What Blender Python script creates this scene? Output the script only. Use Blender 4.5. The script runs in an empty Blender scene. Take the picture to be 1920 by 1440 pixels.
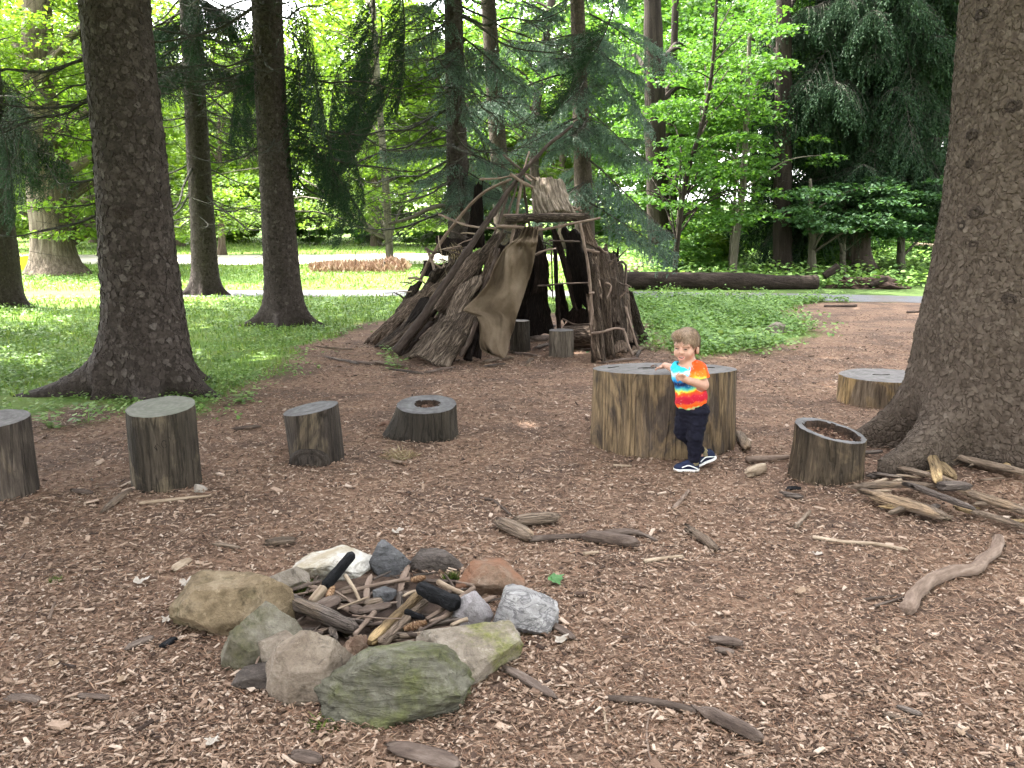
import bpy, bmesh, math, random
import numpy as np
from mathutils import Vector, Matrix, Euler

# ------------------------------------------------------------------ camera, light, exposure
SC = bpy.context.scene
COL = SC.collection
F = 1596.0                       # focal length in pixels of a 1920 px wide frame
PITCH = math.radians(10.64)
CAMZ = 1.63
cd = bpy.data.cameras.new('camera'); cam = bpy.data.objects.new('camera', cd); COL.objects.link(cam)
cd.sensor_fit = 'HORIZONTAL'; cd.sensor_width = 36.0; cd.lens = 36.0 * F / 1920.0
cd.clip_start = 0.05; cd.clip_end = 2000
cam.location = (0, 0, CAMZ); cam.rotation_euler = (math.pi / 2 - PITCH, 0, 0)
SC.camera = cam

SUN_AZ, SUN_EL = math.radians(-62), math.radians(60)      # azimuth from +Y towards +X
w = bpy.data.worlds.new('World'); SC.world = w; w.use_nodes = True
wn = w.node_tree; bg = wn.nodes['Background']
sky = wn.nodes.new('ShaderNodeTexSky'); sky.sky_type = 'NISHITA'; sky.sun_disc = False
sky.sun_elevation = SUN_EL; sky.sun_rotation = SUN_AZ; sky.air_density = 1.0; sky.dust_density = 2.0; sky.ozone_density = 1.0
hsv = wn.nodes.new('ShaderNodeHueSaturation'); hsv.inputs['Saturation'].default_value = 0.12      # thin white haze over the whole sky
wn.links.new(sky.outputs[0], hsv.inputs['Color']); wn.links.new(hsv.outputs[0], bg.inputs[0]); bg.inputs[1].default_value = 0.15
sl = bpy.data.lights.new('sun', 'SUN'); sl.energy = 2.0; sl.angle = math.radians(0.53); sl.color = (1.0, 0.95, 0.86)
so = bpy.data.objects.new('sun', sl); COL.objects.link(so)
sdir = Vector((math.sin(SUN_AZ) * math.cos(SUN_EL), math.cos(SUN_AZ) * math.cos(SUN_EL), math.sin(SUN_EL)))
so.rotation_euler = (-sdir).to_track_quat('-Z', 'Y').to_euler(); so.location = (0, 0, 40)
vs = SC.view_settings
vs.view_transform = 'Standard'; vs.look = 'None'; vs.gamma = 1.0; vs.use_curve_mapping = False; vs.exposure = 4.05
SC.render.engine = 'CYCLES'
cy = SC.cycles
cy.max_bounces = 7; cy.diffuse_bounces = 4; cy.glossy_bounces = 2; cy.transmission_bounces = 4; cy.transparent_max_bounces = 4
cy.use_denoising = True
cy.caustics_reflective = False; cy.caustics_refractive = False
cy.sample_clamp_indirect = 6.0

R = random.Random(11)
RS = np.random.RandomState(5)
PI = math.pi

# ------------------------------------------------------------------ picture <-> place
_cp, _sp = math.cos(PITCH), math.sin(PITCH)
def ray(px, py):
    u = (px - 960.0) / F; v = -(py - 720.0) / F
    return Vector((u, _cp + _sp * v, -_sp + _cp * v))
def P(px, py, Y):                # the point seen at (px, py) that stands Y metres ahead
    d = ray(px, py); return Vector((d.x * Y / d.y, Y, CAMZ + d.z * Y / d.y))
def G(px, py, z=0.0):            # the point of the ground seen at (px, py)
    d = ray(px, py); t = (z - CAMZ) / d.z
    return Vector((d.x * t, d.y * t, z))
def mpp(Y, z=0.3):               # metres per photo pixel at distance Y
    return (Y * _cp + (CAMZ - z) * _sp) / F

# ------------------------------------------------------------------ numpy noise
def _h(ix, iy, iz, seed):
    h = (ix.astype(np.int64) * 374761393 + iy.astype(np.int64) * 668265263 + iz.astype(np.int64) * 2147483647 + seed * 974634777) & 0xffffffff
    h = ((h ^ (h >> 13)) * 1274126177) & 0xffffffff
    h = ((h ^ (h >> 16)) * 2246822519) & 0xffffffff
    return ((h ^ (h >> 15)) & 0xffff) / 65535.0
def vnoise(p, seed=0):
    p = np.asarray(p, float); i = np.floor(p); f = p - i; f = f * f * (3 - 2 * f); i = i.astype(np.int64)
    r = 0
    for dx in (0, 1):
        wx = f[..., 0] if dx else 1 - f[..., 0]
        for dy in (0, 1):
            wy = f[..., 1] if dy else 1 - f[..., 1]
            for dz in (0, 1):
                wz = f[..., 2] if dz else 1 - f[..., 2]
                r = r + wx * wy * wz * _h(i[..., 0] + dx, i[..., 1] + dy, i[..., 2] + dz, seed)
    return r * 2 - 1
def fbm(p, o=4, seed=0):
    p = np.asarray(p, float); a, s, t = 1.0, 0.0, 0.0
    for k in range(o):
        s = s + a * vnoise(p * 2 ** k + 17.3 * k, seed + k); t += a; a *= 0.5
    return s / t
def v3(x, y, z):
    x, y, z = np.broadcast_arrays(np.asarray(x, float), np.asarray(y, float), np.asarray(z, float))
    return np.stack([x, y, z], -1)

# ------------------------------------------------------------------ mesh helpers
def mesh(name, V, *faces, smooth=True, mats=(), mi=None, fib=None):
    me = bpy.data.meshes.new(name)
    V = np.asarray(V, np.float32).reshape(-1, 3)
    faces = [np.asarray(f, np.int32) for f in faces if len(f)]
    me.vertices.add(len(V)); me.vertices.foreach_set('co', V.ravel())
    loops = np.concatenate([f.ravel() for f in faces])
    sizes = np.concatenate([np.full(len(f), f.shape[1], np.int32) for f in faces])
    starts = np.concatenate([[0], np.cumsum(sizes)[:-1]]).astype(np.int32)
    me.loops.add(len(loops)); me.loops.foreach_set('vertex_index', loops)
    me.polygons.add(len(sizes)); me.polygons.foreach_set('loop_start', starts)
    me.polygons.foreach_set('use_smooth', np.full(len(sizes), smooth, bool))
    for m in mats: me.materials.append(m)
    if mi is not None: me.polygons.foreach_set('material_index', np.asarray(mi, np.int32))
    if fib is not None:              # straightened grain coordinates: across, across, along
        me.attributes.new('fib', 'FLOAT_VECTOR', 'POINT').data.foreach_set('vector', np.asarray(fib, np.float32).ravel())
    me.update(calc_edges=True)
    return me
class MB:                        # collects vertices and faces of one mesh
    def __init__(s): s.V = []; s.Q = []; s.Tr = []; s.n = 0; s.F = []
    def add(s, V, Q=None, T=None, Fb=None):
        V = np.asarray(V, float).reshape(-1, 3); s.F.append(V if Fb is None else Fb)
        if Q is not None and len(Q): s.Q.append(np.asarray(Q, np.int64) + s.n)
        if T is not None and len(T): s.Tr.append(np.asarray(T, np.int64) + s.n)
        s.V.append(V); s.n += len(V)
    def mesh(s, name, mat, smooth=True):
        return mesh(name, np.concatenate(s.V), np.concatenate(s.Q) if s.Q else [], np.concatenate(s.Tr) if s.Tr else [], smooth=smooth, mats=[mat] if mat else [], fib=np.concatenate(s.F))
def obj(name, me, parent=None, loc=(0, 0, 0), rot=(0, 0, 0), scale=(1, 1, 1)):
    o = bpy.data.objects.new(name, me); COL.objects.link(o); o.parent = parent
    o.location = loc; o.rotation_euler = rot; o.scale = scale
    return o
def tag(o, label, cat, group=None):
    o['label'] = label; o['category'] = cat
    if group: o['group'] = group
    return o
def thing(name, label, cat, loc=(0, 0, 0), rot=(0, 0, 0), group=None):
    return tag(obj(name, None, None, loc, rot), label, cat, group)
def struct(name, me, loc=(0, 0, 0)):
    o = obj(name, me, None, loc); o['kind'] = 'structure'; return o
def stuff(name, me, label, cat, parent=None):
    o = obj(name, me, parent); o['kind'] = 'stuff'
    if parent is None: o['label'] = label; o['category'] = cat
    return o
def grid_faces(nr, nc, wrap=False):
    i = np.arange(nr - 1)[:, None]; j = np.arange(nc if wrap else nc - 1)[None, :]
    j2 = (j + 1) % nc
    return np.stack([i * nc + j, i * nc + j2, (i + 1) * nc + j2, (i + 1) * nc + j], -1).reshape(-1, 4)
def frames(pts):
    pts = np.asarray(pts, float); t = np.gradient(pts, axis=0); t /= np.linalg.norm(t, axis=1)[:, None] + 1e-9
    ref = np.array([0, 0, 1.0]) if abs(t[0][2]) < 0.9 else np.array([1.0, 0, 0])
    N = []; B = []; n = np.cross(t[0], ref); n /= np.linalg.norm(n)
    for k in range(len(t)):
        n = n - t[k] * np.dot(n, t[k]); n /= np.linalg.norm(n) + 1e-9
        N.append(n); B.append(np.cross(t[k], n))
    return t, np.array(N), np.array(B)
def tube(pts, rad, seg=6, rough=0.0, seed=0, cap=True, flat=1.0):
    pts = np.asarray(pts, float); rad = np.broadcast_to(np.asarray(rad, float), (len(pts),))
    t, N, B = frames(pts)
    a = np.arange(seg) / seg * 2 * PI
    d = np.cos(a)[None, :, None] * N[:, None] + flat * np.sin(a)[None, :, None] * B[:, None]
    rr = rad[:, None] * np.ones((1, seg))
    if rough:
        q = pts[:, None] + d * rr[..., None]
        rr = rr * (1 + rough * fbm(q / (rad.mean() * 2.2), 3, seed))
    V = (pts[:, None] + d * rr[..., None]).reshape(-1, 3)
    Q = grid_faces(len(pts), seg, True); T = []
    ln = np.concatenate([[0], np.cumsum(np.linalg.norm(np.diff(pts, axis=0), axis=1))]) + seed * 1.37 + pts[0].sum() * 3.1
    Fb = np.stack([np.cos(a)[None] * rr, np.sin(a)[None] * rr, np.broadcast_to(ln[:, None], rr.shape)], -1).reshape(-1, 3)
    if cap:
        n = len(V); V = np.concatenate([V, pts[:1], pts[-1:]]); Fb = np.concatenate([Fb, [[0, 0, ln[0]]], [[0, 0, ln[-1]]]])
        j = np.arange(seg); j2 = (j + 1) % seg; b = (len(pts) - 1) * seg
        T = np.concatenate([np.stack([j2, j, np.full(seg, n)], -1), np.stack([b + j, b + j2, np.full(seg, n + 1)], -1)])
    return V, Q, T, Fb
def resample(pts, n):
    pts = np.asarray(pts, float); s = np.concatenate([[0], np.cumsum(np.linalg.norm(np.diff(pts[:, :3], axis=0), axis=1))])
    # Catmull-Rom through the points, then even spacing
    if len(pts) > 2:
        out = []
        for i in range(len(pts) - 1):
            p0 = pts[max(i - 1, 0)]; p1 = pts[i]; p2 = pts[i + 1]; p3 = pts[min(i + 2, len(pts) - 1)]
            for u in np.linspace(0, 1, 12, endpoint=False):
                out.append(0.5 * ((2 * p1) + (-p0 + p2) * u + (2 * p0 - 5 * p1 + 4 * p2 - p3) * u * u + (-p0 + 3 * p1 - 3 * p2 + p3) * u ** 3))
        out.append(pts[-1]); pts = np.array(out)
        s = np.concatenate([[0], np.cumsum(np.linalg.norm(np.diff(pts[:, :3], axis=0), axis=1))])
    q = np.linspace(0, s[-1], n)
    return np.stack([np.interp(q, s, pts[:, k]) for k in range(pts.shape[1])], -1)
def unit(v): v = np.asarray(v, float); return v / (np.linalg.norm(v, axis=-1, keepdims=True) + 1e-12)

# ------------------------------------------------------------------ material helpers
class N:
    def __init__(s, name):
        s.m = bpy.data.materials.new(name); s.m.use_nodes = True; s.t = s.m.node_tree; s.t.nodes.clear()
    def n(s, kind, *args, **kw):
        nd = s.t.nodes.new('ShaderNode' + kind)
        for k, v in kw.items():
            if k in nd.inputs: s.put(nd.inputs[k], v)
            elif k.replace('_', ' ') in nd.inputs: s.put(nd.inputs[k.replace('_', ' ')], v)
            else: setattr(nd, k, v)
        for i, v in enumerate(args):
            if v is not None: s.put(nd.inputs[i], v)
        return nd
    def put(s, sock, v):
        if isinstance(v, bpy.types.NodeSocket): s.t.links.new(v, sock)
        elif isinstance(v, bpy.types.Node): s.t.links.new(v.outputs[0], sock)
        else:
            if sock.type == 'RGBA' and len(v) == 3: v = (*v, 1)
            sock.default_value = v
    def ramp(s, fac, stops, interp='LINEAR'):
        nd = s.n('ValToRGB', fac); e = nd.color_ramp.elements; nd.color_ramp.interpolation = interp
        while len(e) < len(stops): e.new(0.5)
        for el, (p, c) in zip(e, stops):
            el.position = p; el.color = (*c, 1) if len(c) == 3 else c
        return nd.outputs[0]
    def math(s, op, a, b=0.0, clamp=False): return s.n('Math', a, b, operation=op, use_clamp=clamp).outputs[0]
    def mix(s, f, a, b, blend='MIX'):
        nd = s.t.nodes.new('ShaderNodeMix'); nd.data_type = 'RGBA'; nd.blend_type = blend
        s.put(nd.inputs[0], f); s.put(nd.inputs[6], a); s.put(nd.inputs[7], b); return nd.outputs[2]
    def coord(s, scale=(1, 1, 1), which='Object', rnd=False):
        c = s.n('Attribute', attribute_name='fib').outputs['Vector'] if which == 'fib' else s.n('TexCoord').outputs[which]
        if rnd:
            r = s.n('ObjectInfo').outputs['Random']
            c = s.n('VectorMath', c, s.n('CombineXYZ', s.math('MULTIPLY', r, 37.0), s.math('MULTIPLY', r, 91.0), s.math('MULTIPLY', r, 53.0)), operation='ADD').outputs[0]
        return s.n('Mapping', Vector=c, Scale=scale).outputs[0]
    def noise(s, vec, scale, detail=5, rough=0.6, dist=0.0): return s.n('TexNoise', Vector=vec, Scale=scale, Detail=detail, Roughness=rough, Distortion=dist).outputs[0]
    def bump(s, h, strength=0.5, dist=0.02, normal=None):
        nd = s.n('Bump', Height=h, Strength=strength, Distance=dist)
        if normal is not None: s.put(nd.inputs['Normal'], normal)
        return nd.outputs[0]
    def done(s, col, rough=0.85, normal=None, spec=0.2, **kw):
        b = s.n('BsdfPrincipled', Base_Color=col, Roughness=rough, **kw)
        b.inputs['Specular IOR Level'].default_value = spec
        if normal is not None: s.put(b.inputs['Normal'], normal)
        s.t.links.new(b.outputs[0], s.n('OutputMaterial').inputs[0]); return s.m

def island_mat(name, stops, rough=0.85, spec=0.15, grain=0.25, gscale=60):
    s = N(name); r = s.n('NewGeometry').outputs['Random Per Island']
    c = s.ramp(r, stops); co = s.coord()
    n = s.noise(co, gscale, 3)
    c = s.mix(grain, c, s.ramp(n, [(0.3, (0.25, 0.25, 0.25)), (0.7, (1, 1, 1))]), 'MULTIPLY')
    return s.done(c, rough, s.bump(n, 0.4, 0.004), spec)
def leaf_mat(name, stops, trans=0.45, tint=(1.0, 1.0, 0.45), spec=0.25, objvar=0.0):
    s = N(name); r = s.n('NewGeometry').outputs['Random Per Island']
    if objvar:
        r = s.math('ADD', s.math('MULTIPLY', r, 1 - objvar), s.math('MULTIPLY', s.n('ObjectInfo').outputs['Random'], objvar))
    c = s.ramp(r, stops)
    d = s.n('BsdfPrincipled', Base_Color=c, Roughness=0.55); d.inputs['Specular IOR Level'].default_value = spec
    t = s.n('BsdfTranslucent', Color=s.mix(1.0, c, tint, 'MULTIPLY') if tint else c)
    m = s.n('MixShader', trans, d.outputs[0], t.outputs[0])
    s.t.links.new(m.outputs[0], s.n('OutputMaterial').inputs[0]); return s.m

def bark_mat(name, dark, mid, light, scale=9.0, zs=0.6, objvar=False):
    s = N(name); co = s.coord((1, 1, zs), rnd=objvar)
    v = s.n('TexVoronoi', Vector=s.n('VectorMath', co, s.n('VectorMath', s.n('TexNoise', Vector=co, Scale=6.0, Detail=3).outputs[1], (0.12, 0.12, 0.12), operation='MULTIPLY'), operation='ADD'), Scale=scale * 2.2, feature='DISTANCE_TO_EDGE')
    n = s.noise(co, scale * 1.6, 8, 0.7); big = s.noise(co, 1.3, 3)
    h = s.math('ADD', s.math('MULTIPLY', s.math('MINIMUM', v.outputs[0], 0.16), 3.0), s.math('MULTIPLY', n, 0.8))
    c = s.ramp(n, [(0.3, dark), (0.5, mid), (0.72, light)])
    c = s.mix(s.math('MULTIPLY', big, 0.5), c, dark)
    return s.done(c, 0.9, s.bump(h, 0.9, 0.03), 0.15)
def ridge_mat(name, dark, mid, light, sx=10.0, sz=1.2, objvar=True, bd=0.03, which='fib'):
    s = N(name); co = s.coord((1, 1, sz / sx), which, rnd=objvar)
    n = s.noise(co, sx, 6, 0.65, 0.6); f = s.noise(s.coord((1, 1, 0.5), which, rnd=objvar), 40, 5)
    c = s.ramp(s.math('ADD', s.math('MULTIPLY', n, 0.75), s.math('MULTIPLY', f, 0.25)), [(0.32, dark), (0.5, mid), (0.68, light)])
    return s.done(c, 0.92, s.bump(s.math('ADD', n, s.math('MULTIPLY', f, 0.3)), 1.0, bd), 0.12)

def wood_mat(name, dark, mid, light, patch=0.55, streak=7.0, tan=(0.36, 0.25, 0.13), green=0.0, which='Object'):
    s = N(name); co = s.coord((1, 1, 0.09), which, rnd=True); c3 = s.coord((1, 1, 0.45), which, rnd=True); c0 = s.coord((1, 1, 1), which, rnd=True)
    n = s.noise(co, streak * 5.0, 7, 0.6, 0.4); f = s.noise(co, streak * 15, 4, 0.7); big = s.noise(c3, 2.6, 6, 0.62, 1.2); spk = s.noise(c0, 60, 4, 0.7)
    c = s.ramp(n, [(0.28, tuple((a + b) / 2 for a, b in zip(dark, mid))), (0.5, mid), (0.76, light)])
    dkp = s.noise(c3, 1.7, 5, 0.6, 0.6); c = s.mix(s.ramp(dkp, [(0.40, (0.8, 0.8, 0.8)), (0.54, (0, 0, 0))]), c, dark)
    pm = s.ramp(big, [(patch - 0.03, (0, 0, 0)), (patch + 0.07, (1, 1, 1))])
    tn = s.ramp(n, [(0.25, tuple(x * 0.5 for x in tan)), (0.45, tan), (0.75, tuple(min(1, x * 1.25) for x in tan))])
    c = s.mix(pm, c, tn)
    c = s.mix(0.6, c, s.ramp(f, [(0.32, (0.3, 0.28, 0.26)), (0.52, (1, 1, 1)), (0.75, (1.4, 1.38, 1.35))]), 'MULTIPLY')
    crk = s.noise(co, streak * 1.7, 3, 0.5, 0.5); crk = s.math('MULTIPLY', s.math('ABSOLUTE', s.math('SUBTRACT', crk, 0.5)), 26.0, True)
    c = s.mix(s.math('MULTIPLY', s.math('SUBTRACT', 1.0, crk), s.math('MULTIPLY', big, 0.9)), c, tuple(x * 0.35 for x in dark))
    c = s.mix(s.ramp(spk, [(0.62, (0, 0, 0)), (0.75, (0.7, 0.7, 0.7))]), c, tuple(x * 0.5 for x in dark))
    if green: c = s.mix(s.math('MULTIPLY', s.noise(c0, 4, 4), green), c, (0.10, 0.12, 0.05))
    h = s.math('ADD', s.math('ADD', n, s.math('MULTIPLY', f, 0.6)), s.math('MULTIPLY', crk, 0.7))
    return s.done(c, 0.85, s.bump(h, 1.0, 0.02), 0.2)
def cut_mat(name, base, dark, ring=55.0, green=0.0):
    s = N(name); co = s.coord(); g = s.coord(rnd=True)
    sep = s.n('SeparateXYZ', co); r = s.math('SQRT', s.math('ADD', s.math('POWER', sep.outputs[0], 2.0), s.math('POWER', sep.outputs[1], 2.0)))
    wob = s.noise(g, 6, 4); rr = s.math('SINE', s.math('ADD', s.math('MULTIPLY', r, ring * 3.0), s.math('MULTIPLY', wob, 9.0)))
    n = s.noise(g, 14, 6, 0.65); sp = s.noise(g, 70, 4, 0.7)
    c = s.ramp(n, [(0.3, dark), (0.6, base), (0.85, tuple(x * 1.3 for x in base))])
    c = s.mix(0.22, c, s.ramp(rr, [(0.0, (0.45, 0.42, 0.4)), (1.0, (1, 1, 1))]), 'MULTIPLY')
    c = s.mix(s.ramp(sp, [(0.6, (0, 0, 0)), (0.75, (0.6, 0.6, 0.6))]), c, tuple(x * 0.5 for x in dark))
    if green: c = s.mix(s.math('MULTIPLY', s.noise(g, 5, 4), green), c, (0.16, 0.19, 0.12))
    return s.done(c, 0.8, s.bump(s.math('ADD', n, s.math('MULTIPLY', rr, 0.12)), 0.5, 0.01), 0.25)
def rock_mat(name, c1, c2, c3, scale=5.0, moss=0.0, mosscol=(0.10, 0.13, 0.03), strata=0.0, low_moss=False, vein=None, rust=None):
    s = N(name); co = s.coord(rnd=True); n = s.noise(co, scale, 9, 0.68, 0.6); f = s.noise(co, scale * 9, 6, 0.7); gn = s.noise(co, scale * 40, 3, 0.7)
    c = s.ramp(n, [(0.32, c1), (0.5, c2), (0.68, c3)])
    c = s.mix(0.5, c, s.ramp(f, [(0.3, (0.45, 0.43, 0.4)), (0.6, (1.1, 1.1, 1.1))]), 'MULTIPLY')
    sp = s.noise(co, scale * 5, 6, 0.75); c = s.mix(s.ramp(sp, [(0.6, (0, 0, 0)), (0.68, (0.55, 0.55, 0.55))]), c, tuple(min(1, x * 1.25) for x in c3)); dk = s.noise(co, scale * 2.3, 7, 0.75, 1.0); c = s.mix(s.ramp(dk, [(0.34, (0.75, 0.75, 0.75)), (0.46, (0, 0, 0))]), c, tuple(x * 0.45 for x in c1))
    c = s.mix(0.25, c, s.ramp(gn, [(0.35, (0.4, 0.4, 0.4)), (0.65, (1, 1, 1))]), 'MULTIPLY')
    if vein:
        wv = s.noise(s.coord((1, 1.0, 3.0), rnd=True), scale * 1.4, 6, 0.6, 2.0)
        c = s.mix(s.ramp(wv, [(0.46, (0, 0, 0)), (0.5, (0.9, 0.9, 0.9)), (0.56, (0, 0, 0))]), c, vein)
    if rust: c = s.mix(s.ramp(s.noise(co, scale * 0.8, 4), [(0.5, (0, 0, 0)), (0.62, (0.85, 0.85, 0.85))]), c, rust)
    h = s.math('ADD', n, s.math('MULTIPLY', f, 0.45))
    if strata:
        st = s.noise(s.n('Mapping', Vector=s.coord(rnd=True), Scale=(0.5, 1.0, 3.2), Rotation=(0.2, 0.25, 0.0)).outputs[0], scale * 2.2, 6, 0.6, 1.5)
        h = s.math('ADD', h, s.math('MULTIPLY', st, strata))
        c = s.mix(0.4, c, s.ramp(st, [(0.4, (0.35, 0.35, 0.33)), (0.6, (1.1, 1.1, 1.1))]), 'MULTIPLY')
    if moss:
        mk = s.noise(co, scale * 0.9, 7, 0.7)
        mk = s.ramp(mk, [(0.62 - moss * 0.3, (0, 0, 0)), (0.72 - moss * 0.22, (0.85, 0.85, 0.85))])
        mc = s.ramp(f, [(0.3, tuple(x * 0.45 for x in mosscol)), (0.65, tuple(min(1, x * 1.5) for x in mosscol))])
        c = s.mix(mk, c, mc)
    return s.done(c, 0.88, s.bump(h, 1.0, 0.03), 0.2)

# ------------------------------------------------------------------ the ground
RT = G(1935, 872)                # foot of the big spruce on the right
PIT = G(700, 1150)               # middle of the fire ring
def H(x, y):
    x = np.asarray(x, float); y = np.asarray(y, float)
    near = np.clip((17 - y) / 4, 0, 1)
    h = near * (0.028 * fbm(v3(x * 0.55, y * 0.55, 0), 3, 3) + 0.010 * fbm(v3(x * 3, y * 3, 0), 3, 8))
    h = h + 0.13 * np.exp(-((x - RT.x) ** 2 + (y - RT.y) ** 2) / 1.1)
    h = h - 0.03 * np.exp(-((x - PIT.x) ** 2 + (y - PIT.y) ** 2) / 0.12)
    h = h + 0.020 * np.clip(y - 47, 0, 60) + 0.03 * np.clip(y - 107, 0, 300)
    h = h + 0.03 * np.clip(y - 24, 0, 40) * np.clip((x - 3) / 6, 0, 1)
    return h
def Hs(x, y): return float(H(np.array([x]), np.array([y]))[0])

CLEAR = [(-500, 800), (-100, 790), (60, 792), (160, 770), (250, 778), (330, 790), (400, 775), (470, 735), (540, 692), (590, 655), (650, 628), (720, 605), (800, 592),
         (1100, 588), (1190, 610), (1220, 655), (1300, 668), (1420, 660), (1500, 645), (1545, 628), (1500, 604), (1455, 588), (1470, 576), (1560, 568), (1760, 569), (2100, 575), (2600, 640), (4200, 1440), (2600, 4000), (-1500, 4000), (-2400, 1440)]
def _g2(p):
    q = G(p[0], min(p[1], 1900)); return (q.x, q.y)
CLEAR = np.array([_g2(p) for p in CLEAR]); CLEAR[-3] = (9, -3); CLEAR[-2] = (-9, -3) if False else (0, -6); CLEAR[-1] = (-9, -3)
def sdist(poly, x, y):           # signed distance to a polygon, inside negative
    x = np.asarray(x, float); y = np.asarray(y, float); d = np.full(x.shape, 1e9); ins = np.zeros(x.shape, bool)
    for i in range(len(poly)):
        a = poly[i]; b = poly[(i + 1) % len(poly)]; e = b - a
        t = np.clip(((x - a[0]) * e[0] + (y - a[1]) * e[1]) / (e @ e), 0, 1)
        d = np.minimum(d, np.hypot(x - a[0] - t * e[0], y - a[1] - t * e[1]))
        c = ((a[1] > y) != (b[1] > y)); xi = a[0] + (y - a[1]) / (b[1] - a[1] + 1e-12) * e[0]
        ins ^= c & (x < xi)
    return np.where(ins, -d, d)
def dirt(x, y):                  # 1 in the trodden clearing, 0 in the green
    s = sdist(CLEAR, x, y) + 0.6 * fbm(v3(np.asarray(x) * 1.3, np.asarray(y) * 1.3, 0.5), 4, 21)
    return np.clip(0.5 - s / 1.1, 0, 1)

def spaced(a, b, fa, fb, s):
    mid = np.arange(fa, fb, s); lo = []; v = fa; k = s
    while v > a: k *= 1.22; v -= k; lo.append(v)
    hi = []; v = mid[-1]; k = s
    while v < b: k *= 1.22; v += k; hi.append(v)
    return np.concatenate([lo[::-1], mid, hi])
gx = spaced(-500, 500, -9, 9, 0.1); gy = spaced(-300, 900, 1.5, 18, 0.1)
X, Y = np.meshgrid(gx, gy)
V = v3(X, Y, H(X, Y))
gme = mesh('ground', V, grid_faces(len(gy), len(gx)))
at = gme.attributes.new('dirt', 'FLOAT', 'POINT'); at.data.foreach_set('value', dirt(X, Y).astype(np.float32).ravel())
ash = np.clip(1.25 - np.hypot((X - PIT.x) / 0.62, (Y - PIT.y) / 0.55), 0, 1) ** 0.7
at = gme.attributes.new('ash', 'FLOAT', 'POINT'); at.data.foreach_set('value', ash.astype(np.float32).ravel())
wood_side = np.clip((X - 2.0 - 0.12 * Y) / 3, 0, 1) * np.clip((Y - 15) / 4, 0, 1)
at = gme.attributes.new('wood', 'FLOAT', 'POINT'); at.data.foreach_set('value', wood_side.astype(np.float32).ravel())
s = N('ground_soil'); co = s.coord()
n1 = s.noise(co, 1.4, 6, 0.65); n2 = s.noise(co, 22, 7, 0.7); n3 = s.noise(co, 110, 4, 0.7)
soil = s.ramp(n2, [(0.3, (0.070, 0.042, 0.029)), (0.5, (0.185, 0.118, 0.083)), (0.7, (0.339, 0.240, 0.175))])
soil = s.mix(s.ramp(n1, [(0.44, (0, 0, 0)), (0.60, (0.75, 0.75, 0.75))]), soil, (0.080, 0.056, 0.046))
soil = s.mix(0.5, soil, s.ramp(n3, [(0.3, (0.35, 0.32, 0.3)), (0.65, (1.15, 1.15, 1.15))]), 'MULTIPLY')
turf = s.ramp(n2, [(0.3, (0.055, 0.10, 0.020)), (0.55, (0.105, 0.185, 0.036)), (0.75, (0.18, 0.25, 0.06))])
turf = s.mix(s.ramp(n1, [(0.45, (0, 0, 0)), (0.6, (0.5, 0.5, 0.5))]), turf, (0.17, 0.20, 0.055))
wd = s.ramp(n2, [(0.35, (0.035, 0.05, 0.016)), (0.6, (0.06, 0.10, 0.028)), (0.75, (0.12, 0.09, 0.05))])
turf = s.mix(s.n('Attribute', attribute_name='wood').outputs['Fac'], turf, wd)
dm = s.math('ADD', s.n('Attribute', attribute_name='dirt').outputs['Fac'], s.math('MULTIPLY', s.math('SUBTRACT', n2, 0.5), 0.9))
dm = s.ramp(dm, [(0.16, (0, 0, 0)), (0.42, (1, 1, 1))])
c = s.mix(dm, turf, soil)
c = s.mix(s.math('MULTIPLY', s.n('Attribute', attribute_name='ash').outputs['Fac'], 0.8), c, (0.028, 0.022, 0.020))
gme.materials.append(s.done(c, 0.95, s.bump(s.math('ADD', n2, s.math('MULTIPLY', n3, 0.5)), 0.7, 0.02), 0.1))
struct('ground', gme)

def ribbon(name, pxs, half, mat, lift, rag=0.0, n=160):
    c = np.array([[*G(a, b)[:2]] for a, b in pxs]); c = resample(np.c_[c, np.zeros(len(c))], n)[:, :2]
    t = unit(np.gradient(c, axis=0)); nn = np.c_[-t[:, 1], t[:, 0]]
    cols = []
    for k in np.linspace(-1, 1, 9):
        q = c + nn * half * k
        if abs(k) == 1 and rag: q = q + nn * (k * rag * fbm(v3(c[:, 0] * 0.9, c[:, 1] * 0.9, k), 4, 5))[:, None]
        cols.append(v3(q[:, 0], q[:, 1], H(q[:, 0], q[:, 1]) + lift * (1 - 0.5 * abs(k) ** 4)))
    V = np.stack(cols, 1)
    return struct(name, mesh(name, V, grid_faces(n, 9)[:, ::-1], mats=[mat]))
s = N('asphalt'); co = s.coord(); n = s.noise(co, 30, 6); b = s.noise(co, 0.9, 4)
asphalt = s.done(s.mix(s.ramp(b, [(0.5, (0, 0, 0)), (0.66, (0.6, 0.6, 0.6))]), s.ramp(n, [(0.3, (0.07, 0.072, 0.078)), (0.7, (0.16, 0.16, 0.17))]), (0.11, 0.085, 0.065)), 0.9, s.bump(n, 0.4, 0.01), 0.2)
ribbon('path', [(200, 552), (560, 550), (800, 550), (1000, 551), (1200, 553), (1450, 556), (1650, 560), (1850, 565), (2200, 570)], 0.95, asphalt, 0.012, 0.25)
s = N('pale_gravel'); n = s.noise(s.coord(), 12, 7, 0.7); b = s.noise(s.coord(), 0.5, 5, 0.6)
gravel = s.done(s.mix(s.ramp(b, [(0.55, (0, 0, 0)), (0.7, (0.7, 0.7, 0.7))]), s.ramp(n, [(0.3, (0.36, 0.33, 0.28)), (0.7, (0.52, 0.49, 0.43))]), (0.22, 0.25, 0.11)), 0.95, s.bump(n, 0.4, 0.02), 0.1)
ribbon('gravel_drive', [(-900, 487), (-300, 487), (100, 486), (400, 486), (650, 485), (850, 483), (1050, 480)], 5.6, gravel, 0.02, 1.2)

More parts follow.
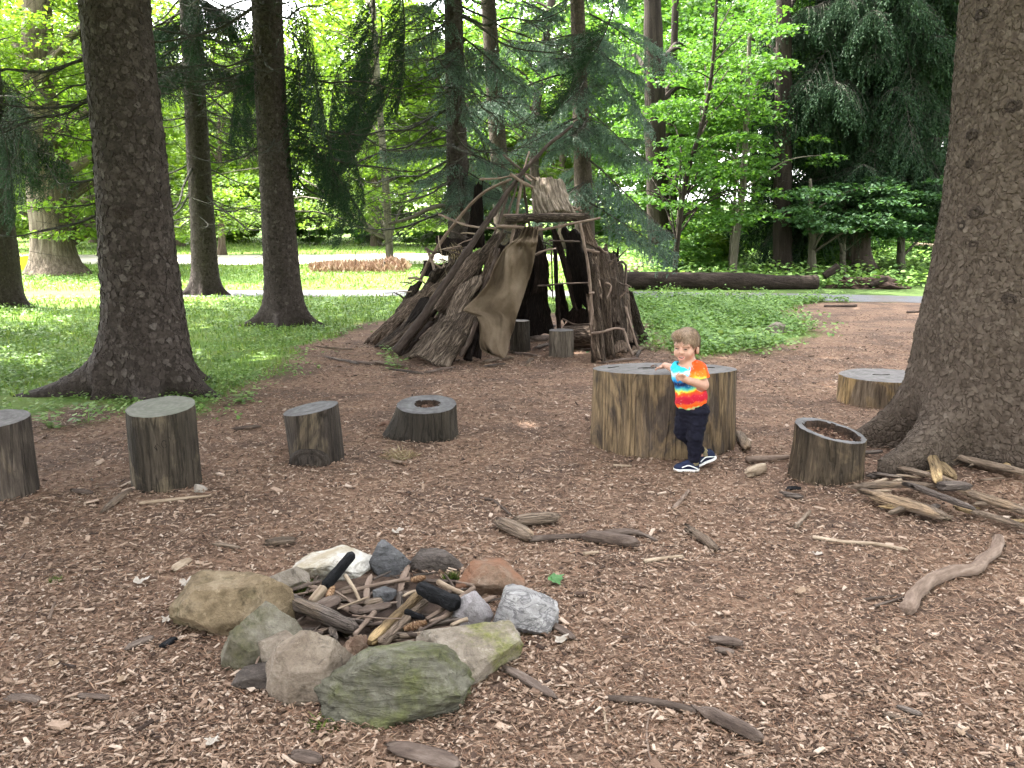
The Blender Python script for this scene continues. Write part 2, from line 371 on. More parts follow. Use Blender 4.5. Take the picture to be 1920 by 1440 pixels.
# ------------------------------------------------------------------ materials
M = {}
M['bark_spruce'] = bark_mat('spruce_bark', (0.023, 0.018, 0.0155), (0.054, 0.042, 0.036), (0.100, 0.080, 0.069), 13.0, 0.8, True)
M['bark_scale'] = island_mat('spruce_bark_scale', [(0.0, (0.032, 0.025, 0.021)), (0.5, (0.055, 0.043, 0.037)), (0.9, (0.076, 0.061, 0.053)), (1.0, (0.11, 0.092, 0.082))], 0.9, 0.12, 0.7, 45)
M['bark_right'] = bark_mat('grey_spruce_bark', (0.042, 0.031, 0.024), (0.092, 0.070, 0.055), (0.15, 0.118, 0.095), 15.0, 0.8, True)
M['bark_right_scale'] = island_mat('grey_spruce_bark_scale', [(0.0, (0.060, 0.044, 0.034)), (0.5, (0.092, 0.070, 0.055)), (0.92, (0.112, 0.088, 0.070)), (1.0, (0.135, 0.108, 0.088))], 0.88, 0.15, 0.7, 50)
M['knot'] = bark_mat('branch_knot', (0.022, 0.016, 0.013), (0.050, 0.037, 0.030), (0.09, 0.07, 0.057), 20, 1.0, True)
M['bark_ridged'] = ridge_mat('ridged_bark', (0.05, 0.037, 0.028), (0.12, 0.092, 0.072), (0.20, 0.165, 0.135), 12, 1.0)
M['bark_pale'] = ridge_mat('pale_maple_bark', (0.040, 0.030, 0.022), (0.105, 0.082, 0.062), (0.20, 0.165, 0.13), 11, 0.9, True, 0.06)
M['bark_dark'] = ridge_mat('dark_tree_bark', (0.012, 0.0095, 0.008), (0.030, 0.023, 0.019), (0.058, 0.045, 0.037), 9, 0.8, True, 0.05)
M['bark_sapling'] = ridge_mat('sapling_bark', (0.045, 0.040, 0.030), (0.092, 0.082, 0.062), (0.16, 0.145, 0.115), 14, 2.0, True, 0.01)
M['dead_twig'] = ridge_mat('dead_twig_bark', (0.018, 0.017, 0.014), (0.042, 0.040, 0.032), (0.085, 0.085, 0.068), 20, 4.0, True, 0.005, 'Object')
M['bark_trunk'] = ridge_mat('ridged_trunk_bark', (0.035, 0.026, 0.021), (0.085, 0.065, 0.052), (0.15, 0.12, 0.10), 12, 1.0, True, 0.04, 'Object')
M['needle'] = leaf_mat('spruce_needles', [(0.0, (0.016, 0.034, 0.020)), (0.6, (0.026, 0.052, 0.024)), (1.0, (0.048, 0.085, 0.036))], 0.2, None, 0.08, 0.2)
M['needle_blue'] = leaf_mat('blue_green_needles', [(0.0, (0.045, 0.078, 0.058)), (0.6, (0.085, 0.14, 0.098)), (1.0, (0.15, 0.23, 0.145))], 0.28, None, 0.25, 0.2)
M['leaf_bright'] = leaf_mat('bright_maple_leaf', [(0.0, (0.07, 0.135, 0.017)), (0.5, (0.115, 0.205, 0.026)), (1.0, (0.18, 0.27, 0.042))], 0.5, (1.0, 1.0, 0.5), 0.25, 0.35)
M['leaf_mid'] = leaf_mat('green_maple_leaf', [(0.0, (0.040, 0.105, 0.020)), (0.5, (0.070, 0.160, 0.030)), (1.0, (0.12, 0.225, 0.045))], 0.5, (1.0, 1.0, 0.5), 0.3, 0.25)
M['leaf_deep'] = leaf_mat('deep_green_leaf', [(0.0, (0.022, 0.062, 0.024)), (0.5, (0.042, 0.098, 0.034)), (1.0, (0.07, 0.145, 0.05))], 0.35, (1.0, 1.0, 0.55), 0.3, 0.25)
M['weed'] = leaf_mat('weed_leaf', [(0.0, (0.075, 0.145, 0.034)), (0.5, (0.14, 0.25, 0.062)), (1.0, (0.24, 0.35, 0.11))], 0.35, (1.0, 1.0, 0.55), 0.3)
M['weed_tall'] = leaf_mat('tall_weed_leaf', [(0.0, (0.07, 0.145, 0.034)), (0.5, (0.14, 0.255, 0.062)), (1.0, (0.24, 0.37, 0.11))], 0.35, (1.0, 1.0, 0.6), 0.3)
M['grass'] = leaf_mat('grass_blade', [(0.0, (0.075, 0.14, 0.026)), (0.5, (0.13, 0.215, 0.042)), (1.0, (0.22, 0.29, 0.08))], 0.35, (1.0, 1.0, 0.5), 0.2)
M['dry_fern'] = leaf_mat('dry_fern', [(0.0, (0.10, 0.055, 0.035)), (0.5, (0.20, 0.115, 0.075)), (1.0, (0.30, 0.22, 0.16))], 0.25, None, 0.1)

# ------------------------------------------------------------------ trees: trunks
class Trunk:
    """A trunk as a radius over angle and height: a tapered, leaning core with root buttresses."""
    def __init__(s, prof, roots=(), seed=0, amp=0.03):
        s.prof = np.array(prof, float); s.roots = roots; s.seed = seed; s.amp = amp
    def c(s, z):
        p = s.prof; zz = np.clip(z, p[0, 0], None); return np.interp(zz, p[:, 0], p[:, 1]), np.interp(zz, p[:, 0], p[:, 2]), np.interp(zz, p[:, 0], p[:, 3])
    def at(s, a, z):
        a = np.asarray(a, float); z = np.asarray(z, float); a, z = np.broadcast_arrays(a, z)
        cx, cy, r = s.c(z); rr = r.copy(); zc = np.clip(z, 0, None)
        for (ang, A, wd, h) in s.roots:
            d = (a - ang + PI) % (2 * PI) - PI
            ww = wd * (0.42 + 0.58 * np.clip(zc / (h * 1.6), 0, 1))
            rr = rr + A * np.exp(-(d / ww) ** 2) * np.exp(-zc / h)
        q = v3(np.cos(a) * 1.7, np.sin(a) * 1.7, z * 0.9)
        rr = rr * (1 + s.amp * fbm(q, 3, s.seed) + s.amp * 0.45 * fbm(q * 5.5, 3, s.seed + 9))
        return v3(cx + rr * np.cos(a), cy + rr * np.sin(a), z)
    def mesh(s, name, mat, zvis, ztop, seg=72, rows=70):
        z = np.concatenate([[-0.25], 0.001 * np.array([0, 8, 18, 30, 45, 64, 88, 115, 150, 190]), np.geomspace(0.24, zvis, rows), np.linspace(zvis, ztop, 10)[1:]])
        a = np.arange(seg) / seg * 2 * PI
        return mesh(name, s.at(a[None], z[:, None]), grid_faces(len(z), seg, True), mats=[mat])
    def frame(s, a, z):
        e = 0.01; p = s.at(a, z); ta = unit(s.at(a + e, z) - s.at(a - e, z)); tz = unit(s.at(a, z + e) - s.at(a, np.maximum(z - e, 0)))
        nrm = unit(np.cross(ta, tz)); return p, ta, tz, nrm
    def scales(s, n, z0, z1, size, mat, rng, lift=0.1):     # loose bark plates
        a = rng.rand(n) * 2 * PI; z = z0 + (z1 - z0) * rng.rand(n) ** 1.1
        p, ta, tz, nr = s.frame(a, z)
        sz = size * (0.4 + 0.95 * rng.rand(n) ** 1.6); k = 6
        th = np.arange(k) / k * 2 * PI + rng.rand(n, 1) * 6; rad = sz[:, None] * (0.5 + 0.8 * rng.rand(n, k))
        u = np.cos(th) * rad * 0.5; v = np.sin(th) * rad * 0.52
        td = rng.rand(n, 1) * 2 * PI                       # the side that peels away
        up = (np.cos(td) * u + np.sin(td) * v) / sz[:, None]
        h = (lift * 0.22 + lift * np.clip(up, -0.2, 1) * rng.rand(n, 1)) * sz[:, None]
        ring = p[:, None] + ta[:, None] * u[..., None] + tz[:, None] * v[..., None] + nr[:, None] * h[..., None]
        skirt = p[:, None] + ta[:, None] * u[..., None] * 0.93 + tz[:, None] * v[..., None] * 0.93 - nr[:, None] * 0.004
        cen = p + nr * (lift * 0.30 * sz)[:, None]
        V = np.concatenate([ring, skirt, cen[:, None]], 1)
        j = np.arange(k); j2 = (j + 1) % k; b = np.arange(n)[:, None, None] * (2 * k + 1)
        T = (np.stack([j, j2, np.full(k, 2 * k)], -1)[None] + b).reshape(-1, 3)
        Q = (np.stack([j + k, j2 + k, j2, j], -1)[None] + b).reshape(-1, 4)
        return mesh('bark_scales', V, Q, T, smooth=False, mats=[mat])
    def knot(s, a, z, r, parent):
        p, ta, tz, nr = [q[0] for q in s.frame(np.array([a]), np.array([z]))]
        k = 18; th = np.arange(k) / k * 2 * PI; rows = []
        for rad, h in ((1.6, -0.12), (1.2, 0.10), (0.9, 0.22), (0.6, 0.20), (0.42, 0.02), (0.3, -0.06), (0.2, 0.03), (0.05, 0.05)):
            wob = 1 + 0.16 * fbm(v3(np.cos(th) * 1.5, np.sin(th) * 1.5, a * 7 + z + rad), 2, 4)
            rows.append(p + (ta * np.cos(th)[:, None] * 1.0 + tz * np.sin(th)[:, None] * 0.85) * (rad * r * wob)[:, None] + nr * h * r)
        return obj('branch_knot', mesh('branch_knot', np.array(rows), grid_faces(len(rows), k, True), mats=[M['knot']]), parent)

# ------------------------------------------------------------------ boughs, dead branches, crowns
def cards(p, d, side, L, Wd):    # one kite-shaped blade for every row
    q = np.stack([p, p + d * L * 0.45 + side * Wd * 0.5, p + d * L, p + d * L * 0.45 - side * Wd * 0.5], 1)
    n = len(p); return q.reshape(-1, 3), np.arange(4 * n).reshape(n, 4)
def bough_mesh(seed, L, sag, tip, hang, dens, mat, cl=0.075, cw=0.020):
    rng = np.random.RandomState(seed)
    t = np.linspace(0, 1, 14); wav = 0.05 * L * fbm(v3(t * 3, seed, 0), 2, seed)
    stem = np.c_[L * t * (1 - 0.12 * t), wav, L * (-sag * t ** 1.3 + tip * t ** 3)]
    mb = MB(); mb.add(*tube(stem, np.linspace(0.024, 0.004, 14) * (L / 2.5) ** 0.5, 5))
    nq_wood = None
    S = []; D = []; LL = []
    nl = int(L / 0.085)
    for i in range(nl):
        tt = 0.1 + 0.9 * (i + rng.rand()) / nl
        b = np.array([np.interp(tt, t, stem[:, k]) for k in range(3)])
        for sd in (-1, 1):
            if rng.rand() > dens: continue
            ll = (0.18 + 0.62 * (1 - tt) ** 0.8 * tt ** 0.35 * 1.5) * (0.6 + 0.7 * rng.rand()) * min(1.3, L / 2.2)
            d = unit(np.array([0.45 + 0.4 * tt, sd * (0.75 + 0.3 * rng.rand()), -0.15 - 0.5 * hang * rng.rand()]))
            u = np.linspace(0, 1, 5); lat = b + np.outer(u * ll, d) + np.outer(-(u ** 2) * ll * (0.25 + 0.6 * hang * rng.rand()), [0, 0, 1])
            mb.add(*tube(lat, np.linspace(0.006, 0.002, 5), 3, cap=False))
            S.append(lat[1]); D.append(unit(lat[-1] - lat[1])); LL.append(ll * 0.8)
            for q in np.linspace(0.2, 1.0, max(2, int(ll / 0.11))):
                o = np.array([np.interp(q, u, lat[:, k]) for k in range(3)])
                hl = (0.08 + hang * (0.12 + 0.42 * rng.rand())) * (0.6 + 0.6 * rng.rand())
                S.append(o); LL.append(hl); D.append(unit(d * (0.8 - 0.6 * hang) + np.array([rng.randn() * 0.25, rng.randn() * 0.25, -0.35 - hang * 1.3])))
    S = np.array(S); D = np.array(D); LL = np.array(LL)
    cnt = np.maximum(3, (LL / 0.022).astype(int)); idx = np.repeat(np.arange(len(S)), cnt)
    u = rng.rand(len(idx)); p = S[idx] + D[idx] * (LL[idx] * u)[:, None]
    ax = unit(np.cross(D[idx], rng.randn(len(idx), 3)))
    d = unit(D[idx] * 0.75 + ax * (0.45 + 0.3 * rng.rand(len(idx)))[:, None]); sd = unit(np.cross(d, rng.randn(len(idx), 3)))
    nw = sum(len(q) for q in mb.Q); ntw = sum(len(q) for q in mb.Tr if len(q))
    Vc, Qc = cards(p, d, sd, (cl * (0.6 + 0.6 * rng.rand(len(p))))[:, None], (cw * (0.7 + 0.6 * rng.rand(len(p))))[:, None])
    Qw = np.concatenate(mb.Q); Tw = np.concatenate(mb.Tr); Vw = np.concatenate(mb.V)
    return mesh('bough', np.concatenate([Vw, Vc]), Qw, Qc + len(Vw), Tw, smooth=False, mats=[M['dead_twig'], mat], mi=np.concatenate([np.zeros(len(Qw)), np.ones(len(Qc)), np.zeros(len(Tw))]))
BOUGH = {'n': [bough_mesh(40 + i, 2.4 + 0.5 * (i % 3), 0.30 + 0.08 * i, 0.18, 0.75 + 0.15 * (i % 3), 0.92, M['needle']) for i in range(5)],
         'b': [bough_mesh(60 + i, 2.3 + 0.4 * (i % 3), 0.22 + 0.05 * i, 0.14, 0.30 + 0.12 * (i % 3), 0.95, M['needle_blue']) for i in range(5)],
         'h': [bough_mesh(80 + i, 2.6, 0.95, 0.05, 1.1, 0.95, M['needle']) for i in range(3)]}
def dead_mesh(seed, L=2.4, r=0.02, sag=0.18, curl=0.22, ntw=9):
    rng = np.random.RandomState(seed); mb = MB()
    t = np.linspace(0, 1, 16)
    st = np.c_[L * t, 0.1 * L * fbm(v3(t * 2.2, seed, 3), 3, seed), L * (-sag * np.sin(t * 2.2) + curl * t ** 2.5) + 0.05 * L * fbm(v3(t * 4, seed, 9), 2, seed)]
    mb.add(*tube(st, np.linspace(r, 0.003, 16), 5))
    def tw(base, d, l, rr, depth):
        u = np.linspace(0, 1, 8); cv = rng.randn(3) * 0.22; cv[2] -= 0.12
        q = base + np.outer(u * l, d) + np.outer(u ** 2 * l, cv)
        mb.add(*tube(q, np.linspace(rr, 0.0022, 8), 4, cap=False))
        if depth:
            for _ in range(rng.randint(2, 5)):
                k = rng.randint(2, 7); tw(q[k], unit(d + rng.randn(3) * 0.55), l * (0.3 + 0.3 * rng.rand()), rr * 0.6, depth - 1)
    for i in range(ntw):
        k = rng.randint(3, 15); sd = rng.choice([-1, 1])
        tw(st[k], unit(np.array([0.7, sd * 0.7, 0.25 * rng.randn() - 0.1])), L * (0.16 + 0.26 * rng.rand()), r * 0.4 * (1 - k / 20), 1)
    return mb.mesh('dead_branch', M['dead_twig'])
DEAD = [dead_mesh(100 + i, 2.4, 0.022, 0.1 + 0.07 * (i % 4), 0.1 + 0.09 * (i % 3), 7 + 2 * (i % 3)) for i in range(6)]
def put_branch(tree, kind, z, az, L=1.0, tilt=0.0, base=(0, 0), name=None):
    me = R.choice(DEAD if kind == 'd' else BOUGH[kind])
    k = L / 2.4
    return obj('dead_branch' if kind == 'd' else 'bough', me, tree, (base[0], base[1], z), (R.uniform(-0.3, 0.3), tilt, az), (k, k, k))

def spruce_crown(seed, Hc=14.0, Rb=3.6, n=3800):
    rng = np.random.RandomState(seed); t = rng.rand(n) ** 1.15; a = rng.rand(n) * 2 * PI
    rr = Rb * (1 - t) ** 0.8 * np.sqrt(0.04 + 0.96 * rng.rand(n)); z = Hc * t - 0.28 * rr
    p = v3(rr * np.cos(a), rr * np.sin(a), z); d = unit(v3(np.cos(a), np.sin(a), -0.55 + 0.3 * rng.randn(n))); sd = unit(v3(-np.sin(a), np.cos(a), 0.5 * rng.randn(n)))
    V, Q = cards(p, d, sd, (0.55 + 0.5 * rng.rand(n))[:, None], (0.3 + 0.25 * rng.rand(n))[:, None])
    return mesh('crown', V, Q, smooth=False, mats=[M['needle']])
SPRUCE = [spruce_crown(1), spruce_crown(2)]
SPRUCE_THIN = spruce_crown(3, 13.0, 3.2, 1000); SPRUCE_MID = spruce_crown(4, 14.0, 3.6, 2400)

def leaves(c, r, per, size, rng, droop=0.35):
    n = len(c); idx = np.repeat(np.arange(n), per); m = len(idx)
    q = rng.randn(m, 3); q = unit(q) * (rng.rand(m, 1) ** 0.45)
    p = c[idx] + q * r[idx]; p[:, 2] -= 0.18 * r[idx][:, 0] * (q[:, 0] ** 2 + q[:, 1] ** 2)
    yaw = rng.rand(m) * 2 * PI; d = unit(v3(np.cos(yaw), np.sin(yaw), -droop + 0.45 * rng.randn(m)))
    sd = unit(np.cross(d, unit(v3(0.35 * rng.randn(m), 0.35 * rng.randn(m), 1.0)))); up = np.cross(sd, d)
    L = (size * (0.6 + 0.7 * rng.rand(m)))[:, None]; W = L * 0.85
    V = np.stack([p, p + d * L * 0.42 + sd * W * 0.5 + up * L * 0.1, p + d * L, p + d * L * 0.42 - sd * W * 0.5 + up * L * 0.1], 1)
    return V.reshape(-1, 3), np.arange(4 * m).reshape(m, 4)
def broad_crown(seed, rx, zc, hz, ncl, per, size, mat):
    rng = np.random.RandomState(seed); q = unit(rng.randn(ncl, 3)) * (0.35 + 0.65 * rng.rand(ncl, 1) ** 0.5)
    lump = 1 + 0.28 * fbm(q * 1.6, 3, seed)[:, None]
    c = q * lump * np.array([rx, rx, hz]) + np.array([0, 0, zc])
    rad = (0.55 + 0.6 * rng.rand(ncl, 1)) * rx * 0.22 * np.array([1, 1, 0.38])
    V, Q = leaves(c, rad, per, size, rng)
    return mesh('crown', V, Q, smooth=False, mats=[mat]), c
def broad_trunk(seed, c, h, r, mat, nl=14):
    rng = np.random.RandomState(seed); mb = MB(); t = np.linspace(0, 1, 16)
    st = np.c_[0.05 * h * fbm(v3(t * 2, seed, 0), 2, seed) * t, 0.05 * h * fbm(v3(t * 2, seed, 5), 2, seed + 1) * t, h * t - 0.2]
    mb.add(*tube(st, r * (1.0 - 0.82 * t) * (1 + 0.6 * np.exp(-t * 30)), 10, 0.12, seed))
    for k in rng.choice(len(c), min(nl, len(c)), replace=False):
        e = c[k]; zb = np.clip(e[2] - 0.5 * np.hypot(e[0], e[1]) - 0.6, 0.18 * h, 0.9 * h); tt = zb / h
        b = np.array([np.interp(tt, t, st[:, i]) for i in range(3)])
        mid = (b + e) / 2 + np.array([0, 0, 0.25]) * np.linalg.norm(e - b) * 0.4
        q = resample([b, mid, e], 9); mb.add(*tube(q, np.linspace(r * (1 - 0.8 * tt) * 0.5, 0.015, 9), 5, 0.1, seed))
    return mb.mesh('trunk', mat)
def broad_kind(seed, rx, zc, hz, ncl, per, size, mat, h, r, bark):
    cr, c = broad_crown(seed, rx, zc, hz, ncl, per, size, mat); return broad_trunk(seed, c, h, r, bark), cr

# ------------------------------------------------------------------ the spruces round the clearing
def trunk_tree(name, label, Yd, rows, roots, bark, seed, zvis, ztop, seg=72, nrow=70, cat='tree', amp=0.03, group=None, pname='trunk'):
    """rows: (row in the photo, trunk centre, trunk width) from the top of the frame down to the foot."""
    foot = rows[-1]; b = P(foot[1], foot[0], Yd); bx = b.x
    t = thing(name, label, cat, (bx, Yd, Hs(bx, Yd)), (0, 0, 0), group)
    prof = []
    for py, pc, pw in rows:
        q = P(pc, py, Yd); prof.append((q.z, q.x - bx, 0.0, pw * mpp(Yd, q.z) / 2))
    prof.sort(); prof[0] = (0.0, 0.0, 0.0, prof[0][3])
    z1, x1, _, r1 = prof[-1]; prof.append((ztop, x1 * 1.05, 0.0, r1 * 0.35))
    tr = Trunk(prof, roots, seed, amp)
    obj(pname, tr.mesh('trunk', bark, zvis, ztop, seg, nrow), t)
    return t, tr
D = math.radians
spr = {}
t, tr = trunk_tree('spruce_tree', 'large dark spruce with wide roots behind the tall round stump on the left', 8.35,
    [(-40, 211, 124), (120, 226, 122), (260, 242, 124), (440, 256, 132), (560, 268, 138), (640, 276, 146), (742, 282, 150)],
    [(D(194), 0.90, 0.50, 0.20), (D(-20), 0.46, 0.46, 0.19), (D(-70), 0.34, 0.46, 0.22), (D(60), 0.4, 0.4, 0.2), (D(130), 0.4, 0.4, 0.2), (D(228), 0.18, 0.35, 0.3)],
    M['bark_spruce'], 31, 5.0, 18, 110, 110)
obj('bark_scales', tr.scales(9000, 0.15, 5.0, 0.062, M['bark_scale'], RS, 0.28), t)['kind'] = 'stuff'
for px, py, r in ((235, 172, .05), (237, 213, .036), (229, 328, .055), (228, 398, .07), (240, 475, .05), (240, 535, .04), (240, 600, .05), (300, 480, .045), (322, 600, .05), (185, 24, .07), (243, 15, .05), (325, 255, .04), (262, 660, .03)):
    q = P(px, py, 8.0); cx, cy, rr = tr.c(np.array(q.z)); a = -math.acos(max(-0.95, min(0.95, (q.x - t.location.x - float(cx)) / float(rr)))); tr.knot(a, q.z, r * 0.8, t)
spr['L'] = t; trL = tr
RTY = 5.75
t, tr = trunk_tree('spruce_tree', 'huge grey-brown scaly spruce cut off by the right edge of the photo', RTY,
    [(-60, 1938, 238), (100, 1928, 244), (300, 1917, 254), (420, 1908, 262), (560, 1900, 292), (660, 1900, 330), (820, 1905, 350)],
    [(D(203), 0.62, 0.34, 0.22), (D(166), 0.46, 0.28, 0.26), (D(-42), 0.55, 0.40, 0.30), (D(30), 0.5, 0.4, 0.25), (D(100), 0.5, 0.4, 0.25), (D(248), 0.06, 0.3, 0.5)],
    M['bark_right'], 47, 4.2, 18, 120, 120)
obj('bark_scales', tr.scales(21000, 0.1, 4.2, 0.037, M['bark_right_scale'], RS, 0.27), t)['kind'] = 'stuff'
for px, py, r in ((1880, 52, .045), (1832, 8, .05), (1905, 240, .05), (1812, 288, .045), (1815, 345, .035), (1852, 440, .05), (1782, 465, .04), (1880, 600, .04), (1845, 500, .03)):
    q = P(px, py, RTY - 0.4); cx, cy, rr = tr.c(np.array(q.z)); a = -math.acos(max(-0.95, min(0.95, (q.x - t.location.x - float(cx)) / float(rr)))); tr.knot(a, q.z, r * 0.75, t)
spr['R'] = t; trR = tr
t, tr = trunk_tree('spruce_tree', 'dark spruce with spreading root foot standing left of the bark shelter', 14.0,
    [(-40, 499, 56), (150, 506, 56), (300, 515, 58), (430, 523, 62), (520, 529, 66), (570, 533, 74), (608, 534, 82)],
    [(D(195), 0.42, 0.4, 0.14), (D(-15), 0.48, 0.36, 0.13), (D(-85), 0.30, 0.32, 0.2), (D(70), 0.4, 0.4, 0.2), (D(140), 0.3, 0.4, 0.2)],
    M['bark_spruce'], 52, 6.0, 19, 72, 80)
obj('bark_scales', tr.scales(6500, 0.15, 6.0, 0.055, M['bark_scale'], RS, 0.14), t)['kind'] = 'stuff'
spr['5'] = t
t, tr = trunk_tree('spruce_tree', 'slender dark spruce with bare dead branches in the grass behind the large one', 20.0,
    [(-40, 352, 35), (150, 364, 38), (300, 372, 42), (420, 380, 44), (500, 384, 48), (548, 386, 56)],
    [(D(190), 0.34, 0.4, 0.16), (D(-10), 0.34, 0.36, 0.16), (D(-80), 0.2, 0.3, 0.2), (D(80), 0.3, 0.5, 0.2)],
    M['bark_spruce'], 55, 7.5, 18, 56, 70)
obj('bark_scales', tr.scales(4000, 0.15, 7.0, 0.06, M['bark_scale'], RS, 0.14), t)['kind'] = 'stuff'
spr['4'] = t
t, tr = trunk_tree('spruce_tree', 'dark trunk at the left edge beside the yellow panel', 17.0,
    [(-40, -44, 62), (200, -33, 66), (380, -22, 76), (480, -14, 88), (568, -12, 100)],
    [(D(-8), 0.40, 0.45, 0.2), (D(-80), 0.3, 0.4, 0.2), (D(190), 0.4, 0.4, 0.2)], M['bark_spruce'], 58, 6, 18, 64, 60)
obj('bark_scales', tr.scales(3000, 0.1, 6.0, 0.06, M['bark_scale'], RS, 0.14), t)['kind'] = 'stuff'
spr['1'] = t
t, tr = trunk_tree('spruce_tree', 'tree at the left edge of which only a root shows in the weeds', 12.6,
    [(-40, -190, 90), (300, -175, 100), (560, -150, 120), (632, -140, 130)], [(D(-10), 0.95, 0.42, 0.14), (D(-90), 0.4, 0.4, 0.2), (D(190), 0.4, 0.4, 0.2)], M['bark_spruce'], 59, 5, 17, 64, 50)
spr['0'] = t
t, tr = trunk_tree('spruce_tree', 'dark spruce with dead branches right behind the bark shelter', 17.0,
    [(-40, 849, 33), (150, 853, 36), (300, 857, 40), (430, 862, 44), (575, 866, 52)], [(D(190), 0.3, 0.4, 0.2), (D(-10), 0.3, 0.4, 0.2)], M['bark_spruce'], 61, 7, 19, 48, 60)
obj('bark_scales', tr.scales(3000, 0.8, 6.5, 0.055, M['bark_scale'], RS, 0.14), t)['kind'] = 'stuff'
spr['7'] = t
t, tr = trunk_tree('spruce_tree', 'reddish slightly leaning trunk seen above the peak of the shelter', 23.0,
    [(-40, 913, 27), (150, 925, 30), (330, 938, 33), (545, 952, 40)], [], M['bark_right'], 62, 9, 20, 40, 50)
spr['8'] = t
t, tr = trunk_tree('spruce_tree', 'pinkish brown trunk wrapped in blue-green boughs above the roof bark', 21.0,
    [(-40, 1081, 26), (150, 1087, 29), (300, 1092, 33), (552, 1100, 42)], [], M['bark_right'], 63, 8, 20, 40, 50)
spr['9'] = t

# the upper crowns, and the dead branches and boughs low on the trunks
for k, z0, sc in (('L', 6.4, 1.05), ('R', 9.0, 1.0), ('5', 7.4, 0.9), ('4', 9.0, 0.8), ('1', 8.4, 0.95), ('0', 6.6, 1.0), ('7', 8.2, 1.0), ('8', 9.8, 0.8), ('9', 9.2, 0.8)):
    obj('crown', SPRUCE[0] if k == 'L' else SPRUCE[1] if k == '7' else SPRUCE_THIN, spr[k], (0, 0, z0), (0, 0, R.uniform(0, 6)), (sc, sc, sc))
def many(k, kind, n, z0, z1, L0, L1, az=(0, 2 * PI), tilt=(-0.1, 0.25)):
    for _ in range(n):
        put_branch(spr[k], kind, R.uniform(z0, z1), R.uniform(*az), R.uniform(L0, L1), R.uniform(*tilt))
many('4', 'd', 60, 1.8, 7.6, 1.6, 3.8); many('4', 'n', 10, 5.0, 7.6, 1.4, 2.4)
many('5', 'd', 34, 2.6, 5.8, 1.2, 3.2); many('7', 'd', 46, 1.9, 6.6, 1.6, 3.6); many('7', 'b', 8, 3.0, 6.4, 1.2, 2.2, tilt=(0.1, 0.4))
many('7', 'b', 7, 2.4, 3.0, 1.0, 1.5, (D(150), D(390)), (0.0, 0.2))
many('8', 'd', 14, 2.6, 8.0, 1.2, 2.6); many('8', 'b', 7, 4.0, 8.5, 1.4, 2.4)
many('9', 'b', 22, 2.6, 8.6, 1.2, 2.3, tilt=(-0.1, 0.32)); many('9', 'd', 8, 2.0, 6.0, 1.0, 2.0)
many('1', 'd', 20, 2.8, 6.5, 1.6, 3.4); many('1', 'n', 7, 3.1, 5.2, 1.0, 2.0, (D(-60), D(60)), (0.3, 0.6))
many('L', 'd', 14, 1.9, 4.4, 1.0, 2.2, (D(100), D(215))); many('0', 'd', 5, 2.2, 4.5, 1.0, 2.2)
many('L', 'd', 4, 2.6, 4.2, 0.8, 1.5, (D(10), D(70)))
def bough_at(k, kind, px, py, Yd, az, L, tilt):        # a bough whose root is seen at (px, py)
    q = P(px, py, Yd) - spr[k].location
    obj('dead_branch' if kind == 'd' else 'bough', R.choice(DEAD if kind == 'd' else BOUGH[kind]), spr[k], q, (0, tilt, az), (L / 2.4, L / 2.4 * (0.4 if kind == 'h' else 1.0), L / 2.4))
for a in (('5', 'h', 548, 60, 14, D(5), 1.9, 0.55), ('5', 'h', 550, 75, 13.9, D(-30), 1.5, 0.8), ('5', 'h', 548, 240, 13.9, D(10), 1.2, 0.2), ('5', 'h', 545, 235, 14.1, D(-10), 1.35, 0.1),
          ('5', 'h', 480, 55, 13.9, D(185), 1.3, 0.5), ('5', 'h', 480, 62, 14.1, D(170), 1.2, 0.6), ('5', 'h', 535, -30, 13.5, D(-40), 1.5, 0.4),
          ('7', 'h', 695, -40, 15, D(-10), 2.0, 0.95), ('7', 'h', 715, 30, 14.8, D(20), 1.6, 1.1), ('7', 'h', 730, 110, 15.2, D(0), 1.5, 1.2), ('7', 'h', 745, -40, 15, D(0), 1.5, 0.8), ('7', 'h', 742, 120, 15, D(30), 1.6, 1.3),
          ('7', 'h', 640, 120, 15.5, D(190), 1.0, 0.6), ('5', 'h', 640, 240, 14.2, D(0), 0.9, 0.5), ('5', 'h', 650, 300, 14.6, D(20), 1.0, 0.9),
          ('7', 'b', 860, 270, 16.8, D(200), 1.5, -0.05), ('7', 'b', 870, 285, 16.7, D(-20), 1.3, 0.05), ('7', 'b', 860, 75, 16.7, D(-70), 1.2, 0.5),
          ('9', 'b', 1100, 60, 20, D(10), 2.4, 0.6), ('9', 'h', 1150, 10, 19, D(0), 1.9, 1.3), ('9', 'b', 1050, 140, 20, D(180), 2.2, 0.1), ('9', 'b', 1105, 380, 20, D(-5), 2.3, 0.35), ('9', 'b', 1105, 300, 20, D(-15), 2.2, 0.5), ('9', 'b', 1105, 210, 19.8, D(0), 1.8, 0.5), ('9', 'b', 1085, 220, 19.8, D(190), 2.0, 0.2),
          ('1', 'h', 15, 140, 15, D(-20), 1.1, 0.5), ('1', 'h', 10, 180, 15.2, D(-40), 1.3, 0.7), ('1', 'h', -10, 210, 15, D(0), 1.3, 0.7)):
    bough_at(*a)
# the bare bowed branch that reaches left from behind the shelter
q0 = np.array(spr['7'].location)
bw = resample([P(868, 420, 16.5), P(850, 398, 16.3), P(828, 386, 16.1), P(800, 393, 16), P(770, 408, 15.9), P(728, 420, 15.8)], 24) - q0
mb = MB(); mb.add(*tube(bw, np.linspace(0.06, 0.022, 24), 8, 0.12, 3)); obj('bowed_branch', mb.mesh('bowed_branch', M['bark_sapling']), spr['7'])

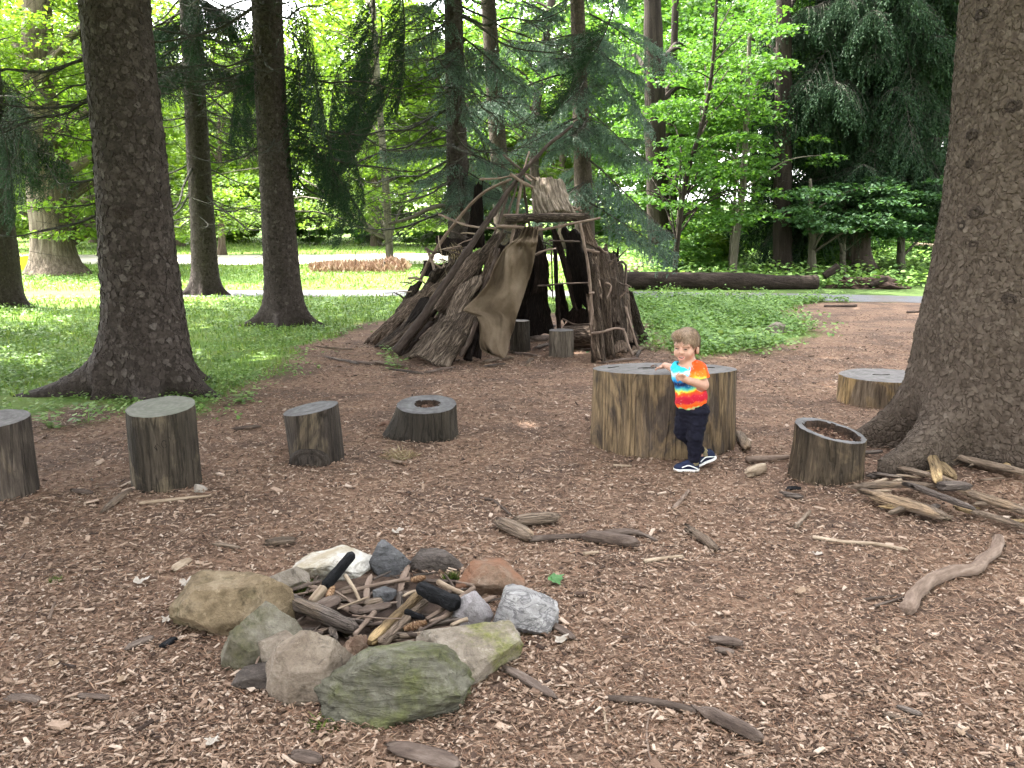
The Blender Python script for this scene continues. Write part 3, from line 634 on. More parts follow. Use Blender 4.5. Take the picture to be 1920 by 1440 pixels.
# unseen spruces added left and right of the frame to shade the clearing
for i, (x, y, sc, lab) in enumerate(((-6.6, 3.6, 1.1, 'unseen spruce added for shade beside the left stump'), (-10.5, 7.2, 1.1, 'unseen spruce added for shade beyond the left stump'),
                                     (-9.5, -1.5, 1.1, 'unseen spruce added for shade left of the camera'), (-15.5, 4.5, 1.15, 'outermost unseen spruce added for shade left of the clearing'), (11.5, 9.5, 1.1, 'unseen spruce added for shade right of the low stump'), (14.5, 15.5, 1.1, 'unseen spruce added for shade at the right of the path'))):
    t = thing('spruce_tree', lab, 'tree', (x, y, Hs(x, y)))
    tr = Trunk([(0, 0, 0, 0.34), (5, 0.05, 0, 0.27), (18, 0.1, 0, 0.06)], [(D(20), .3, .4, .2), (D(140), .3, .4, .2), (D(260), .3, .4, .2)], 70 + i)
    obj('trunk', tr.mesh('trunk', M['bark_spruce'], 5, 18, 24, 20), t); obj('crown', SPRUCE[i % 2], t, (0, 0, 6.0), (0, 0, i * 1.3), (sc,) * 3)

# ------------------------------------------------------------------ broadleaved trees
def px_tree(name, label, Yd, line, bark, cloud=None, mat=None, ncl=150, per=70, size=0.13, seed=0, seg=12, depth=(0, 0), flat=0.16, crad=(0.55, 1.0), cat='tree', limbs=10, group=None):
    """line: (px, py, width px) from the foot up; cloud: boxes (x0, y0, x1, y1, weight) where its leaves are seen."""
    rng = np.random.RandomState(seed + 200)
    foot = G(line[0][0], line[0][1]); foot = P(line[0][0], line[0][1], Yd); bx = foot.x; bz = Hs(bx, Yd)
    t = thing(name, label, cat, (bx, Yd, bz), (0, 0, 0), group); b = np.array([bx, Yd, bz])
    pts = np.array([[*P(a, c, Yd), wd * mpp(Yd, 1.5) / 2] for a, c, wd in line]); pts[0, 2] = bz - 0.1
    pts[:, :3] -= b; q = resample(pts, 40)
    mb = MB(); mb.add(*tube(q[:, :3], q[:, 3] * (1 + 0.5 * np.exp(-np.clip(q[:, 2], 0, 9) * 4)), seg, 0.13, seed))
    if cloud:
        tot = sum(k[4] for k in cloud); C = []
        for x0, y0, x1, y1, wt in cloud:
            for _ in range(int(ncl * wt / tot)):
                C.append(P(rng.uniform(x0, x1), rng.uniform(y0, y1), Yd + rng.uniform(*depth)))
        C = np.array(C) - b
        rad = (crad[0] + (crad[1] - crad[0]) * rng.rand(len(C), 1)) * np.array([1, 1, flat])
        for k in rng.choice(len(C), min(limbs, len(C)), replace=False):
            e = C[k]; zz = np.clip(e[2] - 0.35 * np.hypot(e[0], e[1]), q[4, 2], q[-1, 2]); j = int(np.argmin(abs(q[:, 2] - zz)))
            pm = (q[j, :3] + e) / 2 + np.array([0, 0, 0.12 * np.linalg.norm(e - q[j, :3])])
            mb.add(*tube(resample([q[j, :3], pm, e], 10), np.linspace(q[j, 3] * 0.45, 0.006, 10), 5, 0.1, seed))
        V, Q = leaves(C, rad, per, size, rng)
        obj('crown', mesh('crown', V, Q, smooth=False, mats=[mat]), t)
    obj('trunk', mb.mesh('trunk', bark), t)
    return t
px_tree('maple_tree', 'pale ridged trunk with flaring foot at the edge of the sunlit meadow', 28, [(106, 516, 92), (103, 490, 84), (98, 440, 74), (90, 360, 68), (80, 260, 62), (72, 100, 54), (66, -60, 44)], M['bark_pale'],
        [(-60, -60, 330, 130, 3), (-60, 130, 200, 300, 2), (180, 150, 340, 330, 1.6), (40, 300, 330, 440, 1.2), (250, 390, 345, 450, 0.3)], M['leaf_bright'], 420, 75, 0.17, 1, 24, (-2, 8), 0.2, (0.6, 1.2), limbs=24)
px_tree('young_tree', 'thin grey trunk rising from the meadow left of the shelter', 34, [(731, 492, 15), (729, 440, 14), (722, 330, 14), (714, 230, 12), (706, 120, 11), (698, -30, 9)], M['bark_sapling'],
        [(555, 120, 720, 420, 2), (640, 300, 830, 430, 1.2), (560, -40, 780, 120, 1.5), (330, 330, 480, 440, 0.9)], M['leaf_bright'], 260, 65, 0.19, 2, 10, (-1, 8), 0.2, (0.6, 1.3), limbs=16)
px_tree('maple_tree', 'dark twin-stemmed trunk rising behind the left end of the fallen log', 27, [(1240, 518, 52), (1238, 470, 44), (1234, 380, 42), (1229, 260, 38), (1226, 100, 34), (1222, -50, 30)], M['bark_dark'],
        [(1160, 60, 1330, 260, 2), (1260, 260, 1330, 430, 0.7)], M['leaf_mid'], 90, 80, 0.15, 3, 18, (1.5, 6), 0.14, (0.6, 1.2), limbs=14)
px_tree('maple_tree', 'dark slim trunk half hidden behind the twin-stemmed one', 30, [(1268, 512, 18), (1264, 430, 16), (1258, 300, 16), (1262, 150, 14), (1268, -40, 12)], M['bark_dark'], None, None, seed=4)
px_tree('maple_sapling', 'dark thin sapling bending to the right with layers of maple leaves', 23.5, [(1264, 519, 9), (1270, 460, 9), (1278, 390, 9), (1290, 320, 9), (1312, 250, 8), (1328, 180, 7), (1338, 100, 6), (1346, -40, 5)], M['bark_dark'],
        [(1260, 100, 1440, 330, 3), (1260, 310, 1440, 430, 1.6), (1300, -40, 1500, 140, 1.6), (1160, 120, 1260, 400, 1.0)], M['leaf_mid'], 230, 75, 0.13, 5, 10, (-1.0, 6), 0.10, (0.5, 0.95), limbs=30)
px_tree('maple_sapling', 'pale sapling leaning a little right between the dark trunks behind the log', 25, [(1372, 505, 14), (1380, 450, 13), (1390, 380, 12), (1396, 300, 11), (1400, 200, 9), (1406, 60, 7)], M['bark_sapling'],
        [(1310, 140, 1445, 330, 2), (1330, 320, 1445, 420, 1.0), (1490, 250, 1570, 420, 0.5)], M['leaf_mid'], 100, 75, 0.13, 6, 10, (0, 6), 0.10, (0.5, 0.9), limbs=16)
px_tree('maple_sapling', 'hair-thin pale stem beside the leaning sapling', 25.5, [(1366, 503, 6), (1374, 420, 6), (1382, 300, 5), (1392, 120, 4)], M['bark_sapling'], None, None, seed=7, seg=6)
px_tree('maple_sapling', 'slim pale stem rising close behind the dark bent sapling', 24.2, [(1262, 512, 5), (1268, 440, 5), (1274, 380, 5), (1276, 300, 4)], M['bark_sapling'], None, None, seed=8, seg=6)
px_tree('maple_tree', 'straight blackish trunk standing behind the middle of the fallen log', 26.5, [(1467, 516, 42), (1467, 480, 35), (1467, 400, 33), (1468, 250, 31), (1469, 100, 28), (1470, -60, 26)], M['bark_dark'],
        [(1440, -60, 1560, 120, 1.5), (1400, 60, 1520, 200, 0.7)], M['leaf_mid'], 70, 80, 0.14, 9, 18, (1, 5), 0.14, (0.6, 1.1), limbs=14)
px_tree('maple_sapling', 'thin straight stem behind the right end of the fallen log', 25.5, [(1522, 518, 16), (1523, 450, 13), (1521, 400, 12), (1520, 360, 8), (1519, 335, 5)], M['bark_sapling'],
        [(1490, 345, 1580, 430, 1), (1630, 350, 1680, 430, 0.5)], M['leaf_deep'], 60, 75, 0.13, 10, 10, (-2.0, 3), 0.09, (0.5, 0.9), limbs=12)
px_tree('maple_sapling', 'pale thin stem touching the left side of the thick conifer trunk', 26.2, [(1580, 508, 11), (1581, 440, 11), (1582, 380, 9), (1581, 340, 5)], M['bark_sapling'], [(1540, 345, 1700, 430, 1)], M['leaf_deep'], 60, 75, 0.13, 11, 10, (-2, 1), 0.09, (0.45, 0.85), limbs=8)
px_tree('maple_sapling', 'pale stem standing alone between the conifer trunk and the huge spruce', 26.5, [(1690, 502, 15), (1690, 440, 14), (1692, 380, 11), (1693, 335, 6)], M['bark_sapling'], [(1630, 330, 1790, 440, 1.5)], M['leaf_deep'], 110, 75, 0.13, 12, 10, (-2, 2), 0.09, (0.5, 0.9), limbs=12)
for i, (px, wd, Yd, py, lab) in enumerate(((1562, 24, 44, 470, 'dark far trunk right of the straight blackish one'), (1345, 20, 46, 466, 'dark far trunk between the bent and the pale saplings'), (1709, 26, 42, 472, 'dark far trunk just right of the lone pale stem'), (1757, 22, 40, 476, 'dark far trunk against the edge of the huge spruce'), (1652, 18, 50, 464, 'thin dark far trunk right of the conifer trunk'), (1420, 16, 52, 462, 'thin dark far trunk left of the straight blackish one'),
                                           (1010, 22, 42, 476, 'far trunk leaning right between the pinkish and the reddish trunks'))):
    px_tree('maple_tree', lab, Yd, [(px, py, wd), (px - 3, 380, wd * 0.9), (px - 8, 240, wd * 0.8), (px + (30 if px == 1010 else -10), -40, wd * 0.6)], M['bark_dark'],
            [(px - 130, 0, px + 130, 260, 1)], M['leaf_mid'], 70, 70, 0.22, 20 + i, 10, (-3, 5), 0.2, (0.8, 1.6), limbs=10)
# the dark conifer whose boughs hang in front of the wood on the right
t, tr = trunk_tree('hemlock_tree', 'thick conifer trunk with a dark curtain of drooping boughs, right of the log', 28.0,
    [(-40, 1618, 36), (200, 1614, 42), (380, 1608, 46), (470, 1606, 48), (512, 1606, 60)], [(D(190), 0.3, 0.4, 0.2), (D(-10), 0.4, 0.4, 0.2)], M['bark_trunk'], 64, 10, 20, 40, 60)
spr['15'] = t
for i in range(150):
    z = 3.3 + 7.2 * R.random() ** 0.9; az = R.uniform(0, 2 * PI)
    L = R.uniform(2.2, 3.7) * (1.0 if math.cos(az) < 0 else 1.05)
    put_branch(t, R.choice('nnh'), z, az, L, R.uniform(-0.12, 0.25))
obj('crown', SPRUCE[0], t, (0, 0, 10.0), (0, 0, 1), (0.9,) * 3)
for i, (px, py, L, az) in enumerate(((1690, 35, 3.2, 12), (1700, 110, 3.0, -10), (1640, 235, 3.0, 0), (1650, 305, 3.2, 8), (1560, 330, 2.2, 180))):
    q = P(px, py, 26.5) - t.location
    obj('dead_branch', DEAD[i], t, q, (0, 0.0, D(az)), (L / 2.4,) * 3)

# far woods
SKY_BLOCKERS = ((-13, -5), (-7, -9), (-1, -10.5), (5, -10), (11, -6.5), (15, -1))  # unseen trees added behind the camera to block the low sky
KIND = [broad_kind(300, 4.6, 8.2, 6.4, 230, 60, 0.30, M['leaf_bright'], 14, 0.26, M['bark_ridged']),
        broad_kind(301, 5.2, 7.0, 6.0, 250, 60, 0.32, M['leaf_bright'], 12, 0.30, M['bark_ridged']),
        broad_kind(302, 4.4, 8.6, 6.6, 230, 60, 0.30, M['leaf_mid'], 15, 0.24, M['bark_dark']),
        broad_kind(303, 5.0, 9.6, 5.2, 220, 60, 0.26, M['leaf_mid'], 15, 0.26, M['bark_dark'])]
bush_me, _ = broad_crown(310, 2.2, 1.3, 1.2, 90, 55, 0.20, M['leaf_mid'])
bush_me2, _ = broad_crown(311, 2.4, 1.2, 1.1, 90, 55, 0.22, M['leaf_bright'])
def far_tree(kind, x, y, sc, lab, group):
    t = thing('broadleaf_tree', lab, 'tree', (x, y, Hs(x, y)), (0, 0, R.uniform(0, 6)), group); t.scale = (sc, sc, sc * R.uniform(0.9, 1.15))
    obj('trunk', KIND[kind][0], t); obj('crown', KIND[kind][1], t)
for x, y, k, sc in ((-52, 66, 0, 1.1), (-44, 60, 1, 1.0), (-36, 68, 2, 1.1), (-30, 62, 0, 1.15), (-24, 70, 1, 1.0), (-18.5, 66, 0, 0.95), (-12, 72, 1, 1.15), (-6, 66, 0, 1.2), (0, 70, 2, 1.2), (6, 64, 1, 1.0),
                    (-48, 84, 2, 1.2), (-38, 88, 1, 1.2), (-28, 84, 2, 1.05), (-20, 90, 0, 1.0), (-11, 86, 2, 1.3), (-3, 90, 1, 1.35), (5, 86, 0, 1.2), (-58, 78, 1, 1.2), (-22, 57, 0, 1.1), (-15.5, 60, 1, 1.1), (-9, 57, 0, 1.15), (-2.5, 56, 1, 1.05), (3, 52, 0, 1.0), (-28, 54, 1, 1.0)):
    far_tree(k, x, y, sc, 'leafy light green tree in the far wood across the sunlit meadow', 'trees beyond the meadow')
for x, y, k, sc in ((-19.5, 36, 0, 0.8), (-24, 44, 1, 0.9), (-15.5, 46, 0, 0.75), (-30, 38, 1, 1.0)):
    far_tree(k, x, y, sc, 'sunlit yellow-green tree on the meadow behind the pale ridged trunk', 'trees on the near side of the meadow')
for x, y, k, sc in ((7, 44, 2, 1.0), (17, 42, 2, 1.05), (22, 34, 3, 1.0), (27, 40, 2, 1.1), (10, 54, 3, 1.1), (17, 56, 2, 1.15), (25, 54, 3, 1.15), (33, 48, 2, 1.1), (40, 60, 3, 1.3), (30, 66, 2, 1.3), (20, 70, 3, 1.3), (12, 74, 2, 1.2), (29, 30, 3, 1.0)):
    far_tree(k, x, y, sc, 'green tree in the shady wood behind the fallen log', 'trees of the shady wood')
for x, y in SKY_BLOCKERS: far_tree(2, x, y, 1.0, 'unseen leafy tree added behind the camera to block low sky', 'trees added behind the camera')
for i, (x, y, k, sc) in enumerate(((-33, 72, 0, 1.0), (-26, 60, 1, 0.9), (-14, 60, 0, 1.0), (-9, 58, 0, 1.1), (-5, 57, 0, 1.0), (-1, 60, 0, 1.2), (3.5, 56, 0, 1.0), (-20, 62, 1, 0.8), (-38, 62, 0, 1.0), (7, 50, 0, 1.0))):
    t = thing('shrub', 'low green shrub under the trees at the far edge of the meadow', 'shrub', (x, y, Hs(x, y)), (0, 0, i), 'shrubs at the far edge of the meadow'); t.scale = (sc * 1.2, sc, sc)
    obj('leaves', bush_me if k == 0 else bush_me2, t)
for i, (x, y, k, sc) in enumerate(((8, 33, 0, 0.7), (11, 31, 0, 0.6), (14, 34, 0, 0.7), (9.6, 27.5, 0, 0.4), (6.4, 30, 1, 0.6), (17.5, 36, 0, 0.8), (12.5, 40, 1, 0.8), (20, 40, 1, 0.9), (7.4, 37, 1, 0.8), (5.2, 26, 0, 0.5))):
    t = thing('shrub', 'leafy undergrowth shrub between the trunks of the shady wood', 'shrub', (x, y, Hs(x, y)), (0, 0, i * 2), 'undergrowth of the shady wood'); t.scale = (sc * 1.2, sc, sc)
    obj('leaves', bush_me if k == 0 else bush_me2, t)

# ------------------------------------------------------------------ stumps
M['wood_grey'] = wood_mat('weathered_wood', (0.022, 0.017, 0.014), (0.070, 0.055, 0.044), (0.15, 0.122, 0.100), 0.60, 8, (0.135, 0.104, 0.070))
M['wood_green'] = wood_mat('greenish_weathered_wood', (0.022, 0.017, 0.013), (0.062, 0.048, 0.036), (0.13, 0.105, 0.080), 0.55, 8, (0.135, 0.106, 0.072), 0.03)
M['wood_tan'] = wood_mat('peeled_tan_wood', (0.026, 0.019, 0.015), (0.075, 0.055, 0.042), (0.145, 0.112, 0.088), 0.455, 7, (0.195, 0.136, 0.078))
M['wood_seat'] = wood_mat('pale_grey_seat_wood', (0.09, 0.072, 0.058), (0.17, 0.14, 0.112), (0.26, 0.22, 0.18), 0.6, 7, (0.22, 0.17, 0.12))
M['wood_yellow'] = wood_mat('peeled_yellow_wood', (0.045, 0.031, 0.022), (0.13, 0.095, 0.064), (0.22, 0.175, 0.13), 0.48, 7, (0.27, 0.182, 0.088))
M['wood_dark'] = wood_mat('dark_wet_wood', (0.022, 0.017, 0.014), (0.055, 0.044, 0.034), (0.105, 0.086, 0.068), 0.66, 9, (0.10, 0.080, 0.055), 0.04)
M['wood_brown'] = wood_mat('brown_ragged_wood', (0.020, 0.014, 0.011), (0.062, 0.044, 0.030), (0.125, 0.092, 0.063), 0.55, 9, (0.132, 0.094, 0.060), 0.05)
M['cut_grey'] = cut_mat('grey_cut_wood', (0.155, 0.145, 0.142), (0.075, 0.068, 0.066))
M['cut_green'] = cut_mat('green_grey_cut_wood', (0.165, 0.158, 0.142), (0.095, 0.090, 0.080), 50, 0.35)
M['cut_blue'] = cut_mat('slate_grey_cut_wood', (0.135, 0.13, 0.132), (0.066, 0.062, 0.062), 40)
M['debris'] = island_mat('rotten_wood_crumbs', [(0, (0.035, 0.02, 0.014)), (0.5, (0.10, 0.055, 0.038)), (0.85, (0.17, 0.10, 0.07)), (1, (0.36, 0.27, 0.2))], 0.95)
M['rot_shade'] = ridge_mat('shaded_rot_hollow', (0.010, 0.007, 0.005), (0.028, 0.018, 0.013), (0.065, 0.042, 0.031), 30, 20, True, 0.02, 'Object')  # shade of the hollow is put into this dark rotten brown
M['char'] = ridge_mat('charcoal', (0.003, 0.003, 0.0035), (0.008, 0.008, 0.009), (0.026, 0.026, 0.029), 40, 14, True, 0.03)
M['carved'] = ridge_mat('carved_groove', (0.010, 0.008, 0.007), (0.016, 0.013, 0.011), (0.025, 0.02, 0.017), 30, 10)

class Stump:
    def __init__(s, label, cx, ybot, wpx, ytop, ry=0.9, tilt=(0, 0), flare=0.05, lean=(0, 0), seed=1, side='wood_grey', topm='cut_grey', out=0.04, fl=(), hollow=None, name='tree_stump', rough=0.018, Yc=None, sink=0.0):
        f = G(cx, ybot); k = mpp(f.y, 0.2); rx = wpx * k / 2
        s.rx = rx; s.ry = rx * ry; s.Y = Yc or f.y + s.ry; s.X = P(cx, ybot, s.Y).x
        s.h = P(cx, ytop, s.Y).z; s.seed = seed; s.tilt = tilt; s.flare = flare; s.lean = lean; s.out = out; s.fl = fl; s.rough = rough
        z0 = Hs(s.X, s.Y); s.t = thing(name, label, 'stump', (s.X, s.Y, 0))
        n = 128; a = np.arange(n) / n * 2 * PI
        zz = np.concatenate([[-0.08], np.linspace(0, 1, 34) ** 0.9]); rows = []
        for q in zz:
            x, y, top = s.ring(a, q); z = np.where(q < 0, -0.08 + 0 * a, q * top); rows.append(v3(x, y, z))
        obj('side', mesh('side', np.array(rows), grid_faces(len(zz), n, True), mats=[M[side]]), s.t)
        x1, y1, top = s.ring(a, 1.0); cx1, cy1 = x1.mean(), y1.mean(); rows = []
        fac = [1.0, 0.988, 0.97, 0.94, 0.9, 0.85, 0.8, 0.74, 0.68, 0.62, 0.55, 0.48, 0.41, 0.34, 0.27, 0.2, 0.13, 0.07, 0.01]
        for i, g in enumerate(fac):
            x = cx1 + (x1 - cx1) * g; y = cy1 + (y1 - cy1) * g
            z = s.h + tilt[0] * x + tilt[1] * y + 0.004 * fbm(v3(x * 14, y * 14, seed), 4, seed) + (0.003 if i > 1 else 0.0)
            if hollow:
                hr, dp = hollow; rr = hr * (1 + 0.25 * fbm(v3(np.cos(a) * 1.6, np.sin(a) * 1.6, seed), 3, seed + 3))
                z = z - dp * np.clip((rr - g) / (0.16 * rr), 0, 1) * (1 - 0.25 * np.clip((rr - g) / rr, 0, 1))
            if i == 0: z = top
            rows.append(v3(x, y, z))
        Fq = grid_faces(len(fac), n, True); mi = None
        if hollow: mi = (np.array([fac[min(q // n + 1, len(fac) - 1)] for q in Fq.min(1)]) < np.tile(rr, len(fac) - 1) * 0.99).astype(int)
        o = obj('cut_face', mesh('cut_face', np.array(rows), Fq, mats=[M[topm], M['rot_shade']], mi=mi), s.t)
        s.cen = (cx1, cy1)
    def ring(s, a, q):
        qq = max(q, 0.0); rr = 1 + s.out * fbm(v3(np.cos(a) * 1.1, np.sin(a) * 1.1, s.seed * 3.1), 3, s.seed)
        rr = rr * (1 + s.flare * (1 - qq) ** 2)
        rr = rr + s.rough * fbm(v3(np.cos(a) * 7, np.sin(a) * 7, qq * 1.1 + s.seed), 4, s.seed + 5) + 0.5 * s.rough * fbm(v3(np.cos(a) * 22, np.sin(a) * 22, qq * 2.0), 3, s.seed + 8)
        rr = rr - 0.022 * max(0.0, qq - 0.9) * 10 * np.clip(fbm(v3(np.cos(a) * 4, np.sin(a) * 4, s.seed + 20), 3, s.seed + 11) + 0.1, 0, 1)
        for ang, A in s.fl:
            d = (a - ang + PI) % (2 * PI) - PI; rr = rr + A * np.exp(-(d / 0.45) ** 2) * (1 - qq) ** 1.3
        x = s.rx * rr * np.cos(a) + s.lean[0] * qq * s.h; y = s.ry * rr * np.sin(a) + s.lean[1] * qq * s.h
        return x, y, s.h + s.tilt[0] * x + s.tilt[1] * y
    def crumbs(s, n, r, z, size, seed):
        rng = np.random.RandomState(seed); a = rng.rand(n) * 2 * PI; rr = np.sqrt(rng.rand(n)) * r
        p = v3(s.cen[0] + s.rx * rr * np.cos(a), s.cen[1] + s.ry * rr * np.sin(a), 0); p[:, 2] = s.h + s.tilt[0] * p[:, 0] + s.tilt[1] * p[:, 1] - z + rng.rand(n) * 0.02
        V, Q = chips_geo(p, rng, size); obj('rotten_crumbs', mesh('rotten_crumbs', V, Q, smooth=False, mats=[M['debris']]), s.t)['kind'] = 'stuff'

def chips_geo(p, rng, size, asp=(0.25, 0.7), thick=0.12, flat=0.28, taper=True):
    """little wood chips as five-sided blocks lying at p"""
    n = len(p); L = size * (0.45 + 1.0 * rng.rand(n) ** 1.6) if np.isscalar(size) else size
    W = L * (asp[0] + (asp[1] - asp[0]) * rng.rand(n) ** 1.5); Tt = np.minimum(L * thick * (0.4 + rng.rand(n)), 0.012)
    yaw = rng.rand(n) * 2 * PI; d = unit(v3(np.cos(yaw), np.sin(yaw), flat * rng.randn(n)))
    up = unit(v3(flat * rng.randn(n), flat * rng.randn(n), 1)); sd = unit(np.cross(up, d)); up = np.cross(d, sd)
    def jit(): return 1 + 0.35 * (rng.rand(n) - 0.5)
    c = []
    for lx, ly in ((-1, -1), (1, -1), (1, 1), (-1, 1)):
        e = (0.35 + 0.65 * rng.rand(n)) if taper and lx > 0 else 1.0
        c.append((d * (lx * L * 0.5 * jit())[:, None] + sd * (ly * W * 0.5 * jit() * e)[:, None]))
    bot = [p + q - up * (Tt * 0.4)[:, None] for q in c]; topv = [p + q * 0.92 + up * (Tt * 0.6)[:, None] for q in c]
    V = np.stack(bot + topv, 1).reshape(-1, 3); b = (np.arange(n) * 8)[:, None, None]
    Q = np.array([[4, 5, 6, 7], [0, 1, 5, 4], [1, 2, 6, 5], [2, 3, 7, 6], [3, 0, 4, 7]])[None] + b
    return V, Q.reshape(-1, 4)

Stump('grey upright stump cut off by the left edge of the photo', 2, 944, 136, 786, 0.95, (0.02, 0.08), 0.03, seed=3, side='wood_grey', topm='cut_grey')
s2 = Stump('tall round stump with greenish top and carved letters, in front of the large spruce', 316, 930, 128, 762, 0.95, (0.02, 0.13), 0.02, (-0.01, 0), seed=4, side='wood_green', topm='cut_green', rough=0.02)
s3 = Stump('slanted short stump with a broken branch knot at its foot', 597, 876, 104, 764, 0.9, (0.17, 0.05), 0.0, (-0.09, 0), seed=5, side='wood_grey', topm='cut_blue', out=0.03)
s4 = Stump('low dark stump with cracked hollow top, flared at its left side', 801, 831, 116, 758, 0.95, (0.0, 0.13), 0.06, (0.0, 0), seed=6, side='wood_dark', topm='cut_blue', fl=((D(195), 0.42), (D(170), 0.2)), hollow=(0.40, 0.06), rough=0.03)
s5 = Stump('very wide stump like a table that the child leans on', 1240, 859, 280, 691, 0.86, (0.004, -0.07), 0.03, (-0.01, 0), seed=12, side='wood_tan', topm='cut_grey', out=0.055, rough=0.012)
s6 = Stump('ragged brown stump with tilted hollow top beside the huge spruce', 1545, 914, 134, 806, 0.95, (-0.18, 0.13), 0.07, (0.05, 0), seed=8, side='wood_brown', topm='cut_blue', hollow=(0.80, 0.09), rough=0.045)
s7 = Stump('low wide yellowish log round half hidden behind the huge spruce root', 1658, 771, 178, 704, 0.9, (0.0, 0), 0.03, seed=9, side='wood_yellow', topm='cut_grey', name='log_round')
s8 = Stump('dark stump seat standing behind the hem of the burlap', 976, 659, 37, 601, 0.95, (0, 0), 0.04, (-0.03, 0), seed=10, side='wood_dark', topm='cut_grey')
s9 = Stump('pale grey stump seat in the middle of the shelter doorway', 1052, 670, 47, 619, 0.95, (0.02, 0), 0.0, seed=11, side='wood_seat', topm='cut_grey')
s6.crumbs(900, 0.74, 0.06, 0.03, 4); s4.crumbs(120, 0.33, 0.045, 0.03, 5); s5.crumbs(40, 0.2, -0.004, 0.02, 6)
# dark cracks on the table stump's top, knot on the slanted stump, letters carved into the tall one
def stroke(par, pts, r, name, mat, seg=6):
    mb = MB(); mb.add(*tube(resample(pts, max(4, 6 * (len(pts) - 1))), r, seg)); return obj(name, mb.mesh(name, mat), par)
def on_side(st, px, py, out=0.0):                       # the point of a stump's side seen at (px, py), in the stump's frame
    d = ray(px, py); o = np.array([0 - st.X, 0 - st.Y, CAMZ]); best = None
    for t in np.linspace(st.Y - st.ry * 1.6, st.Y + 0.2, 600) / d.y:
        q = o + np.array(d) * t; qq = min(1, max(0, q[2] / st.h)); a = math.atan2((q[1] - st.lean[1] * qq * st.h) / st.ry, (q[0] - st.lean[0] * qq * st.h) / st.rx)
        x, y, _ = st.ring(np.array([a]), qq)
        if math.hypot(q[0] - st.lean[0] * qq * st.h, q[1] - st.lean[1] * qq * st.h) <= math.hypot(float(x[0]) - st.lean[0] * qq * st.h, float(y[0]) - st.lean[1] * qq * st.h) + out: return q
    return q
for i, ln in enumerate(([(289, 838), (295, 845), (291, 835), (297, 841), (294, 832), (302, 840)], [(312, 828), (306, 826), (303, 833), (306, 839), (311, 839), (313, 834), (309, 833)], [(317, 826), (318, 836)], [(308, 822), (315, 819), (321, 825)])):
    stroke(s2.t, [on_side(s2, a, b, -0.001) for a, b in ln], 0.0022, 'carved_letter', M['carved'])
kn = on_side(s3, 577, 868); mbk = MB()
kk = 22; th = np.arange(kk) / kk * 2 * PI; rws = []
for rad, dd in ((0.125, 0.03), (0.118, -0.01), (0.098, -0.026), (0.088, -0.018), (0.078, -0.036), (0.05, -0.046), (0.02, -0.05)):
    w_ = 1 + 0.12 * fbm(v3(np.cos(th), np.sin(th), rad * 9), 3, 2)
    rws.append(v3(kn[0] + 0.01 + rad * 1.12 * w_ * np.cos(th), kn[1] + dd + 0 * th, np.maximum(-0.02, kn[2] - 0.015 + rad * 1.05 * w_ * np.sin(th))))
obj('branch_knot', mesh('branch_knot', np.array(rws), grid_faces(len(rws), kk, True)[:, ::-1], mats=[M['wood_grey']]), s3.t)
for ln in ([(1196, 692), (1215, 689), (1238, 690), (1250, 687)], [(1205, 694), (1226, 692)], [(1318, 688), (1340, 691)], [(1140, 690), (1160, 686)]):
    z = s5.h; q5 = [np.array([*(G(a, b, z).xy), 0]) - np.array([s5.X, s5.Y, 0]) for a, b in ln]; stroke(s5.t, [v + np.array([0, 0, z + 0.004 * v[0] - 0.07 * v[1] + 0.004]) for v in q5], 0.004, 'crack', M['carved'], 4)
for ln in ([(1636, 703), (1650, 704), (1668, 703)],):
    z = s7.h; stroke(s7.t, [np.array([*(G(a, b, z).xy), 0]) - np.array([s7.X, s7.Y, -z - 0.003]) for a, b in ln], 0.006, 'crack', M['carved'], 4)
# a broken root spur lying off the flared stump
mb = MB(); mb.add(*tube(resample([np.array(G(738, 822)) + [0, 0, 0.06], np.array(G(727, 812)) + [0, 0.02, 0.08], np.array(G(712, 802)) + [0, 0, 0.02]], 10) - np.array([s4.X, s4.Y, 0]), np.linspace(0.035, 0.006, 10), 7, 0.3, 4)); obj('root_spur', mb.mesh('root_spur', M['debris']), s4.t)

# ------------------------------------------------------------------ rocks
def ico(sub):
    bm = bmesh.new(); bmesh.ops.create_icosphere(bm, subdivisions=sub, radius=1.0)
    V = np.array([v.co[:] for v in bm.verts]); T = np.array([[v.index for v in f.verts] for f in bm.faces]); bm.free(); return V, T
ICO = {k: ico(k) for k in (4, 5, 6)}
def rock_geo(seed, dims, planes=(), npl=9, rough=0.06, sub=5, strata=0.0, sharp=0.99, square=0.0):
    rng = np.random.RandomState(seed); V, T = ICO[sub]; p = V.copy()
    if square: p = np.sign(p) * np.abs(p) ** (1 - square); 
    pl = [(np.array(q[:3], float), q[3]) for q in planes] + [(rng.randn(3), rng.uniform(0.62, 0.9)) for _ in range(npl)] + [(rng.randn(3), rng.uniform(0.58, 0.80)) for _ in range(14)]
    for nrm, o in pl:
        nrm = unit(nrm); e = p @ nrm - o; p = p - np.outer(np.where(e > 0, e * sharp, 0), nrm)
    chip = np.abs(fbm(p * 3.1 + seed, 3, seed + 5)); chip = np.clip(chip * 5, 0, 1)[:, None]
    p = p * (1 + rough * fbm(V * 2.2 + seed, 4, seed)[:, None] + rough * 0.45 * fbm(p * 10 + seed, 5, seed + 3)[:, None] - rough * 0.5 * (1 - chip))
    if strata:
        ph = (p[:, 2] * 1.0 + p[:, 0] * 0.28 + 0.35 * fbm(p * 2.0, 3, seed + 7)) * 13
        p = p * (1 + strata * (np.abs(np.sin(ph)) - 0.5) * np.clip(1.2 - np.abs(p[:, 2]), 0.2, 1))[:, None]
    p = p - (p.max(0) + p.min(0)) / 2; p = p / ((p.max(0) - p.min(0)) / 2)
    return p * np.array(dims) / 2, T
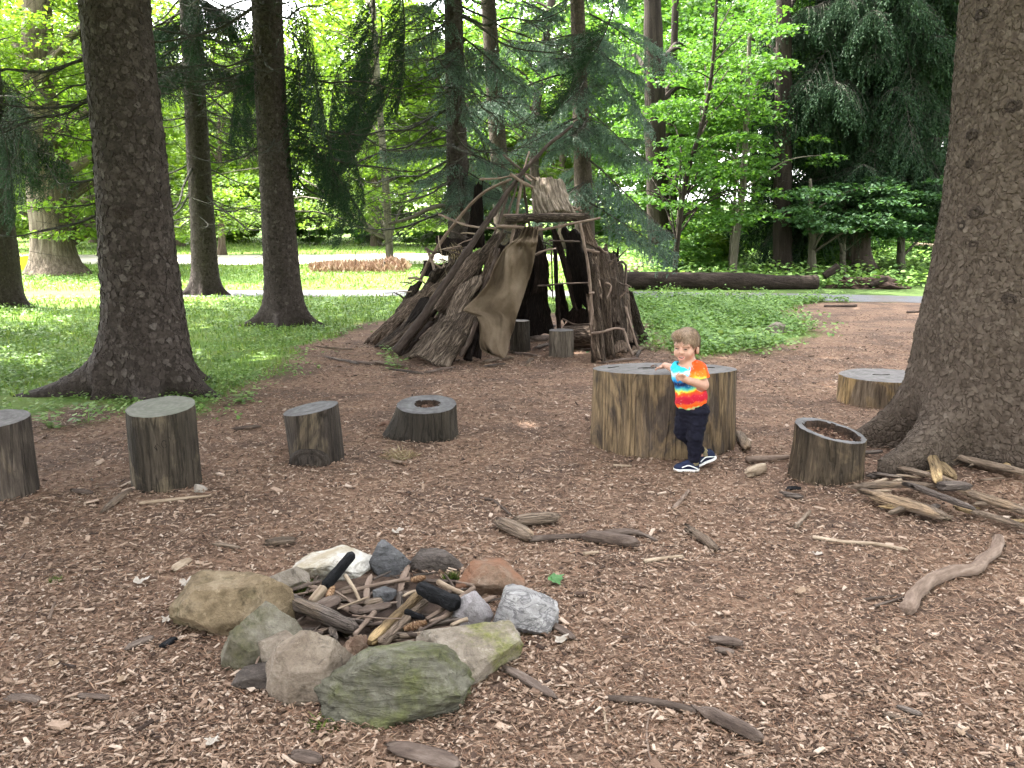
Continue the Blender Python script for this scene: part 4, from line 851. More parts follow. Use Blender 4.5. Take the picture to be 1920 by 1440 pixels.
M['r_tan'] = rock_mat('tan_boulder', (0.099, 0.072, 0.041), (0.189, 0.140, 0.087), (0.279, 0.220, 0.151), 4, 0.35, (0.065, 0.055, 0.025))
M['r_pale'] = rock_mat('pale_grey_rock', (0.151, 0.124, 0.099), (0.257, 0.220, 0.182), (0.348, 0.310, 0.272), 6)
M['r_white'] = rock_mat('white_rock', (0.378, 0.342, 0.297), (0.576, 0.540, 0.495), (0.702, 0.684, 0.648), 4, rust=(0.30, 0.25, 0.17))
M['r_slate'] = rock_mat('slate_blue_rock', (0.068, 0.066, 0.071), (0.117, 0.115, 0.122), (0.201, 0.198, 0.205), 6, strata=0.3)
M['r_brown'] = rock_mat('dark_brown_rock', (0.041, 0.033, 0.028), (0.083, 0.067, 0.059), (0.151, 0.124, 0.113), 6, strata=0.5)
M['r_orange'] = rock_mat('rusty_rock', (0.128, 0.072, 0.045), (0.196, 0.132, 0.094), (0.272, 0.220, 0.178), 4, rust=(0.20, 0.095, 0.055))
M['r_greywhite'] = rock_mat('blue_white_banded_rock', (0.170, 0.163, 0.163), (0.290, 0.280, 0.280), (0.420, 0.410, 0.400), 4, vein=(0.07, 0.065, 0.07), rust=(0.24, 0.20, 0.15))
M['r_purple'] = rock_mat('greyish_purple_rock', (0.146, 0.132, 0.137), (0.244, 0.222, 0.229), (0.390, 0.366, 0.372), 5)
M['r_slab'] = rock_mat('mossy_tan_rock', (0.121, 0.099, 0.076), (0.227, 0.189, 0.151), (0.317, 0.279, 0.234), 5, 0.35, (0.115, 0.118, 0.032))
M['r_green'] = rock_mat('mossy_green_rock', (0.073, 0.068, 0.051), (0.140, 0.132, 0.101), (0.232, 0.220, 0.177), 4, 0.42, (0.075, 0.080, 0.028), 1.8)
M['r_angular'] = rock_mat('angular_tan_rock', (0.144, 0.110, 0.083), (0.227, 0.182, 0.144), (0.288, 0.242, 0.196), 6)
M['r_olive'] = rock_mat('olive_grey_rock', (0.072, 0.062, 0.045), (0.137, 0.121, 0.094), (0.220, 0.200, 0.162), 4, 0.5, (0.055, 0.052, 0.024))
M['r_pink'] = rock_mat('crumbly_pink_rock', (0.151, 0.090, 0.065), (0.250, 0.166, 0.121), (0.333, 0.250, 0.196), 9)
def rock(label, box, dr, mat, seed, planes=(), npl=8, rough=0.06, yaw=0.0, sub=5, lift=0.0, sink=0.5, strata=0.0, square=0.22, name='rock', group='stones of the fire ring', hmin=0.05, roll=0.0):
    x0, y0, x1, y1 = box; cx = (x0 + x1) / 2; f = G(cx, y1 + 2, lift); k = mpp(f.y + 0.1, lift + 0.1)
    wd = (x1 - x0) * k; dp = wd * dr; al = math.atan2(CAMZ - lift, f.y + dp / 2)
    hh = max(hmin, ((y1 - y0) * k - 0.72 * dp * math.sin(al)) / math.cos(al))
    V, T = rock_geo(seed, (wd * 1.09, dp * 1.06, hh * 1.06 * (1 + sink)), planes, npl, rough, sub, strata, square=square)
    Yc = f.y + dp * 0.46; Xc = P(cx, y1, Yc).x
    o = obj(name, mesh(name, V, T, mats=[M[mat]]), None, (Xc, Yc, Hs(Xc, Yc) * 0.5 + lift + hh * (1 - sink) / 2), (0, roll, yaw))
    return tag(o, label, 'rock', group)
rock('big rounded tan boulder at the left of the fire ring', (338, 1067, 548, 1197), 0.72, 'r_tan', 21, [(0, -1, 0.45, 0.72), (0, 0.1, 1, 0.74), (-1, -0.3, 0.7, 0.82), (0.9, -0.3, 0.2, 0.9)], 3, 0.05, 0.12, 6)
rock('small pale grey rock wedged behind the big tan boulder', (512, 1058, 586, 1112), 0.8, 'r_pale', 22, [(1, 0, 0.8, 0.6)], 6, 0.06)
rock('white rock under the charred stick', (557, 1020, 705, 1092), 0.75, 'r_white', 23, [(0, -1, -0.35, 0.6), (-0.8, 0, 1, 0.75), (0.9, -0.2, 0.9, 0.72)], 4, 0.06, 0.0, 6)
rock('slate blue rock at the back of the fire ring', (696, 1012, 775, 1080), 0.85, 'r_slate', 24, [(0, -0.9, 0.5, 0.7)], 6, 0.05)
rock('flat dark brown rock right of the slate blue one', (764, 1027, 866, 1073), 0.7, 'r_brown', 25, [(0, 0, 1, 0.7), (0, -1, 0.2, 0.7)], 5, 0.05, 0.05, 5, strata=0.03)
rock('rusty orange rock at the back right of the ring', (860, 1045, 984, 1118), 0.75, 'r_orange', 26, [(-0.5, -0.7, 0.7, 0.68), (0.8, 0, 0.9, 0.66), (0, 0.2, 1, 0.72)], 5, 0.06, -0.1)
rock('round blue-white banded rock at the right of the ring', (918, 1099, 1043, 1195), 0.85, 'r_greywhite', 27, [(0, 0.1, 1, 0.8), (0.4, -0.9, 0.1, 0.82)], 4, 0.05, 0.2, 6)
rock('small pointed purplish rock leaning on the banded one', (851, 1107, 922, 1172), 0.6, 'r_purple', 28, [(-0.8, -0.3, 0.6, 0.6), (0.8, -0.2, 0.5, 0.62)], 4, 0.04, lift=0.02)
rock('tan slab with yellow-green moss, right front of the ring', (789, 1166, 978, 1290), 0.95, 'r_slab', 29, [(0.1, -0.1, 1, 0.6), (-0.5, -0.9, 0.1, 0.7), (0.7, -0.75, -0.25, 0.66)], 5, 0.06, 0.15, 6)
rock('largest rock of the ring, green with moss, nearest the camera', (600, 1206, 882, 1365), 0.62, 'r_green', 30, [(0, -1, 0.55, 0.70), (-0.75, -0.1, 0.75, 0.70), (0.85, -0.1, 0.45, 0.82), (0, 0.2, 1, 0.80)], 2, 0.05, 0.0, 6, strata=0.06)
rock('angular tan rock left of the big green one', (506, 1174, 658, 1318), 0.72, 'r_angular', 31, [(0, -0.6, 0.8, 0.66), (-0.9, -0.5, -0.2, 0.68), (0.7, -0.7, 0.1, 0.72), (0.2, -0.8, -0.6, 0.66), (-0.4, -0.1, 1, 0.72)], 3, 0.045, 0.15, 6)
rock('small tan block squeezed behind the angular rock', (492, 1180, 576, 1246), 0.9, 'r_angular', 32, [(0, 0, 1, 0.62), (-0.8, -0.6, 0, 0.66)], 5, 0.05, 0.3, 5, lift=0.03)
rock('flat low brown stone poking out under the angular rock', (445, 1248, 530, 1296), 0.8, 'r_brown', 33, [(0, 0, 1, 0.5)], 6, 0.06, 0.1)
rock('olive grey rock in front of the big tan boulder', (420, 1128, 580, 1258), 0.8, 'r_olive', 34, [(0.4, -0.5, 0.9, 0.62), (-0.9, -0.4, 0.3, 0.76), (-0.2, -1, 0.0, 0.74), (1, 0.0, 0.35, 0.85)], 3, 0.05, -0.1, 6)
for i, b in enumerate(((648, 1184, 688, 1226), (668, 1190, 694, 1212), (640, 1200, 664, 1228))):
    rock(('crumbly pink stone between the angular and the green rock', 'smallest pink crumb of stone behind the green rock', 'pinkish stone bit touching the angular rock')[i], b, 0.8, 'r_pink', 36 + i, (), 9, 0.08, i, 4, lift=0.02, hmin=0.03)
rock('small dark cut stone lying in the middle of the fire pit', (701, 1097, 741, 1121), 0.8, 'r_slate', 40, [(0, 0, 1, 0.6), (0, -1, 0, 0.6), (0.9, 0, 0, 0.7), (-1, 0, 0, 0.7)], 2, 0.03, 0.3, 4, lift=0.03, hmin=0.03)
rock('pale-topped rock lying in the tall weeds beyond the child', (1432, 600, 1482, 622), 0.8, 'r_pale', 41, (), 7, 0.06, 0.2, 5, group=None)
rock('grey stone at the foot of the tall round stump', (362, 908, 388, 926), 0.8, 'r_pale', 42, (), 8, 0.05, 0.2, 4, group=None, hmin=0.03)

# ------------------------------------------------------------------ loose wood
M['stick'] = ridge_mat('grey_brown_stick', (0.075, 0.052, 0.040), (0.155, 0.112, 0.088), (0.26, 0.20, 0.165), 26, 5, True, 0.006)
M['stick_dark'] = ridge_mat('dark_damp_stick', (0.030, 0.022, 0.018), (0.070, 0.052, 0.043), (0.14, 0.11, 0.092), 26, 5, True, 0.008)
M['stick_pale'] = ridge_mat('pale_bare_stick', (0.13, 0.092, 0.062), (0.25, 0.19, 0.138), (0.39, 0.315, 0.24), 28, 5, True, 0.005)
M['split'] = wood_mat('split_wood', (0.09, 0.062, 0.045), (0.20, 0.148, 0.11), (0.35, 0.275, 0.215), 0.55, 14, (0.30, 0.21, 0.135), which='fib')
M['split_grey'] = wood_mat('grey_split_wood', (0.06, 0.047, 0.040), (0.135, 0.107, 0.092), (0.25, 0.205, 0.18), 0.62, 14, (0.20, 0.15, 0.11), which='fib')
M['split_yellow'] = wood_mat('yellow_split_wood', (0.13, 0.085, 0.045), (0.27, 0.19, 0.105), (0.42, 0.315, 0.195), 0.5, 14, (0.47, 0.33, 0.17), which='fib')
M['bark_piece'] = ridge_mat('loose_bark', (0.040, 0.029, 0.024), (0.095, 0.070, 0.058), (0.17, 0.135, 0.115), 24, 5, True, 0.015)
def gp(px, py, lift=0.0, z=0.0):
    q = G(px, py, z); return np.array([q.x, q.y, Hs(q.x, q.y) + z + lift])
def stick(label, pts, wpx, mat='stick', cat='stick', name='stick', taper=0.65, lift=None, group=None, seg=9, rough=0.14, seed=None, hts=None, flat=1.0):
    seed = seed if seed is not None else R.randint(0, 9999)
    q = [gp(a, b) for a, b in pts]; k = mpp(q[0][1], 0); r = wpx * k / 2 * 1.15
    for i, v in enumerate(q): v[2] += (lift if lift is not None else r * 0.9 + 0.006) + (hts[i] if hts else 0)
    o = np.array(q[0]); L = sum(np.linalg.norm(np.subtract(q[i + 1], q[i])) for i in range(len(q) - 1)); n = max(8, min(40, int(L / 0.018)))
    c = resample(q, n) - o; c[1:-1] += 0.25 * r * np.c_[fbm(v3(np.arange(n) * 0.4, seed, 0), 2, seed), fbm(v3(np.arange(n) * 0.4, seed, 5), 2, seed), 0 * np.arange(n)][1:-1]
    mb = MB(); mb.add(*tube(c, r * np.linspace(1, taper, n), seg, rough, seed, flat=flat))
    return tag(obj(name, mb.mesh(name, M[mat]), None, o), label, cat, group)
def splinter_geo(L, W, Th, seed, bend=0.05):            # a torn, fibrous length of wood along +X
    rng = np.random.RandomState(seed); n, k = 18, 12; t = np.linspace(0, 1, n); a = np.arange(k) / k * 2 * PI
    prof = np.clip(np.minimum(t * 6, (1 - t) * 5), 0, 1)[:, None] ** 0.5 * 0.75 + 0.25
    ends = 0.10 * rng.randn(k) * np.where(t < 0.12, -1.0, 0)[:, None] + 0.12 * rng.rand(k) * np.where(t > 0.88, 1.0, 0)[:, None]
    fib = 1 + 0.32 * fbm(v3(np.cos(a)[None] * 3, np.sin(a)[None] * 3, t[:, None] * 1.6 + seed), 4, seed)
    cyv = np.sign(np.cos(a)) * np.abs(np.cos(a)) ** 0.7; cz = np.sign(np.sin(a)) * np.abs(np.sin(a)) ** 0.7
    x = (t[:, None] - 0.5 + ends) * L; y = W / 2 * cyv[None] * prof * fib + bend * L * np.sin(t * 3)[:, None]; z = Th / 2 * cz[None] * prof * fib + 0.015 * L * fbm(v3(t * 3, seed, 1), 2, seed)[:, None]
    V = np.stack([x, y, z], -1).reshape(-1, 3); m = len(V); V = np.concatenate([V, V[:k].mean(0)[None] + [0.02 * L, 0, 0], V[-k:].mean(0)[None] - [0.03 * L, 0, 0]])
    j = np.arange(k); j2 = (j + 1) % k; b = (n - 1) * k
    return V, grid_faces(n, k, True), np.concatenate([np.stack([j2, j, np.full(k, m)], -1), np.stack([b + j, b + j2, np.full(k, m + 1)], -1)]), V[:, [1, 2, 0]] + seed * 0.77
def splinter(label, a, b, wpx, tpx=None, mat='split', cat='wood', name='wood_splinter', lift=0.0, za=0.0, zb=0.0, group=None, seed=None, bend=0.03):
    seed = seed if seed is not None else R.randint(0, 9999)
    p, q = gp(*a), gp(*b); p[2] += za; q[2] += zb; k = mpp((p[1] + q[1]) / 2, 0); W = wpx * k * 1.15; Th = (tpx or wpx * 0.55) * k * 1.3
    d = Vector(q - p); L = d.length; mb = MB(); mb.add(*splinter_geo(L, W, Th, seed, bend))
    mid = (p + q) / 2; mid[2] += Th * 0.5 + 0.008 + lift
    return tag(obj(name, mb.mesh(name, M[mat], smooth=True), None, mid, (R.uniform(-0.3, 0.3), -math.asin(max(-1, min(1, d.z / L))), math.atan2(d.y, d.x))), label, cat, group)

# ------------------------------------------------------------------ what lies in the fire ring
def bar_geo(a, b, w0, w1, seed, sq=0.55, rough=0.12, n=16, k=16):
    t = np.linspace(0, 1, n); p = np.asarray(a)[None] * (1 - t[:, None]) + np.asarray(b)[None] * t[:, None]
    T_, Nn, B = frames(p); an = np.arange(k) / k * 2 * PI + PI / 4
    c = np.sign(np.cos(an)) * np.abs(np.cos(an)) ** sq; s_ = np.sign(np.sin(an)) * np.abs(np.sin(an)) ** sq
    r = (w0 + (w1 - w0) * t)[:, None] / 2; d = c[None, :, None] * Nn[:, None] + s_[None, :, None] * B[:, None]
    r = r * (1 + rough * fbm(p[:, None] * 22 + d * 1.4, 3, seed)) * np.clip(np.minimum(t * 22 + 0.8, (1 - t) * 14 + 0.55), 0, 1)[:, None]
    V = (p[:, None] + d * r[..., None]).reshape(-1, 3); m = len(V); V = np.concatenate([V, p[:1], p[-1:]])
    j = np.arange(k); j2 = (j + 1) % k; bb = (n - 1) * k
    Fb = np.stack([np.broadcast_to(c[None], r.shape) * r, np.broadcast_to(s_[None], r.shape) * r, np.broadcast_to(t[:, None] * np.linalg.norm(np.subtract(b, a)), r.shape)], -1).reshape(-1, 3); Fb = np.concatenate([Fb, [[0, 0, 0]], [[0, 0, 1]]]) + seed * 0.77
    return V, grid_faces(n, k, True), np.concatenate([np.stack([j2, j, np.full(k, m)], -1), np.stack([bb + j, bb + j2, np.full(k, m + 1)], -1)]), Fb
A = np.array(P(584, 1131, gp(585, 1145)[1] + 0.02)); B_ = np.array(P(662, 1037, gp(640, 1092)[1] - 0.06)); Cm = A + (B_ - A) * 0.31
t = thing('charred_stick', 'squared stick burnt black at its upper end, resting on the white rock', 'stick', A)
for nm, a, b, w0, w1, m in (('bare_end', A, Cm, 0.038, 0.042, 'stick_pale'), ('burnt_end', Cm - (B_ - A) * 0.004, B_, 0.044, 0.036, 'char')):
    mb = MB(); mb.add(*bar_geo(a - A, b - A, w0, w1, 5, 0.5, 0.2)); obj(nm, mb.mesh(nm, M[m]), t)
def pit_log(label, a, za, b, zb, wpx, mat, name, cat, sq=0.9, rough=0.25, group=None, w1=None):
    p = gp(*a, z=za); q = gp(*b, z=zb); k = mpp(p[1], za); mb = MB(); mb.add(*bar_geo(p * 0, q - p, wpx * k, (w1 or wpx) * k, R.randint(0, 999), sq, rough))
    return tag(obj(name, mb.mesh(name, M[mat]), None, p), label, cat, group)
pit_log('thick black charred log end leaning on the right of the pit', (788, 1096), 0.12, (858, 1134), 0.10, 27, 'char', 'charred_log', 'log', 0.8, 0.30)
pit_log('small black lump of charcoal beside the big pine cone', (760, 1141), 0.07, (796, 1154), 0.06, 16, 'char', 'charcoal_lump', 'charcoal', 0.95, 0.2, w1=9)
pit_log('dark split log along the left side of the fire pit', (518, 1114), 0.07, (668, 1176), 0.06, 24, 'split_grey', 'split_log', 'log', 0.6, 0.28)
pit_log('yellow split log lying across the middle of the pit', (788, 1109), 0.07, (693, 1203), 0.05, 17, 'split_yellow', 'split_log', 'log', 0.6, 0.35)
pit_log('grey split log beside the yellow one in the pit', (768, 1150), 0.05, (713, 1205), 0.05, 17, 'split', 'split_log', 'log', 0.6, 0.35)
pit_log('second grey split length right of the yellow log', (800, 1122), 0.05, (764, 1150), 0.05, 13, 'split', 'split_log', 'log', 0.6, 0.35)
GP = 'sticks in the fire pit'
for lab, a, za, b, zb, w_, m in (
    ('long grey stick across the back of the fire pit', (640, 1109), .05, (768, 1083), .06, 9.5, 'stick'),
    ('short forked-looking pale stick standing up near the white rock', (647, 1076), .10, (674, 1119), .05, 8, 'stick_pale'),
    ('short round stick by the dark split log in the pit', (702, 1141), .06, (664, 1188), .05, 10.5, 'stick'),
    ('thin straight twig lying across the yellow split log', (660, 1148), .09, (756, 1155), .10, 3.2, 'stick'),
    ('round brown stick poking out past the rusty rock', (889, 1101), .09, (799, 1156), .05, 9.5, 'stick'),
    ('slim grey stick in front of the pointed purplish rock', (854, 1142), .05, (784, 1181), .05, 6.5, 'stick_dark'),
    ('thick broken stick near the mossy slab in the pit', (803, 1184), .05, (749, 1189), .05, 12, 'split'),
    ('pale stick next to the green rock inside the ring', (800, 1187), .03, (731, 1207), .04, 7.5, 'stick'),
    ('pale stub of stick on the edge of the mossy slab', (876, 1160), .06, (846, 1171), .06, 9, 'stick_pale'),
    ('grey stick with white end right of the big pine cone', (846, 1145), .06, (805, 1162), .05, 10, 'stick'),
    ('bluish bare stick in the back of the pit', (785, 1103), .06, (756, 1112), .06, 7, 'stick_pale'),
    ('pale flat stick under the black charred log', (822, 1090), .05, (870, 1113), .06, 11, 'stick_pale'),
    ('pale crossed twig below the charred stick', (690, 1112), .07, (632, 1136), .05, 4.5, 'stick_pale'),
    ('brown twig slanting from the small pine cone', (628, 1105), .06, (660, 1125), .05, 5, 'stick')):
    p = gp(*a, z=za); q = gp(*b, z=zb); k = mpp(p[1], za); n = 12
    c = resample([p * 0, (q - p) / 2 + np.array([R.uniform(-1, 1), R.uniform(-1, 1), 0]) * 0.012, q - p], n); mb = MB(); mb.add(*tube(c, w_ * k / 2 * np.linspace(1, 0.8, n), 9, 0.14, R.randint(0, 999)))
    tag(obj('stick', mb.mesh('stick', M[m]), None, p), lab, 'stick', GP)
for i in range(78):
    a = R.uniform(0, 2 * PI); r = math.sqrt(R.random()) * 0.46; x = PIT.x + 0.03 + r * 1.0 * math.cos(a); y = PIT.y + 0.02 + r * 0.8 * math.sin(a); L = R.uniform(0.07, 0.24); an = R.uniform(0, PI)
    mb = MB(); n = 7; c = np.c_[np.linspace(-L / 2, L / 2, n), 0.03 * L * np.sin(np.linspace(0, 3, n) + i), np.zeros(n)]
    if i % 3 == 0: mb.add(*splinter_geo(L, 0.03, 0.014, i))
    else: mb.add(*tube(c, np.linspace(R.uniform(0.005, 0.012), 0.004, n), 7, 0.15, i))
    nm = 'bark_bit' if i % 3 == 0 else 'stick'
    tag(obj(nm, mb.mesh(nm, M[('split_grey', 'stick_dark', 'stick', 'stick')[i % 4]]), None, (x, y, Hs(x, y) + R.uniform(0.015, 0.05)), (0, R.uniform(-0.2, 0.2), an)),
        'small dark bark bit in the jumble of wood inside the stone ring' if i % 3 == 0 else 'small grey-brown stick in the jumble of wood inside the stone ring', 'bark' if i % 3 == 0 else 'stick', 'bark bits in the fire pit' if i % 3 == 0 else GP)
for lab, a, za, b, zb, w_ in (('flat dark bark shard left in the fire pit', (592, 1140), .06, (634, 1118), .06, 26), ('dark bark shard in the centre of the pit', (677, 1142), .06, (730, 1126), .07, 16), ('small dark bark shard near the thin straight twig', (655, 1132), .06, (678, 1142), .06, 20), ('pinkish flat bark shard at the centre of the pit', (684, 1126), .05, (715, 1119), .05, 18)):
    p = gp(*a, z=za); q = gp(*b, z=zb); k = mpp(p[1], za); d = Vector(q - p); mb = MB(); mb.add(*splinter_geo(d.length, w_ * k, 0.012, R.randint(0, 99)))
    tag(obj('bark_shard', mb.mesh('bark_shard', M['bark_piece'] if 'pink' not in lab else M['split']), None, (p + q) / 2, (0.5, 0, math.atan2(d.y, d.x))), lab, 'bark', 'bark shards in the fire pit')
M['cone'] = island_mat('pine_cone_scale', [(0, (0.16, 0.085, 0.045)), (0.6, (0.30, 0.175, 0.10)), (1, (0.45, 0.31, 0.2))], 0.7)
def cone(label, a, za, b, zb, rpx):
    p = gp(*a, z=za); q = gp(*b, z=zb); k = mpp(p[1], za); r = rpx * k; L = float(np.linalg.norm(q - p)); mb = MB()
    n = 150
    for i in range(n):
        t = (i + 0.5) / n; an = i * 2.39996; rr = r * math.sin(PI * (0.12 + 0.8 * t)) ** 0.7; c, s_ = math.cos(an), math.sin(an); x = L * t; e = 0.34 * r
        o = np.array([x, rr * 0.8 * c, rr * 0.8 * s_]); out = np.array([0.55, 0.6 * c, 0.6 * s_]); sd = np.array([0, -s_, c])
        mb.add([o - sd * e * 0.6 - out * e * 0.4, o + sd * e * 0.6 - out * e * 0.4, o + sd * e * 0.7 + out * e * 0.5, o + out * e * 1.1, o - sd * e * 0.7 + out * e * 0.5], None, [[0, 1, 2], [0, 2, 3], [0, 3, 4]])
    d = Vector(q - p)
    return tag(obj('pine_cone', mb.mesh('pine_cone', M['cone'], False), None, p, d.to_track_quat('X', 'Z').to_euler()), label, 'pine cone', 'pine cones in the fire pit')
cone('brown pine cone tucked beside the charred stick', (613, 1120), .06, (625, 1097), .07, 7); cone('brown pine cone lying in front of the charcoal lump', (757, 1174), .05, (799, 1163), .06, 9); cone('greyish pine cone at the back of the pit', (770, 1086), .05, (797, 1081), .05, 6.5)
M['moss'] = leaf_mat('moss', [(0, (0.03, 0.05, 0.012)), (0.6, (0.07, 0.10, 0.022)), (1, (0.13, 0.16, 0.04))], 0.2, None, 0.1)
def tuft(label, px, py, rpx, mat, n=420, h=0.05, name='moss_tuft', cat='moss', sp=0.35):
    p = gp(px, py); k = mpp(p[1], 0); rng = np.random.RandomState(int(px)); a = rng.rand(n) * 2 * PI; r = np.sqrt(rng.rand(n)) * rpx * k
    o = v3(r * np.cos(a), r * np.sin(a), 0.0 * a); d = unit(v3(sp * rng.randn(n), sp * rng.randn(n), 0.5 + 0.6 * rng.rand(n))); V, Q = cards(o, d, unit(rng.randn(n, 3)), (h * (0.5 + 0.7 * rng.rand(n)))[:, None], (h * 0.16 * np.ones(n))[:, None])
    return tag(obj(name, mesh(name, V, Q, smooth=False, mats=[M[mat]]), None, p), label, cat)
tuft('green moss tuft beside the small pale rock at the ring', 572, 1110, 19, 'moss'); tuft('small green tuft in front of the rusty rock', 846, 1092, 10, 'moss', 160); tuft('small green sprig alone in the wood chips at the left', 105, 1096, 9, 'moss', 120, 0.03); tuft('flattened green fir twig in front of the big green rock', 612, 1357, 30, 'moss', 200, 0.05, 'fir_twig', 'twig', 3.5)
M['straw'] = leaf_mat('dry_straw', [(0, (0.16, 0.115, 0.06)), (0.6, (0.27, 0.21, 0.12)), (1, (0.36, 0.30, 0.19))], 0.2, None, 0.1)
tuft('straw-yellow dry grass tuft in front of the low dark stump', 748, 856, 30, 'straw', 420, 0.07, 'dry_grass_tuft', 'grass', 3.0)

# ------------------------------------------------------------------ sticks and bark on the clearing floor
stick('thick crooked grey branch lying alone at the right', [(1698, 1150), (1722, 1118), (1752, 1094), (1790, 1082), (1826, 1077), (1842, 1058), (1866, 1040), (1871, 1022)], 25, taper=0.85, name='crooked_branch', cat='branch', seg=14, rough=0.12)
stick('snaking dark branch on the ground behind the fire ring', [(992, 1021), (1050, 1016), (1110, 1012), (1160, 1006), (1200, 1008), (1232, 1020)], 12, 'stick_dark', name='fallen_branch', cat='branch', taper=0.4)
splinter('tan rotten wood block at the left end of the snaking branch', (935, 994), (992, 1020), 22, 18, 'split')
splinter('tan rotten wood block lying above the other tan one', (962, 993), (1044, 984), 20, 16, 'split')
splinter('dark rotten bark chunk in front of the snaking branch', (1094, 1016), (1190, 1030), 24, 16, 'bark_piece', 'bark', 'bark_chunk')
splinter('brown bark strip behind the snaking branch', (1135, 1004), (1200, 1003), 12, 6, 'bark_piece', 'bark', 'bark_chunk')
splinter('split grey stick pointing down right of the snaking branch', (1290, 994), (1340, 1032), 15, 10, 'split')
stick('small pale bare stick behind the open ground', [(1208, 1060), (1245, 1053), (1280, 1047)], 8, 'stick_pale'); stick('short pale stub left of the small pale stick', [(1095, 1048), (1122, 1044)], 7, 'stick_pale')
stick('long thin pale stick in front of the ragged brown stump', [(1525, 1007), (1580, 1016), (1640, 1020), (1702, 1032)], 7, 'stick_pale', taper=0.8)
stick('short dark stick pointing at the child', [(1264, 957), (1276, 942), (1291, 924)], 8, 'stick'); stick('thin dark twig behind the snaking branch to the left', [(900, 940), (922, 943), (938, 955), (958, 972)], 5, 'stick_dark')
stick('long dark stick lying near the bottom of the photo', [(1140, 1317), (1220, 1324), (1306, 1342)], 11, 'stick_dark', taper=1.2)
splinter('thick dark bark chunk at the end of the long dark stick', (1314, 1342), (1420, 1390), 25, 16, 'bark_piece', 'bark', 'bark_chunk')
stick('thin curved tan twig standing up at the bottom of the photo', [(1224, 1436), (1214, 1395), (1216, 1350), (1240, 1303)], 4.5, 'stick', taper=0.6); stick('short thin twig left of the curved tan one', [(1132, 1335), (1138, 1376)], 5, 'stick_pale')
splinter('long brown bark sliver beside the mossy slab', (934, 1256), (1034, 1312), 20, 8, 'bark_piece', 'bark', 'bark_sliver')
stick('thin bare twig leaning on the flat low stone', [(464, 1292), (490, 1255), (522, 1221)], 5, 'stick', taper=0.6, hts=[0, 0.05, 0.11])
splinter('dark layered bark bit in the open ground', (1334, 1206), (1388, 1214), 17, 10, 'bark_piece', 'bark', 'bark_chunk'); splinter('smaller dark bark bit below the layered one', (1342, 1224), (1374, 1230), 12, 8, 'bark_piece', 'bark', 'bark_chunk')
splinter('grey-brown bark slab cut by the bottom edge of the photo', (735, 1412), (850, 1438), 34, 12, 'bark_piece', 'bark', 'bark_chunk'); splinter('dark bark piece at the bottom edge left of the green rock', (548, 1420), (600, 1432), 26, 10, 'bark_piece', 'bark', 'bark_chunk')
stick('straight pale stick in front of the tall round stump', [(262, 952), (330, 945), (396, 938)], 6.5, 'stick_pale'); splinter('tan curled wood strip left of the tall round stump', (198, 966), (246, 930), 11, 6, 'split')
splinter('dark bark strip left of the tan boulder', (236, 1226), (285, 1206), 12, 7, 'bark_piece', 'bark', 'bark_strip'); splinter('short black bark strip close to the tan boulder', (306, 1222), (330, 1207), 13, 7, 'char', 'bark', 'bark_strip')
splinter('reddish bark strip on the ground between the two left stumps', (136, 925), (172, 930), 10, 6, 'bark_piece', 'bark', 'bark_strip'); splinter('brown stick of bark behind the tan boulder', (400, 1030), (448, 1038), 9, 6, 'split')
splinter('flat pale stone-like bark piece left of the white rock', (505, 1030), (552, 1026), 18, 8, 'split', 'bark', 'bark_chunk'); splinter('weathered bark piece at the far left bottom', (18, 1316), (72, 1322), 18, 8, 'bark_piece', 'bark', 'bark_chunk'); splinter('flat bark flake right of the far left one', (146, 1308), (204, 1312), 14, 6, 'bark_piece', 'bark', 'bark_flake')
splinter('grey wood chip in front of the ragged brown stump', (1466, 932), (1502, 938), 14, 8, 'split_grey'); splinter('dark wood chip close to the ragged brown stump', (1474, 921), (1500, 922), 9, 5, 'char')
stick('grey log stub behind the ragged brown stump', [(1400, 868), (1440, 866), (1478, 866)], 12, 'stick'); stick('thin stick in front of the wide table stump', [(1150, 872), (1184, 874)], 5, 'stick_pale')
splinter('pale curled bark by the foot of the table stump', (1385, 820), (1398, 846), 18, 10, 'split'); splinter('tan stub of wood right of the table stump', (1404, 896), (1432, 884), 18, 14, 'stick_pale')
stick('thin brown stick among the chips at the right', [(1640, 1135), (1700, 1118)], 6, 'stick_dark'); stick('long thin grey stick at the bottom right corner', [(1790, 1362), (1840, 1390), (1876, 1402)], 7, 'stick_dark'); splinter('grey wood sliver at the right bottom', (1684, 1328), (1726, 1342), 13, 7, 'split_grey'); splinter('brown wood sliver beside the grey one at right bottom', (1656, 1340), (1704, 1355), 11, 5, 'split')
stick('slender dark twig across the open ground', [(1620, 1122), (1690, 1114)], 5, 'stick_dark'); stick('thin stick at the left behind the fire ring', [(92, 1168), (104, 1138)], 6, 'stick'); splinter('tan chip of bark at the left of the ring', (328, 1076), (356, 1058), 18, 6, 'stick_pale')
splinter('dark flat bark right of the curled leaf', (1030, 1176), (1072, 1204), 16, 6, 'bark_piece', 'bark', 'bark_strip'); stick('bare branch piece behind the open ground at right', [(1492, 990), (1518, 962)], 9, 'split')
splinter('dark bark lying before the slanted stump', (436, 810), (486, 804), 8, 5, 'bark_piece', 'bark', 'bark_strip'); splinter('rusty flat bark flake before the low dark stump', (735, 868), (760, 873), 10, 4, 'r_orange', 'bark', 'bark_flake')
